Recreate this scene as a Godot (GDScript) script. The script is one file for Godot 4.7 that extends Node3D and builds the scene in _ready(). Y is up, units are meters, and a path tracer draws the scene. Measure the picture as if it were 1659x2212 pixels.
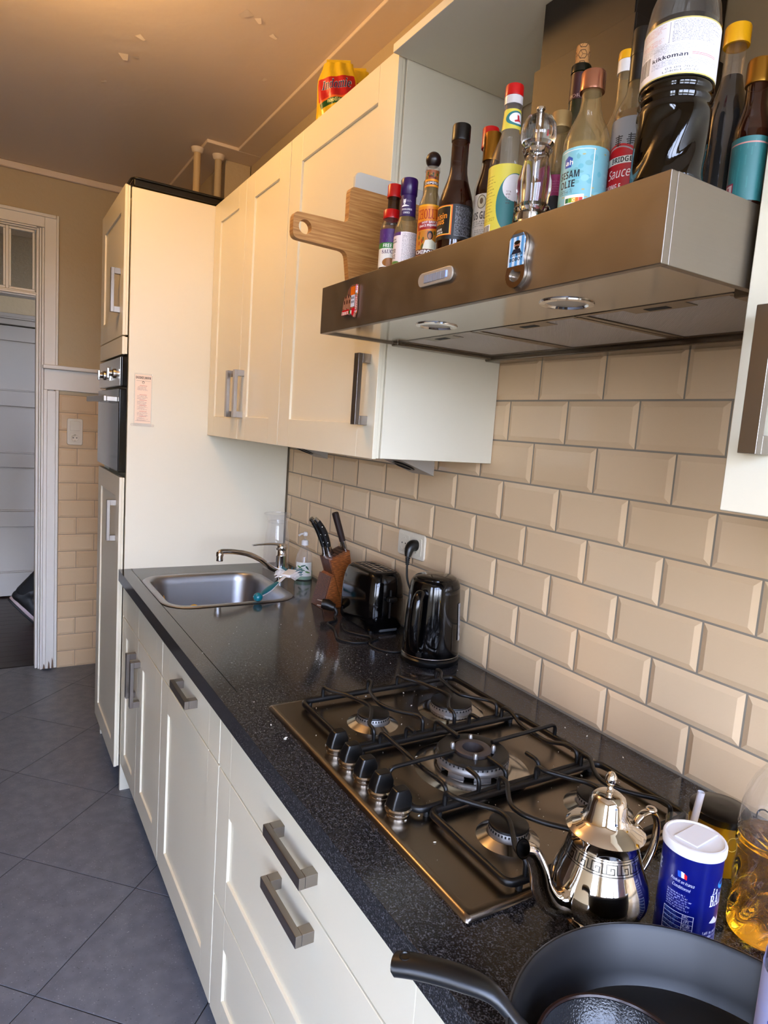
extends Node3D
# A narrow kitchen: tiled wall on the right at x = 0, far wall with a doorway at z = -3.02, window behind the viewer.
# x runs towards the tiled wall, z towards the viewer, y up; metres. Worktop at y = 0.96.

const CAM := Vector3(-1.1632, 1.59, 1.3193)
const TOP := 0.96
var mats := {}
var taken := {}
var rng := RandomNumberGenerator.new()
var tex := {}
var fonts := {}


# ---------------------------------------------------------------- mesh building
class MB:
	var v := PackedVector3Array()
	var n := PackedVector3Array()
	var uv := PackedVector2Array()
	var idx := PackedInt32Array()

	func tri(a: Vector3, b: Vector3, c: Vector3, na: Vector3, nb: Vector3, nc: Vector3, ua := Vector2.ZERO, ub := Vector2.ZERO, uc := Vector2.ZERO) -> void:
		var g := (c - a).cross(b - a)
		var k := v.size()
		if g.dot(na + nb + nc) < 0.0:
			v.append_array([a, c, b]); n.append_array([na, nc, nb]); uv.append_array([ua, uc, ub])
		else:
			v.append_array([a, b, c]); n.append_array([na, nb, nc]); uv.append_array([ua, ub, uc])
		idx.append_array([k, k + 1, k + 2])

	func quad(a: Vector3, b: Vector3, c: Vector3, d: Vector3, na: Vector3, nb: Vector3, nc: Vector3, nd: Vector3, u := [Vector2(0, 0), Vector2(1, 0), Vector2(1, 1), Vector2(0, 1)]) -> void:
		tri(a, b, c, na, nb, nc, u[0], u[1], u[2])
		tri(a, c, d, na, nc, nd, u[0], u[2], u[3])

	func flat(a: Vector3, b: Vector3, c: Vector3, d: Vector3, m: Vector3, u := [Vector2(0, 0), Vector2(1, 0), Vector2(1, 1), Vector2(0, 1)]) -> void:
		quad(a, b, c, d, m, m, m, m, u)

	# box between two corners with rounded-looking chamfers
	func box(lo: Vector3, hi: Vector3, b := 0.0015, xf := Transform3D()) -> MB:
		var c := (lo + hi) * 0.5
		var h := (hi - lo) * 0.5
		b = minf(b, minf(h.x, minf(h.y, h.z)) * 0.98)
		var ax := [Vector3.RIGHT, Vector3.UP, Vector3.BACK]
		for i in 3:
			var j := (i + 1) % 3
			var k := (i + 2) % 3
			for s in [-1.0, 1.0]:
				var nn: Vector3 = ax[i] * s
				var o: Vector3 = c + nn * h[i]
				var p: Vector3 = ax[j] * (h[j] - b)
				var q: Vector3 = ax[k] * (h[k] - b)
				var m: Vector3 = xf.basis * nn
				flat(xf * (o - p - q), xf * (o + p - q), xf * (o + p + q), xf * (o - p + q), m.normalized())
		if b > 0.0:
			for i in 3:
				var j := (i + 1) % 3
				var k := (i + 2) % 3
				for sj in [-1.0, 1.0]:
					for sk in [-1.0, 1.0]:
						var nj: Vector3 = ax[j] * sj
						var nk: Vector3 = ax[k] * sk
						var a0: Vector3 = c + nj * h[j] + nk * (h[k] - b)
						var a1: Vector3 = c + nj * (h[j] - b) + nk * h[k]
						var e: Vector3 = ax[i] * (h[i] - b)
						var mj: Vector3 = (xf.basis * nj).normalized()
						var mk: Vector3 = (xf.basis * nk).normalized()
						quad(xf * (a0 - e), xf * (a0 + e), xf * (a1 + e), xf * (a1 - e), mj, mj, mk, mk)
			for sx in [-1.0, 1.0]:
				for sy in [-1.0, 1.0]:
					for sz in [-1.0, 1.0]:
						var s := Vector3(sx, sy, sz)
						var d := h - Vector3.ONE * b
						tri(xf * (c + Vector3(h.x, d.y, d.z) * s), xf * (c + Vector3(d.x, h.y, d.z) * s), xf * (c + Vector3(d.x, d.y, h.z) * s),
							(xf.basis * Vector3(sx, 0, 0)).normalized(), (xf.basis * Vector3(0, sy, 0)).normalized(), (xf.basis * Vector3(0, 0, sz)).normalized())
		return self

	# surface of revolution about the local y axis; profile of (radius, height)
	func lathe(pr: Array, segs := 32, at := Vector3.ZERO, a0 := 0.0, a1 := TAU, crease := 0.75, sx := 1.0, sz := 1.0) -> MB:
		var m := pr.size()
		var sn := []
		for i in m - 1:
			var d: Vector2 = pr[i + 1] - pr[i]
			sn.append(Vector2(d.y, -d.x).normalized())
		var length := [0.0]
		for i in m - 1:
			length.append(length[i] + pr[i].distance_to(pr[i + 1]))
		for i in m - 1:
			var n0: Vector2 = sn[i]
			var n1: Vector2 = sn[i]
			if i > 0 and sn[i - 1].dot(sn[i]) > crease:
				n0 = (sn[i - 1] + sn[i]).normalized()
			if i < m - 2 and sn[i + 1].dot(sn[i]) > crease:
				n1 = (sn[i + 1] + sn[i]).normalized()
			for k in segs:
				var t0 := a0 + (a1 - a0) * k / segs
				var t1 := a0 + (a1 - a0) * (k + 1) / segs
				var c0 := Vector3(cos(t0) * sx, 0, sin(t0) * sz)
				var c1 := Vector3(cos(t1) * sx, 0, sin(t1) * sz)
				var p: Vector2 = pr[i]
				var q: Vector2 = pr[i + 1]
				var u0 := 1.0 - float(k) / segs
				var u1 := 1.0 - float(k + 1) / segs
				var w0: float = 1.0 - length[i] / length[m - 1]
				var w1: float = 1.0 - length[i + 1] / length[m - 1]
				var P0 := at + c0 * p.x + Vector3.UP * p.y
				var P1 := at + c1 * p.x + Vector3.UP * p.y
				var Q0 := at + c0 * q.x + Vector3.UP * q.y
				var Q1 := at + c1 * q.x + Vector3.UP * q.y
				var e0 := Vector3(cos(t0) / sx, 0, sin(t0) / sz).normalized()
				var e1 := Vector3(cos(t1) / sx, 0, sin(t1) / sz).normalized()
				var N00 := e0 * n0.x + Vector3.UP * n0.y
				var N10 := e1 * n0.x + Vector3.UP * n0.y
				var N01 := e0 * n1.x + Vector3.UP * n1.y
				var N11 := e1 * n1.x + Vector3.UP * n1.y
				if p.x > 1e-6:
					tri(P0, P1, Q1, N00, N10, N11, Vector2(u0, w0), Vector2(u1, w0), Vector2(u1, w1))
				if q.x > 1e-6:
					tri(P0, Q1, Q0, N00, N11, N01, Vector2(u0, w0), Vector2(u1, w1), Vector2(u0, w1))
		return self

	# tube along points; radius a number or an array; flat < 1 squashes the second axis
	func tube(pts: Array, rad, segs := 8, closed := false, squash := 1.0, up0 := Vector3.ZERO, cap_end := true) -> MB:
		var m := pts.size()
		var rings := []
		var up := up0
		var tangents := []
		for i in m:
			var a: Vector3 = pts[(i - 1 + m) % m] if closed or i > 0 else pts[i]
			var b: Vector3 = pts[(i + 1) % m] if closed or i < m - 1 else pts[i]
			tangents.append((b - a).normalized())
		if up == Vector3.ZERO:
			up = Vector3.UP if absf(tangents[0].y) < 0.9 else Vector3.RIGHT
		for i in m:
			var t: Vector3 = tangents[i]
			up = (up - t * up.dot(t)).normalized()
			var side := t.cross(up).normalized()
			var r: float = rad[i] if rad is Array else rad
			var ring := []
			for k in segs:
				var ph := TAU * (k + 0.5) / segs
				ring.append([pts[i] + side * cos(ph) * r + up * sin(ph) * r * squash, (side * cos(ph) * squash + up * sin(ph)).normalized()])
			rings.append(ring)
		for i in (m if closed else m - 1):
			var A: Array = rings[i]
			var B: Array = rings[(i + 1) % m]
			for k in segs:
				var l := (k + 1) % segs
				var uu := [Vector2(float(k) / segs, float(i) / m), Vector2(float(k + 1) / segs, float(i) / m), Vector2(float(k + 1) / segs, float(i + 1) / m), Vector2(float(k) / segs, float(i + 1) / m)]
				quad(A[k][0], A[l][0], B[l][0], B[k][0], A[k][1], A[l][1], B[l][1], B[k][1], uu)
		if not closed:
			for e in ([0, m - 1] if cap_end else [0]):
				var nn: Vector3 = tangents[e] * (-1.0 if e == 0 else 1.0)
				for k in segs:
					tri(pts[e], rings[e][k][0], rings[e][(k + 1) % segs][0], nn, nn, nn)
		return self

	# polygon in the xy plane of xf, from z0 to z1, edges chamfered by b
	func prism(poly: PackedVector2Array, z0: float, z1: float, xf := Transform3D(), b := 0.0, smooth := false) -> MB:
		var m := poly.size()
		var area := 0.0
		for i in m:
			area += poly[i].cross(poly[(i + 1) % m])
		var sgn := 1.0 if area > 0 else -1.0
		var en := []
		for i in m:
			var d := poly[(i + 1) % m] - poly[i]
			en.append(Vector2(d.y, -d.x).normalized() * sgn)
		var inner := PackedVector2Array()
		for i in m:
			var a: Vector2 = en[(i - 1 + m) % m]
			var c: Vector2 = en[i]
			var k := (a + c)
			inner.append(poly[i] - k / maxf(0.3, 1.0 + a.dot(c)) * b)
		var tri_i := Geometry2D.triangulate_polygon(inner)
		var lo := poly[0]
		var hi := poly[0]
		for p in poly:
			lo = lo.min(p); hi = hi.max(p)
		var sz := hi - lo
		for e in [[z0, -1.0], [z1, 1.0]]:
			var nn: Vector3 = (xf.basis * Vector3(0, 0, e[1] * signf(z1 - z0))).normalized()
			for t in range(0, tri_i.size(), 3):
				var q := []
				var u := []
				for k in 3:
					var p := inner[tri_i[t + k]]
					q.append(xf * Vector3(p.x, p.y, e[0]))
					u.append(Vector2((p.x - lo.x) / sz.x, 1.0 - (p.y - lo.y) / sz.y))
				tri(q[0], q[1], q[2], nn, nn, nn, u[0], u[1], u[2])
		var zs := signf(z1 - z0)
		for i in m:
			var j := (i + 1) % m
			var n0 := Vector3(en[i].x, en[i].y, 0)
			var n1 := n0
			if smooth:
				var a: Vector2 = (en[(i - 1 + m) % m] + en[i]).normalized()
				var c: Vector2 = (en[i] + en[j]).normalized()
				if en[(i - 1 + m) % m].dot(en[i]) > 0.7: n0 = Vector3(a.x, a.y, 0)
				if en[j].dot(en[i]) > 0.7: n1 = Vector3(c.x, c.y, 0)
			var m0 := (xf.basis * n0).normalized()
			var m1 := (xf.basis * n1).normalized()
			var P := poly[i]
			var Q := poly[j]
			quad(xf * Vector3(P.x, P.y, z0 + b * zs), xf * Vector3(Q.x, Q.y, z0 + b * zs), xf * Vector3(Q.x, Q.y, z1 - b * zs), xf * Vector3(P.x, P.y, z1 - b * zs), m0, m1, m1, m0)
			if b > 0.0:
				for e in [[z0, z0 + b * zs, -1.0], [z1, z1 - b * zs, 1.0]]:
					var nn: Vector3 = (xf.basis * Vector3(0, 0, e[2] * zs)).normalized()
					var pi := inner[i]
					var qi := inner[j]
					quad(xf * Vector3(P.x, P.y, e[1]), xf * Vector3(Q.x, Q.y, e[1]), xf * Vector3(qi.x, qi.y, e[0]), xf * Vector3(pi.x, pi.y, e[0]), m0, m1, nn, nn)
		return self

	# closed rings of points joined smoothly; caps close the ends
	func loft(rings: Array, cap0 := true, cap1 := true, crease := 0.5) -> MB:
		var m := rings.size()
		var k := (rings[0] as Array).size()
		var fn := []
		for i in m - 1:
			var row := []
			for j in k:
				var l := (j + 1) % k
				var g: Vector3 = (rings[i + 1][l] - rings[i][j]).cross(rings[i + 1][j] - rings[i][l])
				row.append(g.normalized())
			fn.append(row)
		# orient outward
		var ctr := Vector3.ZERO
		for p in rings[m / 2]:
			ctr += p
		ctr /= k
		var vote := 0.0
		for j in k:
			vote += fn[mini(m / 2, m - 2)][j].dot(rings[m / 2][j] - ctr)
		var sg := 1.0 if vote > 0 else -1.0
		for i in m - 1:
			for j in k:
				var l := (j + 1) % k
				var f: Vector3 = fn[i][j]
				var ns := []
				for cc in [[i, j, -1, -1], [i, l, -1, 1], [i + 1, l, 1, 1], [i + 1, j, 1, -1]]:
					var s := f
					var i2: int = i + cc[2]
					var j2: int = (j + cc[3] + k) % k
					if i2 >= 0 and i2 < m - 1:
						if fn[i2][j].dot(f) > crease: s += fn[i2][j]
						if fn[i2][j2].dot(f) > crease: s += fn[i2][j2]
					if fn[i][j2].dot(f) > crease: s += fn[i][j2]
					ns.append(s.normalized() * sg)
				var u := [Vector2(1.0 - float(j) / k, 1.0 - float(i) / (m - 1)), Vector2(1.0 - float(j + 1) / k, 1.0 - float(i) / (m - 1)), Vector2(1.0 - float(j + 1) / k, 1.0 - float(i + 1) / (m - 1)), Vector2(1.0 - float(j) / k, 1.0 - float(i + 1) / (m - 1))]
				quad(rings[i][j], rings[i][l], rings[i + 1][l], rings[i + 1][j], ns[0], ns[1], ns[2], ns[3], u)
		for e in [[0, cap0, 1], [m - 1, cap1, m - 2]]:
			if e[1]:
				var c := Vector3.ZERO
				var c2 := Vector3.ZERO
				for p in rings[e[0]]: c += p
				for p in rings[e[2]]: c2 += p
				c /= k
				c2 /= k
				for j in k:
					var l := (j + 1) % k
					var g: Vector3 = (rings[e[0]][j] - c).cross(rings[e[0]][l] - c).normalized()
					if g.dot(c - c2) < 0: g = -g
					tri(c, rings[e[0]][j], rings[e[0]][l], g, g, g)
		return self

	func ball(at: Vector3, r: Vector3, segs := 20, rows := 12) -> MB:
		var pr := []
		for i in rows + 1:
			var a := -PI / 2 + PI * i / rows
			pr.append(Vector2(cos(a), sin(a)))
		var s := MB.new()
		s.lathe(pr, segs)
		for i in s.v.size():
			v.append(at + s.v[i] * r)
			n.append((s.n[i] / r).normalized())
			uv.append(s.uv[i])
		var k := idx.size()
		for i in s.idx.size():
			idx.append(s.idx[i] + v.size() - s.v.size())
		return self

	func join(o: MB, xf := Transform3D()) -> MB:
		var k := v.size()
		for i in o.v.size():
			v.append(xf * o.v[i])
			n.append((xf.basis * o.n[i]).normalized())
			uv.append(o.uv[i])
		for i in o.idx:
			idx.append(i + k)
		return self

	func mesh() -> ArrayMesh:
		var a := []
		a.resize(Mesh.ARRAY_MAX)
		a[Mesh.ARRAY_VERTEX] = v
		a[Mesh.ARRAY_NORMAL] = n
		a[Mesh.ARRAY_TEX_UV] = uv
		a[Mesh.ARRAY_INDEX] = idx
		var m := ArrayMesh.new()
		m.add_surface_from_arrays(Mesh.PRIMITIVE_TRIANGLES, a)
		return m


func V(x: float, y: float, z: float) -> Vector3:
	return Vector3(x, y, z)


func mb() -> MB:
	return MB.new()


# corners of a path rounded to radius r
func rounded(pts: Array, r: float, steps := 5, closed := false) -> Array:
	var out := []
	var m := pts.size()
	for i in m:
		if not closed and (i == 0 or i == m - 1):
			out.append(pts[i])
			continue
		var p: Vector3 = pts[i]
		var a: Vector3 = pts[(i - 1 + m) % m] - p
		var b: Vector3 = pts[(i + 1) % m] - p
		var d := minf(r, minf(a.length(), b.length()) * 0.48)
		var p0 := p + a.normalized() * d
		var p1 := p + b.normalized() * d
		for k in steps + 1:
			var t := float(k) / steps
			out.append(p0.lerp(p, t).lerp(p.lerp(p1, t), t))
	return out


func spline(pts: Array, steps := 6) -> Array:
	var c := Curve3D.new()
	var m := pts.size()
	for i in m:
		var a: Vector3 = pts[maxi(i - 1, 0)]
		var b: Vector3 = pts[mini(i + 1, m - 1)]
		var t := (b - a) / 6.0
		c.add_point(pts[i], -t, t)
	var out := []
	for i in m - 1:
		for k in steps:
			out.append(c.sample(i, float(k) / steps))
	out.append(pts[m - 1])
	return out


func rrect(w: float, d: float, r: float, k := 5) -> PackedVector2Array:
	var out := PackedVector2Array()
	for q in 4:
		var cx := (w / 2 - r) * (1 if q == 0 or q == 3 else -1)
		var cy := (d / 2 - r) * (1 if q < 2 else -1)
		for i in k + 1:
			var a := PI / 2 * (q + float(i) / k)
			out.append(Vector2(cx + cos(a) * r, cy + sin(a) * r))
	return out


# label patch on a round bottle: centred on angle a, spanning s radians
func patch(r: float, y0: float, y1: float, a: float, s: float, r1 := -1.0, segs := 24) -> MB:
	var m := mb()
	if r1 < 0: r1 = r
	var slope := (r - r1) / (y1 - y0)
	for k in segs:
		var t0 := a + s / 2 - s * k / segs
		var t1 := a + s / 2 - s * (k + 1) / segs
		var c0 := V(cos(t0), 0, sin(t0))
		var c1 := V(cos(t1), 0, sin(t1))
		var n0 := (c0 + Vector3.UP * slope).normalized()
		var n1 := (c1 + Vector3.UP * slope).normalized()
		var u0 := float(k) / segs
		var u1 := float(k + 1) / segs
		m.quad(c0 * r + Vector3.UP * y0, c1 * r + Vector3.UP * y0, c1 * r1 + Vector3.UP * y1, c0 * r1 + Vector3.UP * y1, n0, n1, n1, n0, [Vector2(u0, 1), Vector2(u1, 1), Vector2(u1, 0), Vector2(u0, 0)])
	return m


# ---------------------------------------------------------------- nodes
func numbered(called: String) -> String:
	if not taken.has(called):
		taken[called] = 0
		return called
	taken[called] += 1
	return "%s_%03d" % [called, taken[called]]


func put(called: String, m, material: Material, parent: Node = self, at := Vector3.ZERO) -> MeshInstance3D:
	var o := MeshInstance3D.new()
	o.name = numbered(called) if parent == self else called
	o.mesh = m.mesh() if m is MB else m
	o.material_override = material
	o.position = at
	parent.add_child(o, true)
	return o


func thing(called: String, label: String, category: String, at := Vector3.ZERO, turn := 0.0, group := "") -> Node3D:
	var o := Node3D.new()
	o.name = numbered(called)
	add_child(o)
	o.position = at
	o.rotation.y = turn
	tag(o, label, category, group)
	return o


func tag(o: Node, label: String, category := "", group := "", kind := "") -> Node:
	if label: o.set_meta("label", label)
	if category: o.set_meta("category", category)
	if group: o.set_meta("group", group)
	if kind: o.set_meta("kind", kind)
	return o


func structure(o: Node, label := "") -> Node:
	o.set_meta("kind", "structure")
	if label: o.set_meta("label", label)
	return o


func base(called: String) -> Node3D:
	var o := Node3D.new()
	o.name = numbered(called)
	add_child(o)
	return o


# ---------------------------------------------------------------- materials
func mat(key: String, c: Color, rough := 0.5, metal := 0.0, opt := {}) -> StandardMaterial3D:
	if mats.has(key):
		return mats[key]
	var m := StandardMaterial3D.new()
	m.resource_name = key
	m.albedo_color = c
	m.roughness = rough
	m.metallic = metal
	for k in opt:
		m.set(k, opt[k])
	mats[key] = m
	return m


func glass(key: String, c: Color, alpha := 0.12, rough := 0.03) -> StandardMaterial3D:
	return mat(key, Color(c.r, c.g, c.b, alpha), rough, 0.0, {"transparency": BaseMaterial3D.TRANSPARENCY_ALPHA})


func solid_glass(key: String, c: Color, scale := 0.05, rough := 0.0) -> StandardMaterial3D:
	return mat(key, Color(c.r, c.g, c.b, 0.0), rough, 0.0, {"transparency": BaseMaterial3D.TRANSPARENCY_ALPHA, "refraction_enabled": true, "refraction_scale": scale})


func triplanar(m: StandardMaterial3D, scale: Vector3, world := true) -> StandardMaterial3D:
	m.uv1_triplanar = true
	m.uv1_world_triplanar = world
	m.uv1_scale = scale
	m.uv1_triplanar_sharpness = 4.0
	return m


func noise_image(size: int, freq: float, octaves := 4, s := 1, kind := FastNoiseLite.TYPE_SIMPLEX_SMOOTH) -> Image:
	var f := FastNoiseLite.new()
	f.noise_type = kind
	f.seed = s
	f.frequency = freq
	f.fractal_octaves = octaves
	return f.get_seamless_image(size, size, false, false, 0.15, true)


func ramp_image(src: Image, stops: Array) -> Image:
	var g := Gradient.new()
	g.offsets = PackedFloat32Array(stops.map(func(s): return s[0]))
	g.colors = PackedColorArray(stops.map(func(s): return s[1]))
	var lut := []
	for i in 256:
		lut.append(g.sample(i / 255.0))
	var out := Image.create_empty(src.get_width(), src.get_height(), false, Image.FORMAT_RGB8)
	for y in src.get_height():
		for x in src.get_width():
			out.set_pixel(x, y, lut[int(src.get_pixel(x, y).r * 255.0)])
	return out


func stretched(size: int, fx: float, fy: float, s: int, octaves := 4) -> Image:
	var f := FastNoiseLite.new()
	f.noise_type = FastNoiseLite.TYPE_SIMPLEX_SMOOTH
	f.seed = s
	f.frequency = 1.0
	f.fractal_octaves = octaves
	var im := Image.create_empty(size, size, false, Image.FORMAT_RGB8)
	for y in size:
		for x in size:
			var wx := float(x) / size
			var a := f.get_noise_2d(x * fx, y * fy)
			var b := f.get_noise_2d((x - size) * fx, y * fy)
			var t := clampf((wx - 0.8) / 0.2, 0, 1)
			var q := clampf(0.5 + 0.8 * lerpf(a, b, t), 0, 1)
			im.set_pixel(x, y, Color(q, q, q))
	return im


func tx(im: Image) -> ImageTexture:
	return ImageTexture.create_from_image(im)


# ---------------------------------------------------------------- print on labels
func font(bold: bool, serif := false) -> Font:
	var k := "%s%s" % [bold, serif]
	if not fonts.has(k):
		var f := SystemFont.new()
		f.font_names = PackedStringArray(["Droid Serif" if serif else "Droid Sans"])
		f.font_weight = 700 if bold else 400
		fonts[k] = f
	return fonts[k]


# draws text with capital height h, its left end of the baseline at (x, y); ang turns it; fit > 0 squeezes it to that width
func write(im: Image, s: String, x: float, y: float, h: float, c: Color, bold := true, fit := 0.0, ang := 0.0, serif := false, slant := 0.0) -> float:
	var t := TextMesh.new()
	t.font = font(bold, serif)
	t.font_size = 64
	t.pixel_size = 1.0 / 46.0
	t.depth = 0.0
	t.horizontal_alignment = HORIZONTAL_ALIGNMENT_LEFT
	t.vertical_alignment = VERTICAL_ALIGNMENT_BOTTOM
	t.text = s
	var a := t.get_mesh_arrays()
	if a.is_empty() or a[0] == null or a[0].size() == 0:
		return 0.0
	var pv: PackedVector3Array = a[Mesh.ARRAY_VERTEX]
	var ix: PackedInt32Array = a[Mesh.ARRAY_INDEX]
	var lo := pv[0]
	var hi := pv[0]
	for p in pv:
		lo = lo.min(p); hi = hi.max(p)
	var low := 0.0
	var caps := s.to_upper() == s and not s.contains(",")
	if caps: low = lo.y
	else: low = hi.y - 1.0
	var kx := h
	if fit > 0.0: kx = fit / maxf(hi.x - lo.x, 0.01)
	var ca := cos(ang)
	var sa := sin(ang)
	var W := im.get_width()
	var H := im.get_height()
	for k in range(0, ix.size(), 3):
		var q := []
		for j in 3:
			var p := pv[ix[k + j]]
			var dx := (p.x - lo.x) * kx + (p.y - low) * h * slant
			var dy := -(p.y - low) * h
			q.append(Vector2(x + dx * ca - dy * sa, y + dx * sa + dy * ca))
		fill_tri(im, q[0], q[1], q[2], c, W, H)
	return (hi.x - lo.x) * kx


func fill_tri(im: Image, a: Vector2, b: Vector2, c: Vector2, col: Color, W: int, H: int) -> void:
	var x0 := maxi(0, int(floor(minf(a.x, minf(b.x, c.x)))))
	var x1 := mini(W - 1, int(ceil(maxf(a.x, maxf(b.x, c.x)))))
	var y0 := maxi(0, int(floor(minf(a.y, minf(b.y, c.y)))))
	var y1 := mini(H - 1, int(ceil(maxf(a.y, maxf(b.y, c.y)))))
	var d := (b - a).cross(c - a)
	if absf(d) < 1e-6:
		return
	for y in range(y0, y1 + 1):
		for x in range(x0, x1 + 1):
			var p := Vector2(x + 0.5, y + 0.5)
			var w0 := (b - p).cross(c - p) / d
			var w1 := (c - p).cross(a - p) / d
			var w2 := 1.0 - w0 - w1
			if w0 >= -0.02 and w1 >= -0.02 and w2 >= -0.02:
				im.set_pixel(x, y, col)


func poly_fill(im: Image, pts: PackedVector2Array, c: Color) -> void:
	var t := Geometry2D.triangulate_polygon(pts)
	for k in range(0, t.size(), 3):
		fill_tri(im, pts[t[k]], pts[t[k + 1]], pts[t[k + 2]], c, im.get_width(), im.get_height())


func ellipse(im: Image, cx: float, cy: float, rx: float, ry: float, c: Color) -> void:
	for y in range(maxi(0, int(cy - ry)), mini(im.get_height(), int(cy + ry) + 1)):
		for x in range(maxi(0, int(cx - rx)), mini(im.get_width(), int(cx + rx) + 1)):
			if pow((x + 0.5 - cx) / rx, 2) + pow((y + 0.5 - cy) / ry, 2) <= 1.0:
				im.set_pixel(x, y, c)


func rect(im: Image, x: float, y: float, w: float, h: float, c: Color) -> void:
	im.fill_rect(Rect2i(int(x), int(y), maxi(1, int(w)), maxi(1, int(h))), c)


# lines of fine print too small to read: strokes like letters, no words
func fine_print(im: Image, x: float, y: float, w: float, h: float, line: float, c: Color, thick := 0.5) -> void:
	var yy := y
	var xh := line * 0.55
	var cw := line * 0.36
	var st := maxf(1.0, line * 0.11 * (0.6 + thick))
	while yy < y + h:
		var xx := x
		var stop := x + w * rng.randf_range(0.65, 1.0)
		while xx < stop:
			for k in rng.randi_range(2, 9):
				if xx + cw > stop: break
				if rng.randf() < 0.75: rect(im, xx, yy - (xh * 0.35 if rng.randf() < 0.25 else 0.0), st, xh, c)
				if rng.randf() < 0.5: rect(im, xx + cw * 0.55, yy, st, xh, c)
				if rng.randf() < 0.45: rect(im, xx, yy, cw * 0.7, st, c)
				if rng.randf() < 0.45: rect(im, xx, yy + xh - st, cw * 0.7, st, c)
				xx += cw
			xx += cw * 0.8
		yy += line


func barcode(im: Image, x: float, y: float, w: float, h: float, c := Color.BLACK) -> void:
	var xx := x
	while xx < x + w:
		var l := float(rng.randi_range(1, 3))
		rect(im, xx, y, l, h, c)
		xx += l + rng.randi_range(1, 3)


func sheet(w: int, h: int, c: Color) -> Image:
	var im := Image.create_empty(w, h, false, Image.FORMAT_RGB8)
	im.fill(c)
	return im


func printed(key: String, im: Image, rough := 0.45) -> StandardMaterial3D:
	return mat(key, Color.WHITE, rough, 0.0, {"albedo_texture": tx(im), "texture_repeat": false})


# a part whose mesh is given in room coordinates, under a thing that is only moved, not turned
func pw(called: String, m, material: Material, parent: Node3D) -> MeshInstance3D:
	return put(called, m, material, parent, -parent.global_position)


func bx(x0: float, y0: float, z0: float, x1: float, y1: float, z1: float, b := 0.0015) -> MB:
	return mb().box(V(minf(x0, x1), minf(y0, y1), minf(z0, z1)), V(maxf(x0, x1), maxf(y0, y1), maxf(z0, z1)), b)


func _ready() -> void:
	rng.seed = 7
	view_and_light()
	make_materials()
	room()
	tiled_wall()
	far_wall()
	hall()
	tall_cabinet()
	base_cabinets()
	worktop_and_sink()
	wall_cabinets()
	cooker_hood()
	hob()
	shelf_bottles()
	on_worktop()
	near_things()
	small_things()


func view_and_light() -> void:
	var cam := Camera3D.new()
	cam.name = "camera"
	cam.fov = 75.88
	cam.near = 0.02
	cam.far = 100.0
	cam.position = CAM
	cam.basis = Basis.from_euler(V(-0.1229, -0.5473, 0.0703), EULER_ORDER_YXZ)
	add_child(cam)
	cam.current = true
	var env := Environment.new()
	var sky_mat := ProceduralSkyMaterial.new()
	sky_mat.sky_top_color = Color(0.68, 0.76, 0.93)
	sky_mat.sky_horizon_color = Color(0.89, 0.92, 0.98)
	sky_mat.ground_horizon_color = Color(0.6, 0.62, 0.64)
	sky_mat.ground_bottom_color = Color(0.42, 0.42, 0.42)
	sky_mat.sky_energy_multiplier = 4.2
	sky_mat.ground_energy_multiplier = 3.4
	var sky := Sky.new()
	sky.sky_material = sky_mat
	env.background_mode = Environment.BG_SKY
	env.sky = sky
	env.tonemap_mode = Environment.TONE_MAPPER_LINEAR
	env.tonemap_exposure = 1.0
	env.sdfgi_enabled = true
	env.ssao_enabled = true
	env.ssil_enabled = true
	var we := WorldEnvironment.new()
	we.name = "world_environment"
	we.environment = env
	add_child(we)


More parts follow.
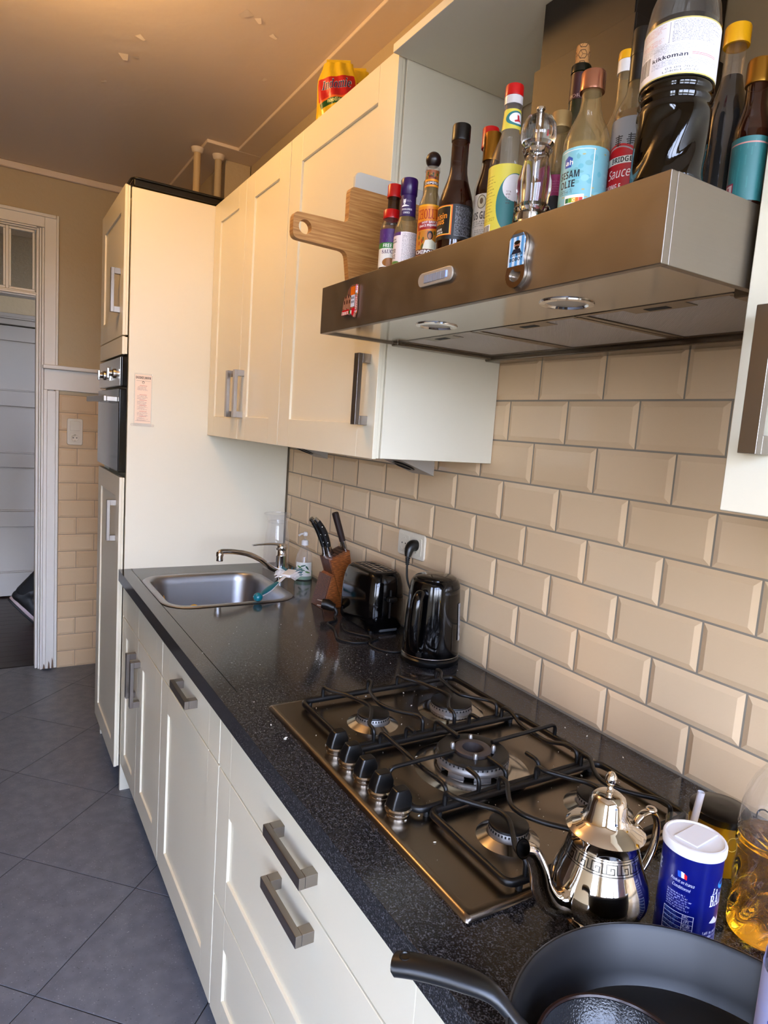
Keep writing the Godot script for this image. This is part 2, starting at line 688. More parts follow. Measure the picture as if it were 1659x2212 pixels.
func make_materials() -> void:
	mat("cream", Color(0.9, 0.872, 0.78), 0.33)
	mat("cream_side", Color(0.885, 0.86, 0.78), 0.42)
	mat("white_trim", Color(0.93, 0.915, 0.88), 0.4)
	mat("nickel", Color(0.6, 0.57, 0.54), 0.3, 1.0)
	mat("chrome", Color(0.86, 0.86, 0.86), 0.06, 1.0)
	mat("black_gloss", Color(0.012, 0.012, 0.015), 0.09)
	mat("black_plastic", Color(0.02, 0.02, 0.022), 0.35)
	mat("black_rubber", Color(0.018, 0.018, 0.02), 0.55)
	mat("white_plastic", Color(0.9, 0.9, 0.9), 0.35)
	mat("cream_plastic", Color(0.86, 0.82, 0.74), 0.3)
	mat("dark", Color(0.03, 0.028, 0.026), 0.8)
	mat("iron", Color(0.02, 0.021, 0.025), 0.42)
	mat("aluminium", Color(0.62, 0.61, 0.6), 0.45, 0.85)
	# painted walls with a faint roller texture
	var pl := noise_image(256, 0.05, 5, 3)
	tex.plaster = tx(pl)
	var m := mat("paint", Color(0.76, 0.69, 0.565), 0.7, 0.0, {"heightmap_enabled": true, "heightmap_texture": tex.plaster, "heightmap_scale": 0.12})
	triplanar(m, V(2.2, 2.2, 2.2))
	m = mat("ceiling_paint", Color(0.91, 0.84, 0.76), 0.6, 0.0, {"heightmap_enabled": true, "heightmap_texture": tex.plaster, "heightmap_scale": 0.1})
	triplanar(m, V(0.9, 0.9, 0.9))
	mat("flake", Color(0.91, 0.85, 0.77), 0.7)
	# granite
	var gr := noise_image(512, 0.16, 3, 11)
	var gr2 := noise_image(512, 0.055, 2, 13)
	for y in 512:
		for x in 512:
			var q := clampf(0.5 + (gr.get_pixel(x, y).r - 0.5) * 0.75 + (gr2.get_pixel(x, y).r - 0.5) * 0.35 + rng.randf_range(-0.16, 0.16), 0, 1)
			gr.set_pixel(x, y, Color(q, q, q))
	var gim := ramp_image(gr, [[0.0, Color(0.05, 0.05, 0.055)], [0.45, Color(0.085, 0.085, 0.094)], [0.58, Color(0.2, 0.203, 0.218)], [0.75, Color(0.32, 0.325, 0.345)], [1.0, Color(0.42, 0.43, 0.455)]])
	m = mat("granite", Color.WHITE, 0.11, 0.0, {"albedo_texture": tx(gim)})
	triplanar(m, V(3.3, 3.3, 3.3))
	m = mat("granite_rough", Color.WHITE, 0.34, 0.0, {"albedo_texture": m.albedo_texture, "heightmap_enabled": true, "heightmap_texture": tx(gr), "heightmap_scale": 0.09})
	triplanar(m, V(3.3, 3.3, 3.3))
	# floor tiles
	var fl := noise_image(512, 0.02, 5, 21)
	var fim := ramp_image(fl, [[0.0, Color(0.38, 0.395, 0.43)], [0.5, Color(0.42, 0.435, 0.47)], [1.0, Color(0.465, 0.48, 0.51)]])
	for i in 2600:
		var c: Color = Color(0.6, 0.61, 0.63) if i % 3 else Color(0.28, 0.29, 0.31)
		var px := rng.randi_range(2, 508)
		var py := rng.randi_range(2, 508)
		fim.set_pixel(px, py, c)
		if i % 5 == 0: fim.set_pixel(px + 1, py, c); fim.set_pixel(px + 1, py + 1, c)
	m = mat("floor_tile", Color.WHITE, 0.36, 0.0, {"albedo_texture": tx(fim), "heightmap_enabled": true, "heightmap_texture": tx(fl), "heightmap_scale": 0.08})
	triplanar(m, V(1.3, 1.3, 1.3))
	mat("floor_grout", Color(0.09, 0.09, 0.095), 0.8)
	# wall tiles: three close tones, glazed with fine crazing
	var cr := noise_image(512, 0.012, 3, 31, FastNoiseLite.TYPE_CELLULAR)
	var tone := [Color(0.855, 0.742, 0.6), Color(0.842, 0.728, 0.585), Color(0.865, 0.754, 0.612)]
	for i in 3:
		m = mat("wall_tile_%d" % i, tone[i], 0.11, 0.0, {"heightmap_enabled": true, "heightmap_texture": tex.plaster, "heightmap_scale": 0.03})
		triplanar(m, V(3, 3, 3))
	mat("grout", Color(0.53, 0.49, 0.43), 0.85)
	# brushed steel
	var br := stretched(512, 0.006, 0.5, 41, 3)
	tex.brush = tx(br)
	var smear := noise_image(512, 0.012, 4, 43)
	var ri := Image.create_empty(512, 512, false, Image.FORMAT_RGB8)
	for y in 512:
		for x in 512:
			var q := clampf(0.5 + (br.get_pixel(x, y).r - 0.5) * 0.05 + (smear.get_pixel(x, y).r - 0.5) * 0.12, 0, 1)
			ri.set_pixel(x, y, Color(q, q, q))
	tex.steel_rough = tx(ri)
	m = mat("steel", Color(0.56, 0.52, 0.47), 0.85, 1.0, {"roughness_texture": tex.steel_rough})
	triplanar(m, V(1.6, 1.6, 1.6))
	m = mat("hob_steel", Color(0.5, 0.46, 0.415), 0.26, 1.0)
	m = mat("sink_steel", Color(0.62, 0.62, 0.63), 0.7, 1.0, {"roughness_texture": tex.steel_rough})
	triplanar(m, V(6, 6, 6))
	mat("steel_bright", Color(0.72, 0.7, 0.67), 0.16, 1.0)
	# woods
	var bam := stretched(512, 0.006, 0.12, 51, 4)
	var bim := ramp_image(bam, [[0.0, Color(0.62, 0.41, 0.2)], [0.4, Color(0.7, 0.48, 0.25)], [0.7, Color(0.74, 0.53, 0.29)], [1.0, Color(0.79, 0.59, 0.35)]])
	m = mat("bamboo", Color.WHITE, 0.5, 0.0, {"albedo_texture": tx(bim)})
	triplanar(m, V(3.0, 3.0, 3.0))
	var wal := stretched(256, 0.02, 0.16, 53, 4)
	var wim := ramp_image(wal, [[0.0, Color(0.16, 0.075, 0.04)], [0.5, Color(0.3, 0.15, 0.085)], [1.0, Color(0.42, 0.23, 0.13)]])
	m = mat("walnut", Color.WHITE, 0.4, 0.0, {"albedo_texture": tx(wim)})
	triplanar(m, V(9, 9, 9))
	var aca := ramp_image(wal, [[0.0, Color(0.3, 0.14, 0.05)], [0.5, Color(0.5, 0.27, 0.11)], [1.0, Color(0.66, 0.4, 0.19)]])
	m = mat("acacia", Color.WHITE, 0.4, 0.0, {"albedo_texture": tx(aca)})
	triplanar(m, V(9, 9, 9))
	m = mat("dark_boards", Color(0.42, 0.36, 0.32), 0.4, 0.0, {"albedo_texture": tx(wim)})
	triplanar(m, V(1.5, 1.5, 3))
	glass("clear", Color(1, 1, 1), 0.015)
	glass("clear_plastic", Color(0.95, 0.96, 1), 0.07, 0.05)
	mat("soy", Color(0.008, 0.005, 0.004), 0.06)
	mat("red_cap", Color(0.72, 0.03, 0.05), 0.3)
	mat("yellow_cap", Color(0.9, 0.66, 0.03), 0.35)
	mat("purple_cap", Color(0.17, 0.05, 0.3), 0.3)
	mat("gold_cap", Color(0.62, 0.44, 0.15), 0.28, 0.9)
	mat("rose_gold", Color(0.72, 0.5, 0.4), 0.25, 0.9)


# ---------------------------------------------------------------- the room
func room() -> void:
	# floor: tiles of 45 cm laid on the diagonal over a grout bed
	var fl := base("floor")
	structure(fl, "grey stone-look floor tiles laid on the diagonal")
	put("grout_bed", bx(-2.4, -0.1, -3.12, 0.12, -0.002, 2.44, 0.0), mats.floor_grout, fl)
	var side := 0.45
	var half := side * sqrt(2.0) / 2.0
	var tile := mb().prism(PackedVector2Array([Vector2(half - 0.0021, 0), Vector2(0, half - 0.0021), Vector2(-half + 0.0021, 0), Vector2(0, -half + 0.0021)]), -0.012, 0.0, Transform3D(Basis(V(1, 0, 0), V(0, 0, 1), V(0, 1, 0))), 0.0012).mesh()
	var border := PackedVector2Array([Vector2(-2.38, -3.1), Vector2(0.1, -3.1), Vector2(0.1, 2.42), Vector2(-2.38, 2.42)])
	for i in range(-7, 5):
		for j in range(-6, 8):
			var c := Vector2(-0.74 + i * half, -1.452 + j * 2 * half + (half if posmod(i, 2) == 1 else 0.0) + half)
			var d := PackedVector2Array([c + Vector2(half - 0.0021, 0), c + Vector2(0, half - 0.0021), c - Vector2(half - 0.0021, 0), c - Vector2(0, half - 0.0021)])
			var cut := Geometry2D.intersect_polygons(d, border)
			if cut.is_empty(): continue
			var whole := true
			for p in d:
				if not Geometry2D.is_point_in_polygon(p, border): whole = false
			if whole:
				put("tile", tile, mats.floor_tile, fl, V(c.x, 0, c.y))
			else:
				var q := PackedVector2Array()
				for p in cut[0]: q.append(p)
				put("tile", mb().prism(q, -0.012, 0.0, Transform3D(Basis(V(1, 0, 0), V(0, 0, 1), V(0, 1, 0))), 0.0), mats.floor_tile, fl)
	# ceiling with a lowered strip along the tiled wall and round the pipes
	var ce := base("ceiling")
	structure(ce, "off-white painted ceiling with peeling flakes")
	put("slab", bx(-2.4, 2.9, -3.14, 0.12, 3.05, 2.5, 0.0), mats.ceiling_paint, ce)
	put("boxed_strip", bx(-0.118, 2.884, -1.995, 0.006, 2.9, 2.4, 0.004), mats.ceiling_paint, ce)
	put("boxed_strip", bx(-0.27, 2.882, -3.0, 0.006, 2.9, -1.985, 0.004), mats.ceiling_paint, ce)
	for f in [[-0.709, -1.302, 0.03, 0.5], [-0.73, -1.462, 0.04, 1.2], [-0.676, -1.452, 0.022, 2.9], [-0.43, -0.93, 0.042, 2.2], [-0.4, -0.945, 0.026, 0.9], [-0.331, -1.006, 0.025, 0.3], [-0.24, -1.29, 0.02, 1.9], [-0.75, -1.724, 0.02, 2.6]]:
		var k := mb()
		for s in 5:
			var a0: float = s / 5.0
			var a1: float = (s + 1) / 5.0
			var w: float = f[2]
			var p0 := V(a0 * w, -0.1 * w * sin(a0 * PI * 0.5), 0)
			var p1 := V(a1 * w, -0.1 * w * sin(a1 * PI * 0.5), 0)
			var zz := V(0, 0, w * (0.45 - 0.25 * a0))
			var z2 := V(0, 0, w * (0.45 - 0.25 * a1))
			k.quad(p0 - zz, p1 - z2, p1 + z2, p0 + zz, V(-0.2, -1, 0), V(-0.3, -1, 0), V(-0.3, -1, 0), V(-0.2, -1, 0))
		var o := put("paint_flake", k, mats.flake, ce, V(f[0], 2.8995, f[1]))
		o.rotation.y = f[3]
	# left wall, wall behind the viewer with its window
	var wl := base("wall_left")
	structure(wl, "tan painted wall on the left")
	var bw: Material = mats.paint
	put("plaster", bx(-2.5, -0.1, -3.14, -2.38, 2.95, 1.5, 0.0), bw, wl)
	put("plaster", bx(-2.5, -0.1, 2.2, -2.38, 2.95, 2.6, 0.0), bw, wl)
	put("plaster", bx(-2.5, -0.1, 1.5, -2.38, 0.9, 2.2, 0.0), bw, wl)
	put("plaster", bx(-2.5, 2.5, 1.5, -2.38, 2.95, 2.2, 0.0), bw, wl)
	var w4 := base("added_window_4")  # unseen window, added to bring more daylight onto tiles and drawers
	structure(w4, "white framed window added in the unseen left wall for more daylight")
	for z in [1.535, 1.85, 2.165]:
		put("frame", bx(-2.47, 0.9, z - 0.035, -2.41, 2.5, z + 0.035, 0.004), mats.white_trim, w4)
	for s in [[1.57, 1.815], [1.885, 2.13]]:
		for y in [0.935, 2.465]:
			put("frame", bx(-2.465, y - 0.035, s[0], -2.415, y + 0.035, s[1], 0.004), mats.white_trim, w4)
		put("pane", bx(-2.444, 0.97, s[0], -2.441, 2.43, s[1], 0.0), mats.clear, w4)
	var wb := base("wall_back")
	structure(wb, "tan painted wall behind the viewer")
	put("plaster", bx(-2.4, -0.1, 2.42, -2.2, 2.95, 2.6, 0.0), mats.paint, wb)
	put("plaster", bx(-0.35, -0.1, 2.42, 0.12, 2.95, 2.6, 0.0), mats.paint, wb)
	put("plaster", bx(-2.2, -0.1, 2.42, -0.35, 0.25, 2.6, 0.0), mats.paint, wb)
	put("plaster", bx(-2.2, 2.55, 2.42, -0.35, 2.95, 2.6, 0.0), mats.paint, wb)
	var w2 := base("window_2")
	structure(w2, "white framed window behind the viewer")
	for x in [-2.165, -1.57, -0.98, -0.385]:
		put("frame", bx(x - 0.035, 0.25, 2.46, x + 0.035, 2.55, 2.53, 0.004), mats.white_trim, w2)
	for y in [0.29, 1.85, 2.51]:
		for s in [[-2.13, -1.605], [-1.535, -1.015], [-0.945, -0.42]]:
			put("frame", bx(s[0], y - 0.035, 2.465, s[1], y + 0.035, 2.525, 0.004), mats.white_trim, w2)
	for s in [[-2.13, -1.605], [-1.535, -1.015], [-0.945, -0.42]]:
		for y in [[0.325, 1.815], [1.885, 2.475]]:
			put("pane", bx(s[0], y[0], 2.494, s[1], y[1], 2.497, 0.0), mats.clear, w2)
	# unseen cupboard added to shade the hall and darken handle and hood reflections
	var cb := thing("added_cupboard", "dark brown cupboard added out of view to keep light off the hall door", "cupboard", V(-2.0, 0, -1.6))
	var dw := mat("added_cupboard_brown", Color(0.27, 0.2, 0.15), 0.45)
	pw("body", bx(-2.375, 0.06, -2.75, -1.7, 2.4, -0.5, 0.004), dw, cb)
	pw("plinth", bx(-2.36, 0.0, -2.73, -1.74, 0.06, -0.52, 0.0), mats.dark, cb)
	for i in 4:
		var z := -2.75 + i * 0.5625
		var d := pw("door", bx(-1.7, 0.09, z + 0.003, -1.68, 2.38, z + 0.56, 0.003), dw, cb)
		pw("knob", mb().ball(V(-1.662, 1.1, z + (0.5 if i % 2 == 0 else 0.06)), V(0.018, 0.014, 0.014), 14, 8), mats.nickel, d)
	# pendant lamp, above the frame
	var lamp := thing("pendant_lamp", "warm white globe lamp hanging from the ceiling", "lamp", V(-1.15, 2.9, -0.72))
	put("canopy", mb().lathe([Vector2(0, -0.03), Vector2(0.03, -0.028), Vector2(0.05, 0.0)], 24), mats.white_plastic, lamp)
	put("cord", mb().tube([V(0, -0.03, 0), V(0, -0.08, 0)], 0.004, 8), mats.black_rubber, lamp)
	var globe := mat("lamp_globe", Color(1, 0.9, 0.7), 0.4, 0.0, {"emission_enabled": true, "emission": Color(1.0, 0.72, 0.38), "emission_energy_multiplier": 6.0})
	put("bulb_globe", mb().ball(V(0, -0.165, 0), V(0.09, 0.09, 0.09), 28, 16), globe, lamp)
	var li := OmniLight3D.new()
	li.name = "globe_light"
	li.light_color = Color(1.0, 0.79, 0.49)
	li.light_energy = 0.68
	li.light_size = 0.09
	li.omni_range = 12.0
	li.omni_attenuation = 2.0
	li.shadow_enabled = true
	li.position = V(0, -0.165, 0)
	lamp.add_child(li)


# one bevelled tile in the plane x = 0 facing -x; z0..z1 by y0..y1 about its own centre
func metro(w: float, h: float) -> ArrayMesh:
	var m := mb()
	var b := 0.0125
	var A := []
	var B := []
	for c in [[-1, -1], [1, -1], [1, 1], [-1, 1]]:
		A.append(V(0.0035, c[1] * h / 2, c[0] * w / 2))
		B.append(V(-0.0015, c[1] * (h / 2 - b), c[0] * maxf(0.002, w / 2 - b)))
	var f := V(-1, 0, 0)
	m.flat(B[0], B[1], B[2], B[3], f)
	for i in 4:
		var j := (i + 1) % 4
		var g: Vector3 = (B[j] - A[i]).cross(B[i] - A[i]).normalized()
		if g.x > 0: g = -g
		m.flat(A[i], A[j], B[j], B[i], g)
		# skirt back to the bed
		var o := V(0.006, 0, 0)
		var s: Vector3 = (A[i] + A[j]) * 0.5
		m.flat(A[i], A[j], A[j] + o, A[i] + o, V(0, s.y, s.z).normalized())
	return m.mesh()


func tiled_wall() -> void:
	var w := base("wall_right")
	structure(w, "beige bevelled metro tiles in running bond above the worktop")
	put("plaster", bx(0.009, -0.1, -3.14, 0.14, 2.95, 2.5, 0.0), mats.paint, w)
	put("grout_bed", bx(0.0032, TOP - 0.02, -1.449, 0.009, TOP + 9 * 0.1043, 2.4, 0.0), mats.grout, w)
	put("upper_plaster", bx(-0.001, TOP + 9 * 0.1043, -2.13, 0.009, 2.884, 2.4, 0.0), mats.paint, w)
	var meshes := {}
	for row in range(1, 10):
		var off := 0.0 if row % 2 == 1 else 0.1
		for k in range(-9, 13):
			var z0 := maxf(k * 0.2 + off, -1.447)
			var z1 := minf((k + 1) * 0.2 + off, 2.39)
			if z1 - z0 < 0.02: continue
			var key := "%.3f" % (z1 - z0)
			if not meshes.has(key): meshes[key] = metro(z1 - z0 - 0.0026, 0.1043 - 0.0028)
			put("tile", meshes[key], mats["wall_tile_%d" % rng.randi_range(0, 2)], w, V(0, TOP + (row - 0.5) * 0.1043, (z0 + z1) / 2))


func far_wall() -> void:
	var Z := -3.02
	var w := base("wall_far")
	structure(w, "tan painted far wall with a tiled lower part beside the doorway")
	put("plaster", bx(-0.82, -0.1, Z, 0.12, 2.95, -3.14, 0.0), mats.paint, w)
	put("plaster", bx(-1.72, 2.655, Z, -0.82, 2.95, -3.14, 0.0), mats.paint, w)
	put("plaster", bx(-2.4, -0.1, Z, -1.72, 2.95, -3.14, 0.0), mats.paint, w)
	put("grout_bed", bx(-0.803, 0.0, Z, -0.35, 1.67, Z + 0.006, 0.0), mats.grout, w)
	var full := metro(0.1976, 0.1015)
	var short := metro(0.0976, 0.1015)
	for r in 16:
		var x := -0.803
		var first := 0.1 if r % 2 == 0 else 0.2
		while x < -0.42:
			var l := first if x < -0.802 else 0.2
			var o := put("tile", full if l > 0.15 else short, mats["wall_tile_%d" % rng.randi_range(0, 2)], w, V(x + l / 2, (r + 0.5) * 0.1043, Z + 0.0095))
			o.rotation.y = -PI / 2 + PI
			x += l
	# shaft beside the pipes
	structure(put("wall_shaft", bx(-0.135, 0.0, -2.99, -0.003, 2.882, -2.13, 0.003), mats.paint), "plastered shaft behind the tall cabinet")
	# cornice on the far wall
	structure(put("trim_3", bx(-2.38, 2.862, Z, -0.27, 2.9, Z + 0.022, 0.006), mats.ceiling_paint), "thin cornice at the top of the far wall")
	# wooden surround of the doorway
	var t := base("trim_1")
	structure(t, "cream painted profiled doorway surround with chipped foot")
	var wt: Material = mats.white_trim
	put("casing_board", bx(-0.884, 1.83, Z + 0.016, -0.822, 2.645, Z - 0.11, 0.002), wt, t)
	put("casing_bead", bx(-0.826, 1.83, Z + 0.026, -0.811, 2.662, Z - 0.005, 0.004), wt, t)
	put("casing_board", bx(-1.7, 2.587, Z + 0.016, -0.884, 2.645, Z - 0.11, 0.002), wt, t)
	put("casing_bead", bx(-1.7, 2.642, Z + 0.026, -0.826, 2.662, Z - 0.005, 0.004), wt, t)
	put("casing_board", bx(-1.7, 0.0, Z + 0.016, -1.64, 2.587, Z - 0.11, 0.002), wt, t)
	put("pilaster", bx(-0.868, 0.012, Z + 0.036, -0.822, 1.685, Z - 0.1, 0.003), wt, t)
	put("pilaster_bead", bx(-0.886, 0.008, Z + 0.024, -0.866, 1.69, Z - 0.1, 0.003), wt, t)
	put("pilaster_bead", bx(-0.824, 0.01, Z + 0.024, -0.806, 1.69, Z - 0.005, 0.003), wt, t)
	# apron and dado ledge
	put("apron_board", bx(-0.884, 1.69, Z + 0.018, -0.35, 1.81, Z, 0.003), wt, t)
	put("dado_ledge", bx(-0.892, 1.808, Z + 0.05, -0.35, 1.832, Z, 0.005), wt, t)
	# stepped jamb
	for s in [[-0.884, -0.897, 0.008], [-0.897, -0.908, -0.008], [-0.908, -0.923, -0.026]]:
		put("jamb_strip", bx(s[0] - 0.0006, 0.0, Z + s[2], s[1], 2.587, Z - 0.115, 0.0025), wt, t)
	for s in [[2.587, 2.578, 0.008], [2.578, 2.57, -0.008]]:
		put("head_strip", bx(-1.64, s[0], Z + s[2], -0.923, s[1], Z - 0.115, 0.0025), wt, t)
	# door head under the transom
	put("door_head", bx(-1.64, 2.2, Z - 0.012, -0.923, 2.232, Z - 0.115, 0.004), wt, t)
	put("door_head_bead", bx(-1.64, 2.208, Z + 0.004, -0.923, 2.222, Z - 0.012, 0.004), wt, t)
	# chipped wood at the foot
	for c in [[-0.849, 0.05], [-0.83, 0.07], [-0.876, 0.035]]:
		put("chip", mb().prism(PackedVector2Array([Vector2(-0.006, 0), Vector2(0.006, 0), Vector2(0.003, c[1] * 0.7), Vector2(-0.002, c[1])]), 0, 0.0008, Transform3D(Basis(), V(c[0], 0.012, Z + 0.0365)), 0), mat("bare_wood", Color(0.42, 0.33, 0.25), 0.8), t)
	# transom light with rippled glass
	var g := base("window_1")
	structure(g, "transom window with small panes of rippled glass over the doorway")
	var rip := noise_image(256, 0.045, 2, 71, FastNoiseLite.TYPE_SIMPLEX_SMOOTH)
	var gm := mat("rippled_glass", Color(0.06, 0.055, 0.05, 0.5), 0.03, 0.0, {"transparency": BaseMaterial3D.TRANSPARENCY_ALPHA, "metallic_specular": 0.9})
	var ripple := func(x: float, y: float, off: float) -> float:
		return rip.get_pixel(posmod(int(x * 1900.0 + off), 256), posmod(int(y * 1900.0), 256)).r * 0.011
	for i in 5:
		var x1 := -0.923 - i * 0.1434
		var x0 := x1 - 0.1434
		put("muntin", bx(x0 - 0.008, 2.232, Z - 0.02, x0 + 0.008, 2.57, Z - 0.05, 0.003), wt, g)
		for q in [[x0 + 0.008, 2.232, x1 - 0.008, 2.246], [x0 + 0.008, 2.556, x1 - 0.008, 2.57], [x0 + 0.008, 2.246, x0 + 0.02, 2.556], [x1 - 0.02, 2.246, x1 - 0.008, 2.556]]:
			put("glazing_bead", bx(q[0], q[1], Z - 0.026, q[2], q[3], Z - 0.044, 0.003), wt, g)
		var pm := mb()
		var nx := 36
		var ny := 92
		var px := func(a: int) -> float: return lerpf(x0 + 0.016, x1 - 0.016, float(a) / nx)
		var py := func(b: int) -> float: return lerpf(2.242, 2.56, float(b) / ny)
		for a in nx:
			for b in ny:
				var c := []
				var cn := []
				for e in [[0, 0], [1, 0], [1, 1], [0, 1]]:
					var X: float = px.call(a + e[0])
					var YY: float = py.call(b + e[1])
					c.append(V(X, YY, Z - 0.04 + ripple.call(X, YY, i * 37.0)))
					cn.append(V(-(ripple.call(X + 0.0025, YY, i * 37.0) - ripple.call(X - 0.0025, YY, i * 37.0)) / 0.005, -(ripple.call(X, YY + 0.0025, i * 37.0) - ripple.call(X, YY - 0.0025, i * 37.0)) / 0.005, 1).normalized())
				pm.quad(c[0], c[1], c[2], c[3], cn[0], cn[1], cn[2], cn[3])
		put("pane", pm, gm, g)


func hall() -> void:
	var f := base("floor_hall")
	structure(f, "dark wooden boards of the hall floor")
	put("subfloor", bx(-2.6, -0.1, -5.0, 0.6, -0.012, -3.12, 0.0), mats.dark, f)
	for i in 18:
		var z := -3.121 - i * 0.1
		put("plank", bx(-2.6, -0.012, z, 0.6, 0.0, z - 0.0985, 0.001), mats.dark_boards, f)
	structure(put("wall_hall_end", bx(-2.6, -0.1, -4.87, 0.6, 2.95, -5.0, 0.0), mats.paint), "hall wall")
	structure(put("wall_hall_left", bx(-2.7, -0.1, -5.0, -2.6, 2.95, -3.14, 0.0), mats.paint), "hall wall")
	structure(put("wall_hall_right", bx(0.6, -0.1, -5.0, 0.7, 2.95, -3.14, 0.0), mats.paint), "hall wall")
	structure(put("ceiling_hall", bx(-2.7, 2.9, -5.0, 0.7, 3.05, -3.14, 0.0), mats.ceiling_paint), "hall ceiling")
	var d := base("door_1")
	structure(d, "white panelled door across the hall")
	var zf := -4.8
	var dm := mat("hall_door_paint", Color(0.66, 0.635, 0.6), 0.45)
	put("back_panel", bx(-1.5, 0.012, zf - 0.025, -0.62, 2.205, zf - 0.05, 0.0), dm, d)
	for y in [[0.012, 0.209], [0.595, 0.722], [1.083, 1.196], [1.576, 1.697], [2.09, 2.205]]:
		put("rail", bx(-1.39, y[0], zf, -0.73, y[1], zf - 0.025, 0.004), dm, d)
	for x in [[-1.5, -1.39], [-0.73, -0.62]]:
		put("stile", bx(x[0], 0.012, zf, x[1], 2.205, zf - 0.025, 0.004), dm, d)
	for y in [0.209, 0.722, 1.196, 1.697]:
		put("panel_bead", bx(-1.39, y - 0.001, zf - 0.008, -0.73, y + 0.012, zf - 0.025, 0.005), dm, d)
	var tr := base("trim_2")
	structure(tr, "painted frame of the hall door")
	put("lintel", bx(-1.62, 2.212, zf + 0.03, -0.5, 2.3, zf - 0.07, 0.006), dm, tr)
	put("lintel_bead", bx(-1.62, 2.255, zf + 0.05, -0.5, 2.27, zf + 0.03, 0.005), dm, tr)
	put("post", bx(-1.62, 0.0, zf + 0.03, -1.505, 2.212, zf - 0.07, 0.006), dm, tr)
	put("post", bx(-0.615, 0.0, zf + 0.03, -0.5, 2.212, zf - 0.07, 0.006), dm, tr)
	structure(put("wall_hall_lintel", bx(-1.62, 2.3, zf - 0.02, -0.5, 2.9, zf - 0.07, 0.0), mats.paint), "plaster above the hall door")


# bar handle; length along y (upright) or z; out = how far it stands off towards -x. Centre c on the door face.
func bar_handle(parent: Node3D, c: Vector3, length: float, upright: bool) -> void:
	var h := length / 2
	var w := 0.011
	var out := 0.035
	var m := mb()
	if upright:
		m.join(bx(c.x - out, c.y - h, c.z - w, c.x - out + 0.012, c.y + h, c.z + w, 0.0008))
		for s in [-1, 1]:
			var y0: float = c.y + s * h
			m.join(bx(c.x - out + 0.012, y0, c.z - w, c.x, y0 - s * 0.022, c.z + w, 0.0008))
	else:
		m.join(bx(c.x - out, c.y - w, c.z - h, c.x - out + 0.012, c.y + w, c.z + h, 0.0008))
		for s in [-1, 1]:
			var z0: float = c.z + s * h
			m.join(bx(c.x - out + 0.012, c.y - w, z0, c.x, c.y + w, z0 - s * 0.022, 0.0008))
	pw("handle", m, mats.nickel, parent)


# framed front in the plane x, facing -x, 20 mm thick; frame width fw, panel sunk by 6 mm
func shaker(called: String, parent: Node3D, x: float, y0: float, y1: float, z0: float, z1: float, fw := 0.085, sunk := true) -> MeshInstance3D:
	var m := mb()
	var b := 0.0016
	m.join(bx(x + 0.007, y0 + 0.002, z0 + 0.002, x + 0.02, y1 - 0.002, z1 - 0.002, 0.001))
	m.join(bx(x, y0, z0, x + 0.012, y1, z0 + fw, b))
	m.join(bx(x, y0, z1 - fw, x + 0.012, y1, z1, b))
	if sunk:
		m.join(bx(x, y0, z0 + fw, x + 0.012, y0 + fw, z1 - fw, b))
		m.join(bx(x, y1 - fw, z0 + fw, x + 0.012, y1, z1 - fw, b))
	else:
		m.join(bx(x, y0, z0 + fw, x + 0.012, y1, z1 - fw, b))
	return pw(called, m, mats.cream, parent)


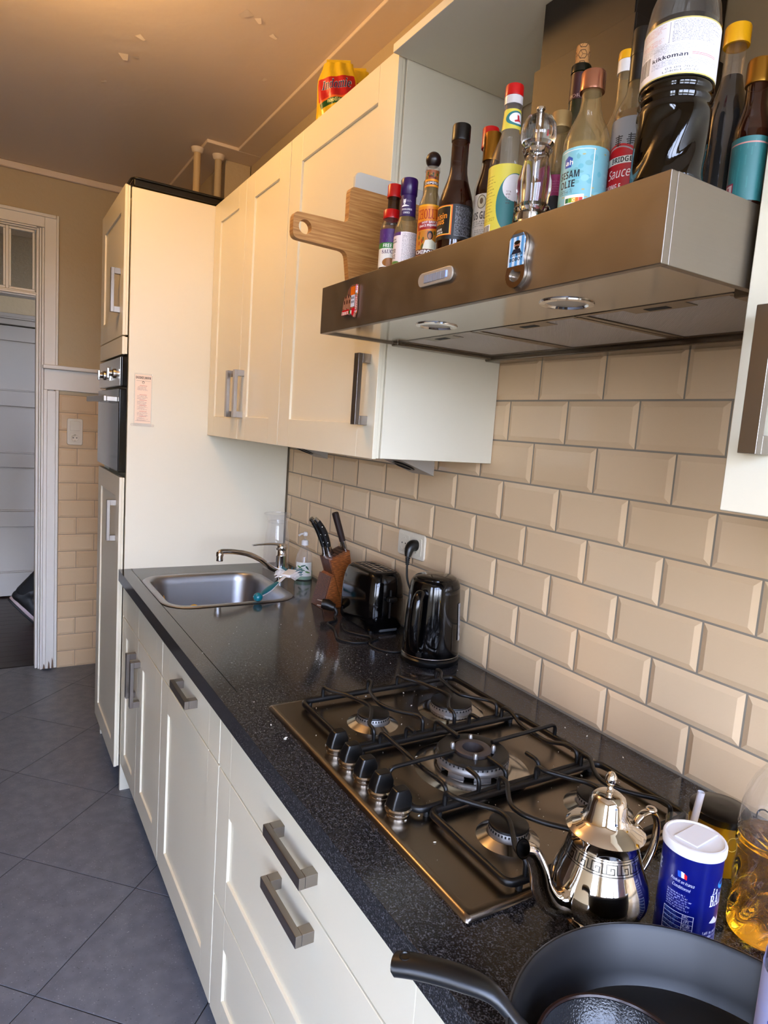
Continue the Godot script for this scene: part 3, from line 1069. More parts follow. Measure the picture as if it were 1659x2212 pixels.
func tall_cabinet() -> void:
	var z0 := -2.03
	var z1 := -1.45
	var t := thing("tall_cabinet", "tall cream cabinet with built-in oven beside the sink", "cabinet", V(-0.36, 0, -1.74))
	pw("side_panel", bx(-0.69, 0.0, z1 - 0.018, -0.004, 2.44, z1, 0.0015), mats.cream_side, t)
	pw("side_panel", bx(-0.69, 0.0, z0, -0.004, 2.44, z0 + 0.018, 0.0015), mats.cream_side, t)
	pw("body", mb().join(bx(-0.66, 1.338, z0 + 0.018, -0.63, 1.345, z1 - 0.018, 0.0)).join(bx(-0.67, 0.09, z0 + 0.018, -0.02, 1.338, z1 - 0.018, 0.0)).join(bx(-0.67, 1.812, z0 + 0.018, -0.02, 2.438, z1 - 0.018, 0.0)).join(bx(-0.1, 1.345, z0 + 0.018, -0.02, 1.812, z1 - 0.018, 0.0)), mats.cream_side, t)
	pw("plinth", bx(-0.62, 0.0, z0 + 0.018, -0.6, 0.09, z1 - 0.018, 0.0), mats.dark, t)
	var d := shaker("door", t, -0.715, 0.11, 1.333, z0 + 0.002, z1 - 0.002)
	bar_handle(d, V(-0.715, 1.15, z1 - 0.075), 0.168, true)
	d = shaker("door", t, -0.715, 1.887, 2.445, z0 + 0.002, z1 - 0.002)
	bar_handle(d, V(-0.715, 2.062, z1 - 0.075), 0.168, true)
	shaker("filler_panel", t, -0.715, 1.814, 1.883, z0 + 0.002, z1 - 0.002, 0.085, false)
	# the oven
	var o := thing("oven", "black glass built-in oven with steel handle and control knobs", "oven", V(-0.4, 1.345, -1.74))
	pw("body", bx(-0.69, 1.348, z0 + 0.024, -0.15, 1.806, z1 - 0.024, 0.003), mats.black_plastic, o)
	var cp := pw("control_panel", bx(-0.716, 1.69, z0 + 0.006, -0.691, 1.808, z1 - 0.004, 0.004), mats.black_gloss, o)
	pw("panel_plate", bx(-0.7185, 1.694, z0 + 0.01, -0.716, 1.804, z1 - 0.012, 0.001), mats.steel_bright, cp)
	for z in [-1.6, -1.86]:
		pw("knob", mb().join(mb().lathe([Vector2(0, 0), Vector2(0.02, 0), Vector2(0.019, 0.006), Vector2(0.012, 0.01), Vector2(0.012, 0.022), Vector2(0, 0.023)], 24), Transform3D(Basis(V(0, 1, 0), V(-1, 0, 0), V(0, 0, 1)), V(-0.7185, 1.745, z))).join(bx(-0.748, 1.723, z - 0.006, -0.737, 1.767, z + 0.006, 0.003)), mats.steel_bright, cp)
	pw("clock_glass", bx(-0.7192, 1.72, -1.79, -0.7185, 1.775, -1.67, 0.0002), mats.black_gloss, cp)
	var dr := pw("door", bx(-0.722, 1.352, z0 + 0.006, -0.692, 1.682, z1 - 0.004, 0.004), mats.black_gloss, o)
	pw("handle", mb().join(bx(-0.775, 1.628, z0 + 0.03, -0.762, 1.652, z1 - 0.03, 0.003)).join(bx(-0.762, 1.63, z0 + 0.04, -0.722, 1.65, z0 + 0.06, 0.002)).join(bx(-0.762, 1.63, z1 - 0.06, -0.722, 1.65, z1 - 0.04, 0.002)), mats.nickel, dr)
	# oven tray lying on top
	var tr := thing("baking_tray", "black metal baking tray lying on top of the tall cabinet", "tray", V(-0.36, 2.441, -1.74))
	put("tray_body", mb().box(V(-0.325, 0.004, -0.285), V(0.325, 0.034, 0.285), 0.006), mats.black_plastic, tr)
	put("rim", mb().tube(rounded([V(-0.33, 0.033, -0.288), V(0.33, 0.033, -0.288), V(0.33, 0.033, 0.288), V(-0.33, 0.033, 0.288)], 0.03, 4, true), 0.005, 6, true), mats.black_plastic, tr)
	put("foot", mb().box(V(-0.3, 0.0, -0.26), V(0.3, 0.005, 0.26), 0.001), mats.black_plastic, tr)


func base_cabinets() -> void:
	var X := -0.69
	var u := [
		["sink_cabinet", "cream two-door base cabinet under the sink", -1.449, -0.745],
		["drawer_cabinet", "cream base cabinet with one drawer above a framed door", -0.743, -0.137],
		["drawer_cabinet", "wide cream drawer cabinet under the gas hob", -0.135, 0.79],
		["base_cabinet", "cream base cabinet under the big pan, nearest the viewer", 0.792, 1.6],
	]
	for i in 4:
		var z0: float = u[i][2]
		var z1: float = u[i][3]
		var t := thing(u[i][0], u[i][1], "cabinet", V(-0.35, 0, (z0 + z1) / 2))
		if i == 0:
			# open carcass so that the sink bowl hangs free
			pw("body", mb().join(bx(X + 0.021, 0.1, z0, -0.02, 0.118, z1, 0.0)).join(bx(X + 0.021, 0.118, z0, -0.02, 0.912, z0 + 0.018, 0.0)).join(bx(X + 0.021, 0.118, z1 - 0.018, -0.02, 0.912, z1, 0.0)).join(bx(-0.03, 0.118, z0 + 0.018, -0.02, 0.912, z1 - 0.018, 0.0)), mats.cream_side, t)
		else:
			pw("body", bx(X + 0.021, 0.1, z0, -0.02, 0.912, z1, 0.0), mats.cream_side, t)
		pw("plinth", bx(-0.62, 0.0, z0, -0.6, 0.1, z1, 0.0), mats.dark, t)
		var g := 0.0018
		if i == 0:
			var zm := -1.13
			# the far door starts behind the tall cabinet's front
			var a := shaker("door", t, X, 0.125, 0.763, z0 + 0.004, zm - g, 0.07)
			bar_handle(a, V(X, 0.615, zm - 0.04), 0.172, true)
			a = shaker("door", t, X, 0.125, 0.763, zm + g, z1 - g, 0.085)
			bar_handle(a, V(X, 0.61, zm + 0.042), 0.172, true)
			shaker("fixed_panel", t, X, 0.768, 0.908, z0 + 0.004, zm - g, 0.07, false)
			shaker("fixed_panel", t, X, 0.768, 0.908, zm + g, z1 - g, 0.085, false)
		elif i == 1:
			var a := shaker("drawer_front", t, X, 0.768, 0.908, z0 + g, z1 - g, 0.087, false)
			bar_handle(a, V(X, 0.84, -0.415), 0.165, false)
			shaker("door", t, X, 0.125, 0.763, z0 + g, z1 - g, 0.087)
		elif i == 2:
			var a := shaker("drawer_front", t, X, 0.768, 0.908, z0 + g, z1 - g, 0.082, false)
			bar_handle(a, V(X, 0.835, 0.329), 0.168, false)
			a = shaker("drawer_front", t, X, 0.436, 0.763, z0 + g, z1 - g, 0.085)
			bar_handle(a, V(X, 0.729, 0.329), 0.168, false)
			shaker("drawer_front", t, X, 0.125, 0.431, z0 + g, z1 - g, 0.085)
		else:
			shaker("drawer_front", t, X, 0.768, 0.908, z0 + g, z1 - g, 0.085, false)
			shaker("door", t, X, 0.125, 0.763, z0 + g, (z0 + z1) / 2 - g, 0.085)
			shaker("door", t, X, 0.125, 0.763, (z0 + z1) / 2 + g, z1 - g, 0.085)


func worktop_and_sink() -> void:
	var w := thing("worktop", "long black speckled granite worktop with polished surface", "worktop", V(-0.35, 0.915, 0.0))
	var y0 := 0.914
	# the slab round the sink: ring between a rectangle and the rounded cut-out
	var cx := -0.4275
	var cz := -1.055
	var hole := rrect(0.45, 0.464, 0.085, 7)
	var rx0 := -0.664
	var rx1 := -0.003
	var rz0 := -1.449
	var rz1 := -0.7
	var m := mb()
	var outer := PackedVector2Array([Vector2(rx0, rz0), Vector2(rx1, rz0), Vector2(rx1, rz1), Vector2(rx0, rz1)])
	var angs := []
	for p in hole: angs.append(p.angle())
	for p in outer: angs.append((p - Vector2(cx, cz)).angle())
	angs.sort()
	var inn := []
	var out := []
	for a in angs:
		var d := Vector2(cos(a), sin(a))
		var far := d * 2.0
		var ip := Vector2.ZERO
		for i in hole.size():
			var q = Geometry2D.segment_intersects_segment(Vector2.ZERO, far, hole[i], hole[(i + 1) % hole.size()])
			if q != null: ip = q
		if ip == Vector2.ZERO: continue
		var op := Vector2.ZERO
		for i in 4:
			var q = Geometry2D.segment_intersects_segment(Vector2(cx, cz), Vector2(cx, cz) + far, outer[i], outer[(i + 1) % 4])
			if q != null: op = q
		if op == Vector2.ZERO: continue
		inn.append(Vector2(cx, cz) + ip)
		out.append(op)
	var k := inn.size()
	for i in k:
		var j := (i + 1) % k
		for s in [[TOP, 1.0], [y0, -1.0]]:
			m.flat(V(inn[i].x, s[0], inn[i].y), V(inn[j].x, s[0], inn[j].y), V(out[j].x, s[0], out[j].y), V(out[i].x, s[0], out[i].y), V(0, s[1], 0))
		var d: Vector2 = Vector2(cx, cz) - inn[i]
		m.flat(V(inn[i].x, y0, inn[i].y), V(inn[j].x, y0, inn[j].y), V(inn[j].x, TOP, inn[j].y), V(inn[i].x, TOP, inn[i].y), V(d.x, 0, d.y).normalized())
	m.join(bx(rx0, y0, rz1, -0.003, TOP, -0.1, 0.0))
	pw("slab", m, mats.granite, w)
	pw("front_slab", mb().prism(PackedVector2Array([Vector2(-0.712, -1.448), Vector2(-0.6655, -1.448), Vector2(-0.6655, -0.0997), Vector2(-0.003, -0.0997), Vector2(-0.003, 1.62), Vector2(-0.712, 1.62)]), y0, TOP, Transform3D(Basis(V(1, 0, 0), V(0, 0, 1), V(0, 1, 0))), 0.0006), mats.granite, w)
	# sink
	var s := thing("kitchen_sink", "rounded steel sink bowl set into the black worktop", "sink", V(cx, 0.78, cz))
	var rings := []
	var prof := [[0.476, 0.49, 0.098, TOP + 0.0015], [0.47, 0.484, 0.096, TOP + 0.004], [0.43, 0.444, 0.08, TOP + 0.0035], [0.418, 0.432, 0.076, TOP - 0.004], [0.41, 0.424, 0.076, TOP - 0.03], [0.395, 0.409, 0.075, 0.83], [0.375, 0.389, 0.08, 0.803], [0.32, 0.334, 0.08, 0.793], [0.1, 0.1, 0.045, 0.789]]
	for p in prof:
		var ring := []
		for q in rrect(p[0], p[1], p[2], 7): ring.append(V(cx + q.x, p[3], cz + q.y))
		rings.append(ring)
	var sm := mb().loft(rings, false, true, 0.2)
	pw("bowl", sm, mats.sink_steel, s)
	pw("drain", mb().join(mb().lathe([Vector2(0.05, 0), Vector2(0.048, 0.004), Vector2(0.036, 0.003), Vector2(0.03, -0.001), Vector2(0, -0.001)], 28), Transform3D(Basis(), V(cx, 0.7925, cz))), mats.chrome, s)
	pw("underside", mb().join(bx(cx - 0.16, 0.779, cz - 0.16, cx + 0.16, 0.787, cz + 0.16, 0.0)), mats.steel_bright, s)


func wall_cabinets() -> void:
	var X := -0.372
	var t := thing("wall_cabinet", "cream two-door wall cabinet over the sink, next to the tall cabinet", "cabinet", V(-0.18, 1.52, -1.06))
	pw("body", bx(X + 0.021, 1.524, -1.4475, -0.003, 2.436, -0.667, 0.001), mats.cream_side, t)
	var d := shaker("door", t, X, 1.52, 2.44, -1.4475, -1.067, 0.08)
	bar_handle(d, V(X, 1.685, -1.105), 0.17, true)
	d = shaker("door", t, X, 1.52, 2.44, -1.063, -0.667, 0.085)
	bar_handle(d, V(X, 1.685, -1.02), 0.17, true)
	t = thing("wall_cabinet", "cream single-door wall cabinet beside the cooker hood, boards leaning on it", "cabinet", V(-0.18, 1.52, -0.355))
	pw("body", bx(X + 0.021, 1.524, -0.664, -0.003, 2.436, -0.07, 0.001), mats.cream_side, t)
	pw("side_panel", bx(X + 0.022, 1.522, -0.069, -0.003, 2.438, -0.05, 0.0012), mats.cream_side, t)
	d = shaker("door", t, X, 1.52, 2.44, -0.663, -0.052, 0.085)
	bar_handle(d, V(X, 1.685, -0.098), 0.17, true)
	t = thing("wall_cabinet", "cream wall cabinet at the right edge, close to the viewer", "cabinet", V(-0.18, 1.52, 1.2))
	pw("body", bx(X + 0.021, 1.524, 0.834, -0.003, 2.436, 1.62, 0.001), mats.cream_side, t)
	d = pw("door", bx(X, 1.52, 0.832, X + 0.02, 2.44, 1.225, 0.0018), mats.cream, t)
	bar_handle(d, V(X, 1.678, 0.877), 0.17, true)
	pw("door", bx(X, 1.52, 1.229, X + 0.02, 2.44, 1.622, 0.0018), mats.cream, t)
	# bridging board over the hood
	var b := put("bridging_board", bx(-0.39, 2.421, -0.049, -0.004, 2.44, 0.831, 0.0015), mats.cream_side)
	tag(b, "cream board bridging the wall cabinets above the bottles", "shelf")


func cooker_hood() -> void:
	var t := thing("cooker_hood", "brushed steel cooker hood with bottles standing on top", "cooker hood", V(-0.27, 1.795, 0.39))
	var z0 := -0.046
	var z1 := 0.826
	var x0 := -0.53
	# canopy: shell of plates, open below
	var m := mb()
	m.join(bx(x0, 1.793, z0, x0 + 0.012, 1.892, z1, 0.0012))
	m.join(bx(x0 + 0.012, 1.793, z0, -0.006, 1.8925, z0 + 0.01, 0.001))
	m.join(bx(x0 + 0.012, 1.793, z1 - 0.01, -0.006, 1.8925, z1, 0.001))
	m.join(bx(x0 + 0.012, 1.881, z0 + 0.01, -0.006, 1.892, z1 - 0.01, 0.0))
	pw("canopy", m, mats.steel, t)
	# underside: front strip with lamps, filters, back bar
	pw("front_strip", bx(x0 + 0.012, 1.797, z0 + 0.01, -0.345, 1.803, z1 - 0.01, 0.001), mats.steel_bright, t)
	pw("back_bar", mb().join(bx(-0.06, 1.785, z0, -0.006, 1.8, z1, 0.003)).join(bx(-0.345, 1.789, z0 + 0.002, -0.06, 1.801, z0 + 0.03, 0.002)).join(bx(-0.345, 1.789, z1 - 0.03, -0.06, 1.801, z1 - 0.002, 0.002)), mats.hob_steel, t)
	var mesh_im := sheet(64, 64, Color(0.5, 0.5, 0.5))
	for y in 64:
		for x in 64:
			var q := 0.25 if (x + y) % 8 < 3 and (x - y + 64) % 8 < 3 else 0.8
			mesh_im.set_pixel(x, y, Color(q, q, q))
	var fm := mat("filter_mesh", Color(0.72, 0.69, 0.66), 0.5, 0.25, {"heightmap_enabled": true, "heightmap_texture": tx(mesh_im), "heightmap_scale": 0.15})
	triplanar(fm, V(28, 28, 28))
	var fw := (z1 - z0 - 0.06) / 3.0
	for i in 3:
		var a := z0 + 0.03 + i * fw
		var f := pw("filter", bx(-0.338, 1.7985, a + 0.012, -0.068, 1.806, a + fw - 0.012, 0.001), fm, t)
		pw("filter_frame", mb().join(bx(-0.344, 1.796, a + 0.002, -0.332, 1.807, a + fw - 0.002, 0.001)).join(bx(-0.074, 1.796, a + 0.002, -0.062, 1.807, a + fw - 0.002, 0.001)).join(bx(-0.332, 1.796, a + 0.002, -0.074, 1.807, a + 0.014, 0.001)).join(bx(-0.332, 1.796, a + fw - 0.014, -0.074, 1.807, a + fw - 0.002, 0.001)), mats.hob_steel, f)
		pw("latch", mb().join(bx(-0.322, 1.7965, a + fw * 0.5 - 0.02, -0.306, 1.7985, a + fw * 0.5 + 0.02, 0.001)), mats.dark, f)
		pw("latch_plate", mb().join(bx(-0.33, 1.797, a + fw * 0.5 - 0.05, -0.298, 1.7984, a + fw * 0.5 + 0.055, 0.002)), mats.hob_steel, f)
	for z in [0.25, 0.585]:
		var l := pw("lamp_ring", mb().join(mb().lathe([Vector2(0.042, 0.004), Vector2(0.04, -0.001), Vector2(0.032, -0.002), Vector2(0.028, 0.003)], 32), Transform3D(Basis(), V(-0.423, 1.796, z))), mats.chrome, t)
		pw("lamp_glass", mb().join(mb().lathe([Vector2(0, 0.0), Vector2(0.029, 0.001), Vector2(0.029, 0.003)], 24), Transform3D(Basis(), V(-0.423, 1.796, z))), mat("lamp_cover", Color(0.62, 0.6, 0.56), 0.3), l)
	# control strip with five keys
	var zc := 0.393
	var pill := rrect(0.098, 0.023, 0.0112, 6)
	var xf := Transform3D(Basis(V(0, 0, 1), V(0, 1, 0), V(-1, 0, 0)), V(x0, 1.846, zc))
	var c := pw("control_strip", mb().prism(pill, 0.0, 0.004, xf, 0.0012, true), mat("satin_silver", Color(0.74, 0.7, 0.64), 0.4, 0.45), t)
	for i in 5:
		var z := zc - 0.024 + i * 0.0125
		pw("key", bx(x0 - 0.0052, 1.8395, z - 0.0055, x0 - 0.0035, 1.8525, z + 0.0055, 0.0006), mat("hood_key", Color(0.55, 0.56, 0.6), 0.3), c)
	pw("indicator_light", bx(x0 - 0.0054, 1.841, zc + 0.0325, x0 - 0.0036, 1.851, zc + 0.0355, 0.0003), mat("indicator_glow", Color(0.6, 0.7, 1.0), 0.3, 0.0, {"emission_enabled": true, "emission": Color(0.5, 0.6, 1.0), "emission_energy_multiplier": 0.6}), c)
	# chimney of two telescoped ducts
	var ch := pw("lower_duct", mb().join(bx(-0.25, 1.893, 0.266, -0.246, 2.3, 0.502, 0.001)).join(bx(-0.246, 1.893, 0.266, -0.006, 2.3, 0.27, 0.0008)).join(bx(-0.246, 1.893, 0.498, -0.006, 2.3, 0.502, 0.0008)), mat("duct_steel", Color(0.3, 0.285, 0.275), 0.5, 0.9), t)
	pw("upper_duct", mb().join(bx(-0.244, 2.26, 0.274, -0.24, 2.42, 0.494, 0.001)).join(bx(-0.24, 2.26, 0.274, -0.006, 2.42, 0.278, 0.0008)).join(bx(-0.24, 2.26, 0.49, -0.006, 2.42, 0.494, 0.0008)), mat("duct_steel", Color(0.3, 0.285, 0.275), 0.5, 0.9), t)
	# rating sticker on the side of the duct
	var st := sheet(160, 256, Color(0.2, 0.17, 0.15))
	fine_print(st, 14, 12, 130, 60, 16, Color(0.04, 0.03, 0.03), 0.6)
	fine_print(st, 40, 90, 90, 150, 13, Color(0.1, 0.085, 0.075), 0.5)
	var sk := mb()
	sk.flat(V(-0.075, 2.12, 0.5026), V(-0.012, 2.12, 0.5026), V(-0.012, 2.27, 0.5026), V(-0.075, 2.27, 0.5026), V(0, 0, 1), [Vector2(0, 1), Vector2(1, 1), Vector2(1, 0), Vector2(0, 0)])
	pw("rating_sticker", sk, printed("rating_sticker", st), ch)


func rod(m: MB, pts: Array, r := 0.0042, bend := 0.014) -> void:
	m.tube(rounded(pts, bend, 4), r, 6)


func hob() -> void:
	var t := thing("gas_hob", "five-burner steel gas hob with black grates, set into the worktop", "hob", V(-0.375, TOP, 0.366))
	var x0 := -0.632
	var x1 := -0.12
	var z0 := 0.008
	var z1 := 0.726
	var plate := mb()
	# plate with a raised sloping rim
	var lo := []
	var mid := []
	var hi := []
	var inner := []
	for q in rrect(x1 - x0, z1 - z0, 0.008, 3): lo.append(V((x0 + x1) / 2 + q.x, TOP + 0.0005, (z0 + z1) / 2 + q.y))
	for q in rrect(x1 - x0 - 0.003, z1 - z0 - 0.003, 0.008, 3): mid.append(V((x0 + x1) / 2 + q.x, TOP + 0.006, (z0 + z1) / 2 + q.y))
	for q in rrect(x1 - x0 - 0.014, z1 - z0 - 0.014, 0.008, 3): hi.append(V((x0 + x1) / 2 + q.x, TOP + 0.009, (z0 + z1) / 2 + q.y))
	for q in rrect(x1 - x0 - 0.03, z1 - z0 - 0.03, 0.008, 3): inner.append(V((x0 + x1) / 2 + q.x, TOP + 0.0085, (z0 + z1) / 2 + q.y))
	plate.loft([lo, mid, hi, inner], true, true, 0.3)
	pw("plate", plate, mats.hob_steel, t)
	# pressed trough outline under the grates
	var Y := TOP + 0.0085
	# burners
	var burners := [[-0.459, 0.178, 0.034, 0], [-0.262, 0.192, 0.046, 0], [-0.379, 0.415, 0.068, 1], [-0.462, 0.612, 0.031, 0], [-0.258, 0.615, 0.036, 0]]
	for b in burners:
		var r: float = b[2]
		var at := V(b[0], Y, b[1])
		var cup := mb().lathe([Vector2(r * 1.62, 0.0), Vector2(r * 1.5, 0.002), Vector2(r * 1.12, 0.008), Vector2(r * 1.0, 0.006), Vector2(r * 0.98, 0.001)], 40, at)
		if b[3] == 0:
			var p := pw("burner", cup, mats.steel_bright, t)
			pw("flame_ring", mb().lathe([Vector2(r * 0.9, 0.004), Vector2(r, 0.006), Vector2(r, 0.017), Vector2(r * 0.96, 0.019), Vector2(r * 0.5, 0.019)], 40, at), mats.aluminium, p)
			var ports := mb()
			for i in 36:
				var a := TAU * i / 36
				ports.box(V(-0.0012, -0.0018, -0.0006), V(0.0012, 0.0016, 0.0008), 0.0, Transform3D(Basis(Vector3.UP, -a + PI / 2), at + V(cos(a) * r, 0.0165, sin(a) * r)))
			pw("painted_flame_ports", ports, mats.dark, p)  # near-black blocks stand in for the shade inside the ports
			pw("burner_cap", mb().lathe([Vector2(r * 0.5, 0.0195), Vector2(r * 0.98, 0.0195), Vector2(r * 1.02, 0.021), Vector2(r * 1.0, 0.024), Vector2(r * 0.9, 0.0255), Vector2(0, 0.026)], 40, at), mats.iron, p)
		else:
			var p := pw("wok_burner", cup, mats.steel_bright, t)
			# castellated lower ring, outer ring, middle ring, open centre
			var foot := mb()
			for i in 8:
				foot.lathe([Vector2(r * 0.8, 0.004), Vector2(r * 0.96, 0.004), Vector2(r * 0.96, 0.02), Vector2(r * 0.8, 0.02)], 5, at, TAU * i / 8 + 0.1, TAU * i / 8 + 0.6)
			pw("burner_foot", foot, mats.aluminium, p)
			pw("flame_ring", mb().lathe([Vector2(r * 0.75, 0.014), Vector2(r * 0.99, 0.014), Vector2(r * 1.02, 0.017), Vector2(r * 1.02, 0.022), Vector2(r, 0.024), Vector2(r, 0.03), Vector2(r * 0.97, 0.031), Vector2(r * 0.6, 0.031)], 48, at), mats.aluminium, p)
			pw("burner_cap", mb().lathe([Vector2(r * 0.62, 0.026), Vector2(r * 0.62, 0.0312), Vector2(r * 1.0, 0.0312), Vector2(r * 1.01, 0.0325), Vector2(r * 0.96, 0.036), Vector2(r * 0.64, 0.0375), Vector2(r * 0.6, 0.036), Vector2(r * 0.6, 0.026)], 48, at), mats.iron, p)
			pw("inner_ring", mb().lathe([Vector2(r * 0.5, 0.026), Vector2(r * 0.52, 0.039), Vector2(r * 0.48, 0.041), Vector2(r * 0.34, 0.0415), Vector2(r * 0.3, 0.04), Vector2(r * 0.3, 0.02), Vector2(0, 0.02)], 40, at), mat("inner_burner", Color(0.3, 0.27, 0.26), 0.5, 0.5), p)
			for i in 4:
				var a := TAU * i / 4 + 0.55
				pw("ignition_lug", mb().lathe([Vector2(0.0045, 0.0), Vector2(0.0045, 0.012), Vector2(0.003, 0.015), Vector2(0, 0.0155)], 10, at + V(cos(a) * r * 0.57, 0.032, sin(a) * r * 0.57)), mats.aluminium, p)
			var ports := mb()
			for i in 48:
				var a := TAU * i / 48
				ports.box(V(-0.0012, -0.0018, -0.0006), V(0.0012, 0.0016, 0.0008), 0.0, Transform3D(Basis(Vector3.UP, -a + PI / 2), at + V(cos(a) * r, 0.0285, sin(a) * r)))
			pw("painted_flame_ports", ports, mats.dark, p)  # solid dark blocks again, painted shade of the port openings
	# knobs
	for z in [0.262, 0.318, 0.374, 0.428, 0.486]:
		var k := V(-0.588, Y, z)
		var o := pw("knob_base", mb().lathe([Vector2(0.0195, 0.0), Vector2(0.02, 0.004), Vector2(0.018, 0.006), Vector2(0.018, 0.0075), Vector2(0.0225, 0.009), Vector2(0.023, 0.013), Vector2(0.021, 0.0155), Vector2(0, 0.016)], 32, k), mats.steel_bright, t)
		var rg := []
		for s in [[0.039, 0.013, 0.0155], [0.036, 0.0122, 0.03], [0.025, 0.0095, 0.0435], [0.022, 0.008, 0.0445]]:
			var ring := []
			for q in rrect(s[0], s[1] * 2, minf(s[1] * 0.9, 0.004), 3): ring.append(k + V(q.x * 0.99 + (0.0 if s[2] < 0.03 else 0.002), s[2], q.y))
			rg.append(ring)
		pw("knob_grip", mb().loft(rg, true, true, 0.86), mats.black_plastic, o)
	# grates
	for g in [[0.05, 0.28, 0], [0.292, 0.51, 1], [0.52, 0.712, 2]]:
		var a: float = g[0]
		var b: float = g[1]
		var xf := -0.568
		if g[2] == 2: xf = -0.55
		var xb := -0.152
		var fy := TOP + 0.021
		var gy := TOP + 0.05
		var root := pw("grate", mb().tube(rounded([V(xf, fy, a), V(xb, fy, a), V(xb, fy, b), V(xf, fy, b)], 0.018, 5, true), 0.0058, 6, true, 1.25), mats.iron, t)
		for f in [[xf + 0.02, a], [xb - 0.02, a], [xf + 0.02, b], [xb - 0.02, b]]:
			pw("rubber_foot", mb().lathe([Vector2(0, 0), Vector2(0.005, 0), Vector2(0.0055, 0.006), Vector2(0.003, 0.013), Vector2(0, 0.013)], 10, V(f[0], Y, f[1])), mats.black_rubber, root)
		if g[2] != 1:
			var pair := [burners[0], burners[1]] if g[2] == 0 else [burners[3], burners[4]]
			for bb in pair:
				for s in [-1.0, 1.0]:
					var bxx: float = bb[0]
					var bz: float = bb[1]
					var m := mb()
					var wv := 0.058
					rod(m, [V(bxx + s * wv, fy, a), V(bxx + s * wv, gy, a), V(bxx + s * wv, gy, a + 0.02), V(bxx + s * 0.03, gy - 0.002, a + 0.055), V(bxx + s * 0.013, gy, bz - 0.012), V(bxx + s * 0.013, gy, bz + 0.012), V(bxx + s * 0.03, gy - 0.002, b - 0.06), V(bxx + s * wv, gy, b - 0.022), V(bxx + s * wv, gy, b), V(bxx + s * wv, fy, b)])
					pw("pan_support", m, mats.iron, root)
		else:
			var c: Array = burners[2]
			var r: float = c[2]
			var arms := [
				[V(xf, fy, c[1] + 0.005), V(xf, gy, c[1] + 0.005), V(c[0] - r * 0.68, gy, c[1])],
				[V(xb, fy, c[1] - 0.01), V(xb, gy, c[1] - 0.01), V(c[0] + r * 0.68, gy, c[1])],
				[V(c[0], fy, a), V(c[0], gy, a), V(c[0], gy, c[1] - r * 0.66)],
				[V(c[0], fy, b), V(c[0], gy, b), V(c[0], gy, c[1] + r * 0.66)],
				[V(-0.51, fy, a), V(-0.51, gy, a), V(-0.51, gy, a + 0.03), V(-0.5, gy - 0.01, a + 0.07), V(-0.5, gy - 0.012, b - 0.07), V(-0.51, gy, b - 0.03), V(-0.51, gy, b), V(-0.51, fy, b)],
				[V(-0.2, fy, a), V(-0.2, gy, a), V(-0.2, gy, a + 0.03), V(-0.21, gy - 0.01, a + 0.07), V(-0.21, gy - 0.012, b - 0.07), V(-0.2, gy, b - 0.03), V(-0.2, gy, b), V(-0.2, fy, b)],
				[V(-0.44, fy, b), V(-0.44, gy, b), V(-0.44, gy, b - 0.035)],
				[V(-0.3, fy, b), V(-0.3, gy, b), V(-0.3, gy, b - 0.035)],
				[V(-0.45, fy, a), V(-0.45, gy, a), V(-0.45, gy, a + 0.03)],
				[V(-0.29, fy, a), V(-0.29, gy, a), V(-0.29, gy, a + 0.03)],
			]
			for p in arms:
				var m := mb()
				rod(m, p)
				pw("pan_support", m, mats.iron, root)


# a bottle standing on the hood: glass profile, liquid up to fill, cap profile, printed labels [y0, y1, r0, r1, span, turn, material]
func bottle(called: String, label: String, at: Vector3, prof: Array, glass_mat: Material, fill: float, liquid: Material, cap: Array, cap_mat: Material, labels: Array, turn_off := 0.0) -> Node3D:
	var t := thing(called, label, "bottle", at, 0.0, "bottles on the cooker hood")
	put("glass_body", mb().lathe(prof, 36), glass_mat, t)
	if fill > 0.0:
		var inner := [Vector2(0, 0.004)]
		for i in prof.size():
			var p: Vector2 = prof[i]
			if p.y <= fill and p.y > 0.003 and p.x > 0.003:
				inner.append(Vector2(p.x - 0.0014, p.y))
			elif p.y > fill:
				var q: Vector2 = prof[i - 1]
				var w := (fill - q.y) / maxf(p.y - q.y, 1e-5)
				inner.append(Vector2(lerpf(q.x, p.x, w) - 0.0014, fill))
				break
		inner.append(Vector2(0, fill))
		put("liquid", mb().lathe(inner, 32), liquid, t)
	if cap.size():
		put("cap", mb().lathe(cap, 32), cap_mat, t)
	var a := atan2(CAM.z - at.z, CAM.x - at.x) + turn_off
	for l in labels:
		put("label" if l.size() < 8 else l[7], patch(l[2], l[0], l[1], a + l[5], l[4], l[3]), l[6], t)
	return t


# shoulder-and-neck bottle outline
func outline(r: float, body: float, neck_r: float, neck_y: float, h: float, curve := 6) -> Array:
	var p := [Vector2(0, 0.0), Vector2(r * 0.86, 0.0), Vector2(r * 0.97, 0.003), Vector2(r, 0.009), Vector2(r, body)]
	for i in range(1, curve + 1):
		var t := float(i) / curve
		var e := t * t * (3 - 2 * t)
		p.append(Vector2(lerpf(r, neck_r, e), lerpf(body, neck_y, t)))
	p.append(Vector2(neck_r, h))
	return p


func screw_cap(r: float, y0: float, y1: float) -> Array:
	return [Vector2(r * 0.8, y0), Vector2(r, y0), Vector2(r * 1.02, y0 + 0.003), Vector2(r, y0 + 0.005), Vector2(r, y1 - 0.002), Vector2(r * 0.94, y1), Vector2(0, y1)]


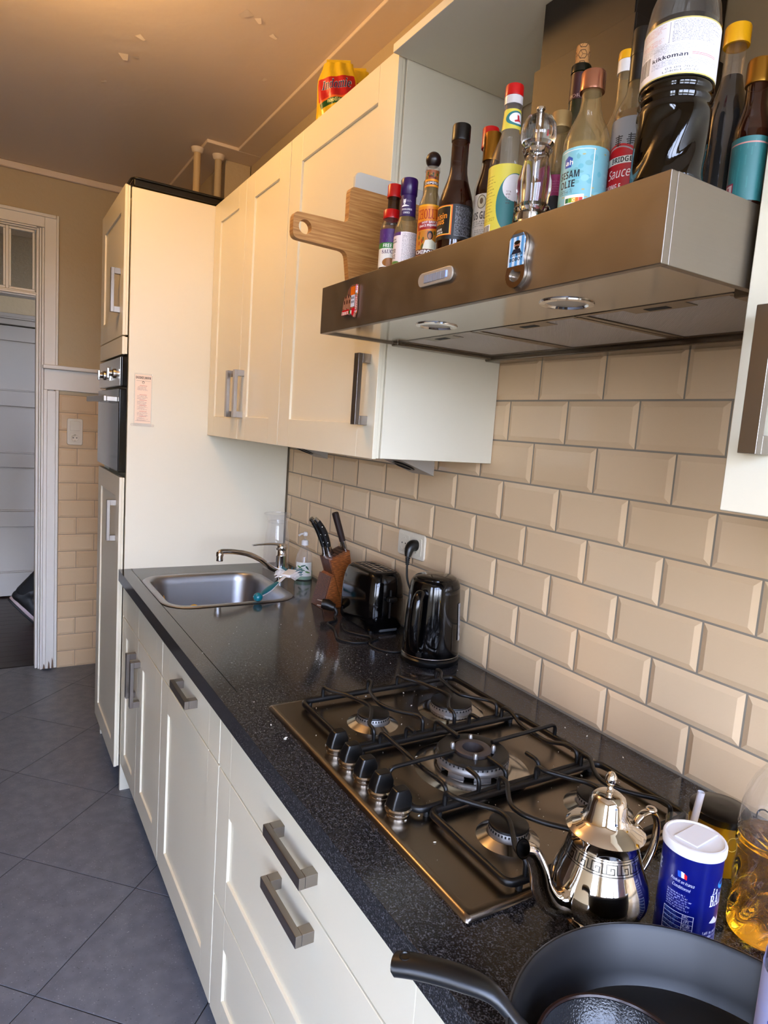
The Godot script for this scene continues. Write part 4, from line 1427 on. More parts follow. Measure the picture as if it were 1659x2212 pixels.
func shelf_bottles() -> void:
	var Y := 1.8927
	var amber := glass("brown_glass", Color(0.16, 0.05, 0.02), 0.75)
	var green := glass("green_glass", Color(0.05, 0.12, 0.03), 0.72)
	var soy: Material = mats.soy
	var sauce := mat("brown_sauce", Color(0.06, 0.012, 0.006), 0.12)
	var pale := glass("pale_liquid", Color(0.75, 0.68, 0.45), 0.4, 0.05)
	var tint := glass("tinted_glass", Color(0.62, 0.52, 0.33), 0.34, 0.05)
	var W := Color(0.95, 0.94, 0.92)
	var K := Color(0.03, 0.03, 0.03)
	var im: Image

	# 1 dark soy style bottle with red cap
	im = sheet(256, 256, Color(0.03, 0.025, 0.025))
	write(im, "EKUM", 60, 90, 40, Color(0.5, 0.45, 0.45), false)
	write(im, "KUMI", 70, 40, 30, Color(0.4, 0.36, 0.36), false)
	rect(im, 20, 100, 100, 16, Color(0.75, 0.7, 0.6))
	rect(im, 0, 140, 256, 52, Color(0.86, 0.52, 0.04))
	write(im, "LEE", 70, 184, 32, Color(0.75, 0.1, 0.05))
	fine_print(im, 20, 200, 200, 50, 12, W)
	bottle("sauce_bottle", "slim dark sauce bottle with red cap at the left end, behind the purple-capped bottle", V(-0.45, Y, 0.103), outline(0.0215, 0.11, 0.0125, 0.15, 0.185), amber, 0.14, soy, screw_cap(0.0145, 0.168, 0.193), mats.red_cap, [[0.012, 0.085, 0.0217, 0.0217, 2.6, 0.0, printed("dark_sauce_label", im)]])

	# 2 small jar with red lid
	im = sheet(256, 256, Color(0.9, 0.88, 0.84))
	rect(im, 0, 0, 256, 92, Color(0.28, 0.12, 0.4))
	for i in 12: write(im, "X", i * 22, 88 - (i % 2) * 30, 22, Color(0.38, 0.2, 0.5), false)
	rect(im, 0, 92, 256, 38, Color(0.15, 0.48, 0.18))
	write(im, "FREE", 70, 124, 24, W)
	write(im, "SAUCE", 60, 165, 24, Color(0.25, 0.12, 0.3), true, 0, 0, true)
	ellipse(im, 130, 225, 60, 30, Color(0.6, 0.38, 0.15))
	rect(im, 175, 160, 46, 50, Color(0.9, 0.55, 0.1))
	bottle("sauce_jar", "short jar with red lid and purple and green label, front left on the hood", V(-0.495, Y, 0.176), outline(0.021, 0.08, 0.0155, 0.098, 0.108, 4), mats.clear, 0.085, mat("mushroom_sauce", Color(0.35, 0.22, 0.12), 0.25), screw_cap(0.0168, 0.1, 0.116), mats.red_cap, [[0.008, 0.078, 0.0212, 0.0212, 3.0, 0.0, printed("jar_label", im)]])

	# 3 purple sleeve bottle
	im = sheet(384, 256, Color(0.9, 0.85, 0.84))
	rect(im, 0, 0, 160, 26, Color(0.32, 0.17, 0.42))
	write(im, "NATURAL", 26, 62, 13, K)
	write(im, "INGREDIENTS", 26, 84, 13, K, true, 90)
	write(im, "OYSTER", 6, 168, 34, K, true, 100)
	write(im, "SAUCE", 20, 212, 34, K, true, 84)
	fine_print(im, 180, 10, 190, 235, 9, Color(0.2, 0.18, 0.18), 0.5)
	ellipse(im, 80, 248, 80, 16, Color(0.35, 0.52, 0.25))
	var im2 := sheet(256, 200, Color(0.17, 0.05, 0.3))
	ellipse(im2, 70, 54, 21, 36, W)
	ellipse(im2, 70, 30, 18, 14, Color(0.17, 0.05, 0.3))
	rect(im2, 58, 50, 9, 4, K); rect(im2, 74, 50, 9, 4, K); rect(im2, 64, 72, 14, 4, K)
	poly_fill(im2, PackedVector2Array([Vector2(30, 110), Vector2(62, 92), Vector2(80, 92), Vector2(140, 104), Vector2(140, 108), Vector2(36, 116)]), W)
	fine_print(im2, 105, 50, 90, 20, 10, W, 0.25)
	write(im2, "FOODLOVERS", 40, 150, 18, W, true, 150)
	write(im2, "CHOICE", 66, 182, 18, W, true, 90)
	bottle("sauce_bottle", "clear sauce bottle with tall purple cap sleeve and pink label", V(-0.495, Y, 0.232), outline(0.0225, 0.062, 0.0135, 0.1, 0.15), tint, 0.012, soy, [Vector2(0.0152, 0.09), Vector2(0.0156, 0.09), Vector2(0.0138, 0.128), Vector2(0.0155, 0.13), Vector2(0.0158, 0.155), Vector2(0.0145, 0.158), Vector2(0, 0.158)], mats.purple_cap, [[0.004, 0.06, 0.0227, 0.0227, 3.0, 0.2, printed("oyster_label", im)], [0.091, 0.127, 0.0159, 0.0141, 2.2, 0.0, printed("sleeve_print", im2), "sleeve_print"]])

	# 4 dark cap behind
	bottle("sauce_bottle", "narrow dark bottle with black cap, behind the hot sauce", V(-0.43, Y, 0.205), outline(0.018, 0.09, 0.011, 0.12, 0.16), amber, 0.1, soy, screw_cap(0.0145, 0.125, 0.178), mats.black_plastic, [])

	# 5 hot sauce with wooden ball cap
	im = sheet(256, 384, Color(0.86, 0.5, 0.06))
	rect(im, 0, 0, 256, 14, Color(0.9, 0.62, 0.1))
	write(im, "CHOLULA", 18, 110, 70, Color(0.62, 0.08, 0.04), true, 225, -0.04, true)
	poly_fill(im, PackedVector2Array([Vector2(20, 130), Vector2(250, 112), Vector2(240, 165), Vector2(34, 190)]), Color(0.6, 0.07, 0.06))
	write(im, "HOT SAUCE", 70, 142, 15, W, true, 130, -0.08)
	write(im, "SAUCE PIQUANTE", 46, 172, 16, W, true, 170, -0.1)
	rect(im, 20, 190, 220, 140, Color(0.74, 0.46, 0.12))
	for i in 14: ellipse(im, rng.randf_range(30, 220), rng.randf_range(200, 320), 8, 16, Color(0.35, 0.32, 0.1) if i % 2 else Color(0.6, 0.2, 0.06))
	poly_fill(im, PackedVector2Array([Vector2(90, 325), Vector2(110, 262), Vector2(160, 255), Vector2(205, 280), Vector2(215, 325)]), Color(0.85, 0.83, 0.74))
	ellipse(im, 145, 225, 24, 32, Color(0.08, 0.05, 0.04))
	ellipse(im, 143, 230, 15, 22, Color(0.62, 0.38, 0.24))
	rect(im, 0, 328, 256, 40, Color(0.25, 0.06, 0.03))
	write(im, "CHIPOTLE", 24, 362, 28, W, true, 200)
	rect(im, 0, 368, 256, 16, Color(0.45, 0.12, 0.04))
	im2 = sheet(192, 192, Color(0.55, 0.3, 0.16))
	for i in 16: ellipse(im2, rng.randf_range(40, 180), rng.randf_range(30, 95), 8, 14, Color(0.15, 0.25, 0.06) if i % 3 else Color(0.6, 0.4, 0.1))
	poly_fill(im2, PackedVector2Array([Vector2(60, 60), Vector2(140, 92), Vector2(130, 100), Vector2(56, 78)]), Color(0.4, 0.06, 0.04))
	rect(im2, 0, 104, 192, 88, Color(0.88, 0.55, 0.05))
	rect(im2, 0, 130, 192, 38, Color(0.22, 0.06, 0.03))
	write(im2, "CHIPOTLE", 20, 161, 24, W, true, 150)
	var ch := bottle("hot_sauce_bottle", "hot sauce bottle with wooden ball stopper and orange label", V(-0.493, Y, 0.303), outline(0.02, 0.092, 0.0115, 0.122, 0.158), tint, 0.09, mat("hot_sauce", Color(0.4, 0.09, 0.03), 0.2), [], null, [[0.004, 0.092, 0.0202, 0.0202, 2.8, 0.0, printed("hot_sauce_label", im)], [0.124, 0.152, 0.0122, 0.0117, 3.0, 0.0, printed("hot_sauce_neck", im2), "neck_label"]])
	put("stopper_collar", mb().lathe([Vector2(0.009, 0.152), Vector2(0.0135, 0.152), Vector2(0.0135, 0.158), Vector2(0.01, 0.16), Vector2(0, 0.16)], 24), mats.clear_plastic, ch)
	put("ball_stopper", mb().ball(V(0, 0.1715, 0), V(0.0135, 0.0138, 0.0135), 24, 14), mat("dark_ball_wood", Color(0.1, 0.035, 0.03), 0.32), ch)

	# 6 clear bottle with black cap behind
	bottle("vinegar_bottle", "clear bottle with small black cap, behind the hot sauce and hoisin", V(-0.42, Y, 0.272), outline(0.02, 0.12, 0.0105, 0.16, 0.205), mats.clear, 0.06, pale, screw_cap(0.0115, 0.195, 0.222), mats.black_plastic, [])

	# 7 hoisin
	im = sheet(512, 256, Color(0.03, 0.03, 0.035))
	rect(im, 0, 6, 205, 220, Color(0.9, 0.42, 0.08))
	rect(im, 0, 12, 196, 208, Color(0.95, 0.75, 0.3))
	rect(im, 0, 17, 190, 198, Color(0.03, 0.03, 0.03))
	write(im, "hoisin", 40, 100, 40, Color(0.92, 0.55, 0.12), true, 130)
	write(im, "saus", 60, 150, 40, Color(0.92, 0.55, 0.12), true, 90)
	write(im, "MAUS", 76, 190, 16, W)
	write(im, "KOKEN", 80, 210, 14, W)
	fine_print(im, 225, 18, 150, 120, 9, Color(0.75, 0.76, 0.8), 0.45)
	rect(im, 225, 146, 150, 84, Color(0.6, 0.6, 0.64))
	rect(im, 227, 148, 146, 80, Color(0.03, 0.03, 0.035))
	fine_print(im, 232, 152, 135, 72, 10, Color(0.75, 0.76, 0.8), 0.45)
	bottle("sauce_bottle", "brown hoisin sauce bottle with black cap and orange-framed black label", V(-0.48, Y, 0.362), outline(0.0295, 0.078, 0.0145, 0.145, 0.195), amber, 0.12, sauce, screw_cap(0.0155, 0.186, 0.212), mats.black_plastic, [[0.022, 0.078, 0.0298, 0.0298, 4.4, -0.28, printed("hoisin_label", im)]])

	# 8 red capped oil
	bottle("oil_bottle", "clear bottle with red cap, behind the gold-capped glaze", V(-0.405, Y, 0.345), outline(0.021, 0.13, 0.012, 0.17, 0.215), mats.clear, 0.05, pale, screw_cap(0.0145, 0.2, 0.234), mats.red_cap, [])

	# 9 balsamic glaze
	im = sheet(256, 256, Color(0.8, 0.78, 0.74))
	ellipse(im, 128, 40, 30, 34, Color(0.35, 0.3, 0.22))
	ellipse(im, 128, 40, 26, 30, Color(0.75, 0.72, 0.62))
	ellipse(im, 128, 36, 11, 15, Color(0.35, 0.28, 0.2))
	write(im, "DOS GLAZE", 50, 126, 36, Color(0.2, 0.18, 0.16), true, 170)
	fine_print(im, 50, 134, 160, 30, 11, Color(0.25, 0.23, 0.2), 0.45)
	fine_print(im, 90, 178, 110, 34, 9, Color(0.35, 0.33, 0.3), 0.4)
	rect(im, 110, 222, 22, 22, Color(0.05, 0.42, 0.2)); rect(im, 132, 222, 22, 22, W); rect(im, 154, 222, 22, 22, Color(0.7, 0.1, 0.12))
	bottle("glaze_bottle", "dark balsamic glaze bottle with gold cap and pale label", V(-0.447, Y, 0.406), outline(0.0215, 0.1, 0.0125, 0.148, 0.165), amber, 0.142, soy, screw_cap(0.0142, 0.15, 0.194), mats.gold_cap, [[0.012, 0.094, 0.0218, 0.0218, 3.2, 0.5, printed("glaze_label", im)]])

	# 10 tall bottle with yellow label
	im = sheet(512, 384, Color(0.86, 0.8, 0.3))
	ellipse(im, 330, 220, 120, 170, Color(0.18, 0.45, 0.45))
	ellipse(im, 325, 130, 80, 75, Color(0.87, 0.85, 0.85))
	poly_fill(im, PackedVector2Array([Vector2(330, 200), Vector2(370, 230), Vector2(360, 340), Vector2(330, 330)]), Color(0.4, 0.25, 0.15))
	fine_print(im, 270, 150, 40, 70, 16, Color(0.3, 0.12, 0.1), 0.2)
	for i in 13:
		fine_print(im, 96, 60 + i * 18, 110, 8, 8, Color(0.35, 0.3, 0.08), 0.5)
	write(im, "10 05 2027", 96, 312, 18, Color(0.55, 0.48, 0.1), false, 110)
	rect(im, 88, 330, 90, 46, Color(0.9, 0.9, 0.88))
	barcode(im, 94, 334, 78, 36)
	im2 = sheet(256, 192, Color(0.86, 0.8, 0.3))
	ellipse(im2, 150, 90, 96, 70, Color(0.15, 0.45, 0.46))
	ellipse(im2, 155, 88, 72, 52, Color(0.92, 0.92, 0.94))
	poly_fill(im2, PackedVector2Array([Vector2(150, 56), Vector2(168, 62), Vector2(172, 92), Vector2(196, 120), Vector2(168, 116), Vector2(130, 126), Vector2(126, 112), Vector2(152, 100)]), Color(0.75, 0.08, 0.15))
	var lime := bottle("syrup_bottle", "tall clear bottle with yellow label and red and white cap", V(-0.482, Y, 0.493), outline(0.0285, 0.105, 0.012, 0.168, 0.21), mats.clear, 0.1, glass("cloudy_juice", Color(0.75, 0.74, 0.6), 0.5, 0.2), screw_cap(0.0138, 0.207, 0.223), mats.red_cap, [[0.004, 0.103, 0.0288, 0.0288, 4.2, 0.1, printed("yellow_label", im)], [0.158, 0.187, 0.0146, 0.0126, 3.6, -0.3, printed("neck_emblem", im2), "neck_label"]])
	put("cap_collar", mb().lathe([Vector2(0.012, 0.195), Vector2(0.0138, 0.195), Vector2(0.0138, 0.2065), Vector2(0.012, 0.207)], 28), mat("frosted_white", Color(0.8, 0.78, 0.78), 0.3), lime)

	# 11 clear acrylic pepper mill
	var mill := thing("pepper_mill", "clear acrylic turned pepper mill on the front edge of the hood", "pepper mill", V(-0.502, Y, 0.578))
	var acr := solid_glass("acrylic", Color(0.97, 0.97, 0.98))
	put("body", mb().lathe([Vector2(0.024, 0.0), Vector2(0.0265, 0.002), Vector2(0.0265, 0.01), Vector2(0.023, 0.014), Vector2(0.0225, 0.016), Vector2(0.025, 0.019), Vector2(0.025, 0.023), Vector2(0.0215, 0.027), Vector2(0.022, 0.035), Vector2(0.0245, 0.048), Vector2(0.0245, 0.058), Vector2(0.02, 0.075), Vector2(0.0165, 0.088), Vector2(0.0185, 0.096), Vector2(0.021, 0.1), Vector2(0.019, 0.104), Vector2(0.0165, 0.106), Vector2(0.013, 0.106), Vector2(0.013, 0.015), Vector2(0.0165, 0.0145), Vector2(0.0165, 0.0)], 40), acr, mill)
	put("spindle", mb().tube([V(0, 0.002, 0), V(0, 0.15, 0)], 0.003, 10), mats.chrome, mill)
	put("head", mb().lathe([Vector2(0.0165, 0.1065), Vector2(0.022, 0.109), Vector2(0.0245, 0.116), Vector2(0.0248, 0.124), Vector2(0.023, 0.134), Vector2(0.018, 0.143), Vector2(0.011, 0.147), Vector2(0.0034, 0.148), Vector2(0.0034, 0.108), Vector2(0.0165, 0.1066)], 40), acr, mill)
	put("finial_nut", mb().lathe([Vector2(0.006, 0.1475), Vector2(0.0075, 0.149), Vector2(0.0045, 0.151), Vector2(0.0065, 0.154), Vector2(0.006, 0.157), Vector2(0, 0.1585)], 20), mats.chrome, mill)
	put("grinder", mb().lathe([Vector2(0, 0.001), Vector2(0.016, 0.001), Vector2(0.016, 0.012), Vector2(0.0, 0.013)], 24), mats.steel_bright, mill)

	# 12 bottle with pink label behind the mill
	im = sheet(256, 256, Color(0.62, 0.08, 0.36))
	ellipse(im, 120, 210, 130, 110, Color(0.05, 0.02, 0.04))
	write(im, "ER", 120, 226, 42, Color(0.7, 0.08, 0.1))
	fine_print(im, 90, 30, 80, 50, 12, Color(0.85, 0.5, 0.65), 0.15)
	bottle("sauce_bottle", "bottle with pale gold cap and pink and black label, behind the pepper mill", V(-0.445, Y, 0.56), outline(0.0225, 0.08, 0.013, 0.115, 0.16), tint, 0.085, soy, screw_cap(0.0145, 0.15, 0.172), mat("pale_gold", Color(0.7, 0.6, 0.4), 0.35, 0.6), [[0.006, 0.08, 0.0227, 0.0227, 2.8, -0.1, printed("pink_label", im)]])

	# 13 wine bottle with cork
	im = sheet(128, 96, Color(0.2, 0.02, 0.06))
	write(im, "DE BORD", 12, 90, 12, Color(0.75, 0.65, 0.6), false)
	var wine := bottle("wine_bottle", "green wine bottle closed with a printed cork, back row", V(-0.345, Y, 0.488), outline(0.036, 0.18, 0.0145, 0.225, 0.295), green, 0.0, null, [], null, [[0.243, 0.283, 0.015, 0.015, 5.6, 0.0, printed("capsule_print", im), "capsule"]])
	put("neck_ring", mb().lathe([Vector2(0.0145, 0.284), Vector2(0.0158, 0.285), Vector2(0.0158, 0.295), Vector2(0.0145, 0.297), Vector2(0.0095, 0.297)], 28), mat("dark_green_glass", Color(0.02, 0.05, 0.02), 0.08), wine)
	im = sheet(192, 160, Color(0.72, 0.52, 0.3))
	for r in 3:
		for c in 4:
			var o := Vector2(24 + c * 48, 30 + r * 50)
			for k in 6:
				var p := o + Vector2(cos(k * PI / 3), sin(k * PI / 3)) * 21
				var q := o + Vector2(cos((k + 1) * PI / 3), sin((k + 1) * PI / 3)) * 21
				var nn := (q - p).orthogonal().normalized() * 1.3
				poly_fill(im, PackedVector2Array([p - nn, q - nn, q + nn, p + nn]), Color(0.22, 0.13, 0.06))
				if k % 2 == 0: poly_fill(im, PackedVector2Array([o - nn, p - nn, p + nn, o + nn]), Color(0.22, 0.13, 0.06))
	put("cork", mb().lathe([Vector2(0.0095, 0.285), Vector2(0.0105, 0.3), Vector2(0.011, 0.324), Vector2(0.0102, 0.327), Vector2(0, 0.3275)], 24), printed("cork_print", im, 0.8), wine)

	# 14 sesame oil
	im = sheet(512, 384, Color(0.5, 0.74, 0.78))
	for i in 60: ellipse(im, rng.randf_range(0, 512), rng.randf_range(0, 384), rng.randf_range(8, 30), rng.randf_range(8, 24), [Color(0.42, 0.7, 0.75), Color(0.55, 0.78, 0.8), Color(0.45, 0.68, 0.7)][i % 3])
	for i in 16: ellipse(im, rng.randf_range(20, 480), rng.randf_range(10, 370), 9, 5, Color(0.72, 0.66, 0.45))
	rect(im, 60, 16, 200, 4, W); rect(im, 256, 16, 5, 368, W)
	poly_fill(im, PackedVector2Array([Vector2(96, 70), Vector2(120, 50), Vector2(146, 70), Vector2(140, 124), Vector2(100, 124)]), Color(0.05, 0.28, 0.62))
	write(im, "ah", 104, 108, 30, W)
	write(im, "SESAM", 70, 196, 46, Color(0.05, 0.1, 0.14), true, 120)
	write(im, "OLIE", 74, 256, 46, Color(0.05, 0.1, 0.14), true, 96)
	fine_print(im, 80, 268, 110, 26, 12, Color(0.08, 0.13, 0.16), 0.45)
	rect(im, 118, 308, 106, 58, W)
	var ns := [Color(0.03, 0.4, 0.22), Color(0.45, 0.65, 0.15), Color(0.93, 0.75, 0.05), Color(0.88, 0.45, 0.08), Color(0.8, 0.18, 0.1)]
	for i in 5: rect(im, 124 + i * 19, 328, 18, 30, ns[i])
	write(im, "C", 166, 352, 18, W)
	write(im, "250 ml", 360, 70, 20, Color(0.08, 0.12, 0.15), false, 70)
	fine_print(im, 370, 84, 110, 260, 11, Color(0.1, 0.16, 0.18), 0.4)
	bottle("oil_bottle", "clear sesame oil bottle with rose-gold cap and light blue label", V(-0.482, Y, 0.651), outline(0.03, 0.088, 0.0128, 0.142, 0.166), tint, 0.085, glass("sesame_oil", Color(0.8, 0.66, 0.35), 0.45, 0.06), screw_cap(0.016, 0.155, 0.179), mats.rose_gold, [[0.004, 0.078, 0.0303, 0.0303, 4.2, -0.35, printed("sesame_label", im)]])

	# 15 yellow and white cap behind
	var yw := bottle("oil_bottle", "clear bottle with yellow and white cap, back row behind the fish sauce", V(-0.36, Y, 0.595), outline(0.03, 0.14, 0.0115, 0.2, 0.25), tint, 0.1, pale, screw_cap(0.0128, 0.256, 0.268), mats.yellow_cap, [])
	put("cap_collar", mb().lathe([Vector2(0.011, 0.238), Vector2(0.0128, 0.238), Vector2(0.0128, 0.2555), Vector2(0.011, 0.256)], 28), mats.white_plastic, yw)

	# 16 grey label sauce
	im = sheet(384, 384, Color(0.55, 0.56, 0.57))
	ellipse(im, 120, 230, 125, 118, Color(0.72, 0.06, 0.1))
	ellipse(im, 120, 230, 116, 108, Color(0.62, 0.6, 0.6))
	ellipse(im, 120, 230, 110, 102, Color(0.72, 0.06, 0.1))
	rect(im, 40, 168, 160, 32, Color(0.85, 0.84, 0.8))
	write(im, "BRIDGE", 92, 194, 22, K, true, 100)
	write(im, "Sauce", 76, 262, 40, W, false, 110, -0.05, false, 0.2)
	write(im, "TUONG E", 60, 310, 24, W, true, 90)
	ellipse(im, 300, 70, 44, 36, Color(0.82, 0.82, 0.8))
	fine_print(im, 278, 58, 46, 26, 9, K, 0.4)
	for i in 2:
		for j in 5: rect(im, 100 + i * 56 + rng.randi_range(0, 8), 80 + j * 9, rng.randi_range(22, 40), 4, K)
		rect(im, 116 + i * 56, 74, 5, 50, K)
	write(im, "R", 206, 122, 16, Color(0.3, 0.3, 0.3), false)
	bottle("sauce_bottle", "clear amber sauce bottle with black cap and grey label with red disc", V(-0.435, Y, 0.685), outline(0.027, 0.12, 0.0125, 0.165, 0.215), tint, 0.128, glass("thin_brown", Color(0.45, 0.25, 0.08), 0.6, 0.06), screw_cap(0.0135, 0.2, 0.232), mats.black_plastic, [[0.008, 0.118, 0.0273, 0.0273, 4.0, -0.1, printed("grey_label", im)], [0.168, 0.2, 0.0131, 0.0131, 6.2, 0.0, mats.black_plastic, "neck_sleeve"]])

	# 17 big soy sauce bottle with twisted foot
	var big := thing("soy_sauce_bottle", "large plastic soy sauce bottle with white label and twisted foot, at the hood corner", "bottle", V(-0.472, Y, 0.774), 0.0, "bottles on the cooker hood")
	var rings := []
	var liq := []
	var N := 72
	for i in 36:
		var y := 0.0
		var r := 0.04
		var tw := 0.0
		var t := i / 35.0
		y = t * 0.108
		r = 0.0415
		if y < 0.006: r = 0.035 + 0.0065 * sqrt(y / 0.006)
		tw = clampf((y - 0.008) / 0.02, 0, 1) * clampf((0.082 - y) / 0.012, 0, 1)
		if y > 0.085: r = 0.0415 - 0.0022 * (1.0 - cos((y - 0.085) / 0.0115 * TAU)) * 0.5
		var ring := []
		var ring2 := []
		for k in N:
			var a := TAU * k / N
			var f := 0.5 + 0.5 * cos(5.0 * (a + y * 14.0))
			var rr := r * (1.0 - tw * 0.1 * pow(f, 2.0))
			ring.append(V(cos(a) * rr, y, sin(a) * rr))
			ring2.append(V(cos(a) * rr, y, sin(a) * rr))
		rings.append(ring)
		liq.append(ring2)
	for s in [[0.0405, 0.112], [0.0405, 0.172], [0.0408, 0.178], [0.0375, 0.2], [0.03, 0.221], [0.02, 0.236], [0.014, 0.244], [0.0135, 0.262]]:
		var ring := []
		for k in N: ring.append(V(cos(TAU * k / N) * s[0], s[1], sin(TAU * k / N) * s[0]))
		rings.append(ring)
		if s[1] < 0.18:
			var ring2 := []
			for k in N: ring2.append(V(cos(TAU * k / N) * (s[0] - 0.0012), s[1], sin(TAU * k / N) * (s[0] - 0.0012)))
			liq.append(ring2)
	put("plastic_body", mb().loft(rings.slice(36), false, false, 0.3), mats.clear, big)
	put("liquid", mb().loft(liq, true, true, 0.3), soy, big)
	put("cap", mb().lathe(screw_cap(0.016, 0.247, 0.275), 32), mats.red_cap, big)
	im = sheet(1024, 768, Color(0.9, 0.9, 0.92))
	rect(im, 0, 0, 1024, 20, Color(0.75, 0.7, 0.4)); rect(im, 0, 748, 1024, 20, Color(0.75, 0.7, 0.4))
	fine_print(im, 220, 48, 200, 120, 15, Color(0.72, 0.3, 0.28), 0.4)
	fine_print(im, 224, 220, 192, 80, 15, Color(0.75, 0.25, 0.2), 0.4)
	fine_print(im, 220, 312, 240, 80, 13, Color(0.4, 0.38, 0.4), 0.35)
	rect(im, 432, 40, 3, 280, Color(0.5, 0.5, 0.55))
	fine_print(im, 452, 40, 360, 280, 19, Color(0.34, 0.35, 0.44), 0.4)
	fine_print(im, 340, 352, 480, 100, 14, Color(0.4, 0.4, 0.45), 0.35)
	barcode(im, 200, 420, 108, 240)
	write(im, "kikkoman", 332, 524, 52, Color(0.12, 0.12, 0.2), true, 224)
	rect(im, 580, 476, 180, 7, Color(0.75, 0.35, 0.45)); rect(im, 580, 496, 180, 7, Color(0.75, 0.35, 0.45))
	fine_print(im, 332, 548, 480, 80, 15, Color(0.2, 0.22, 0.4), 0.4)
	write(im, "03 09 2027", 428, 684, 26, Color(0.35, 0.35, 0.35), false, 190)
	write(im, "L24061 20 42", 412, 724, 26, Color(0.35, 0.35, 0.35), false, 220)
	var ang := atan2(CAM.z - 0.774, CAM.x + 0.472)
	put("label", patch(0.0412, 0.113, 0.172, ang, 4.4), printed("soy_label", im), big)

	# 18 yellow cap soy
	var ys := bottle("soy_sauce_bottle", "dark soy sauce bottle with yellow cap beside the wall cabinet", V(-0.345, Y, 0.757), outline(0.026, 0.115, 0.0125, 0.185, 0.222), mats.clear, 0.175, soy, screw_cap(0.0155, 0.212, 0.235), mats.yellow_cap, [])
	put("label", patch(0.0263, 0.006, 0.085, atan2(CAM.z - 0.757, CAM.x + 0.345) + 2.1, 1.4), mat("yellow_paper", Color(0.82, 0.68, 0.08), 0.5), ys)

	# 19 teal label
	im = sheet(256, 256, Color(0.16, 0.4, 0.4))
	for i in 30: rect(im, rng.randi_range(0, 250), rng.randi_range(0, 200), 5, rng.randi_range(20, 60), Color(0.19, 0.45, 0.44))
	rect(im, 70, 22, 6, 240, Color(0.75, 0.52, 0.48)); rect(im, 70, 22, 186, 6, Color(0.75, 0.52, 0.48))
	rect(im, 66, 180, 54, 70, Color(0.62, 0.1, 0.22)); rect(im, 72, 186, 42, 58, Color(0.86, 0.78, 0.74))
	ellipse(im, 93, 222, 14, 16, Color(0.62, 0.1, 0.22)); rect(im, 88, 194, 10, 16, Color(0.62, 0.1, 0.22))
	bottle("sauce_bottle", "bottle with gold cap and teal label, half hidden by the right wall cabinet", V(-0.362, Y, 0.804), outline(0.0205, 0.085, 0.0125, 0.125, 0.155), amber, 0.088, soy, screw_cap(0.0145, 0.142, 0.17), mats.gold_cap, [[0.004, 0.078, 0.0207, 0.0207, 3.4, 0.6, printed("teal_label", im)]])


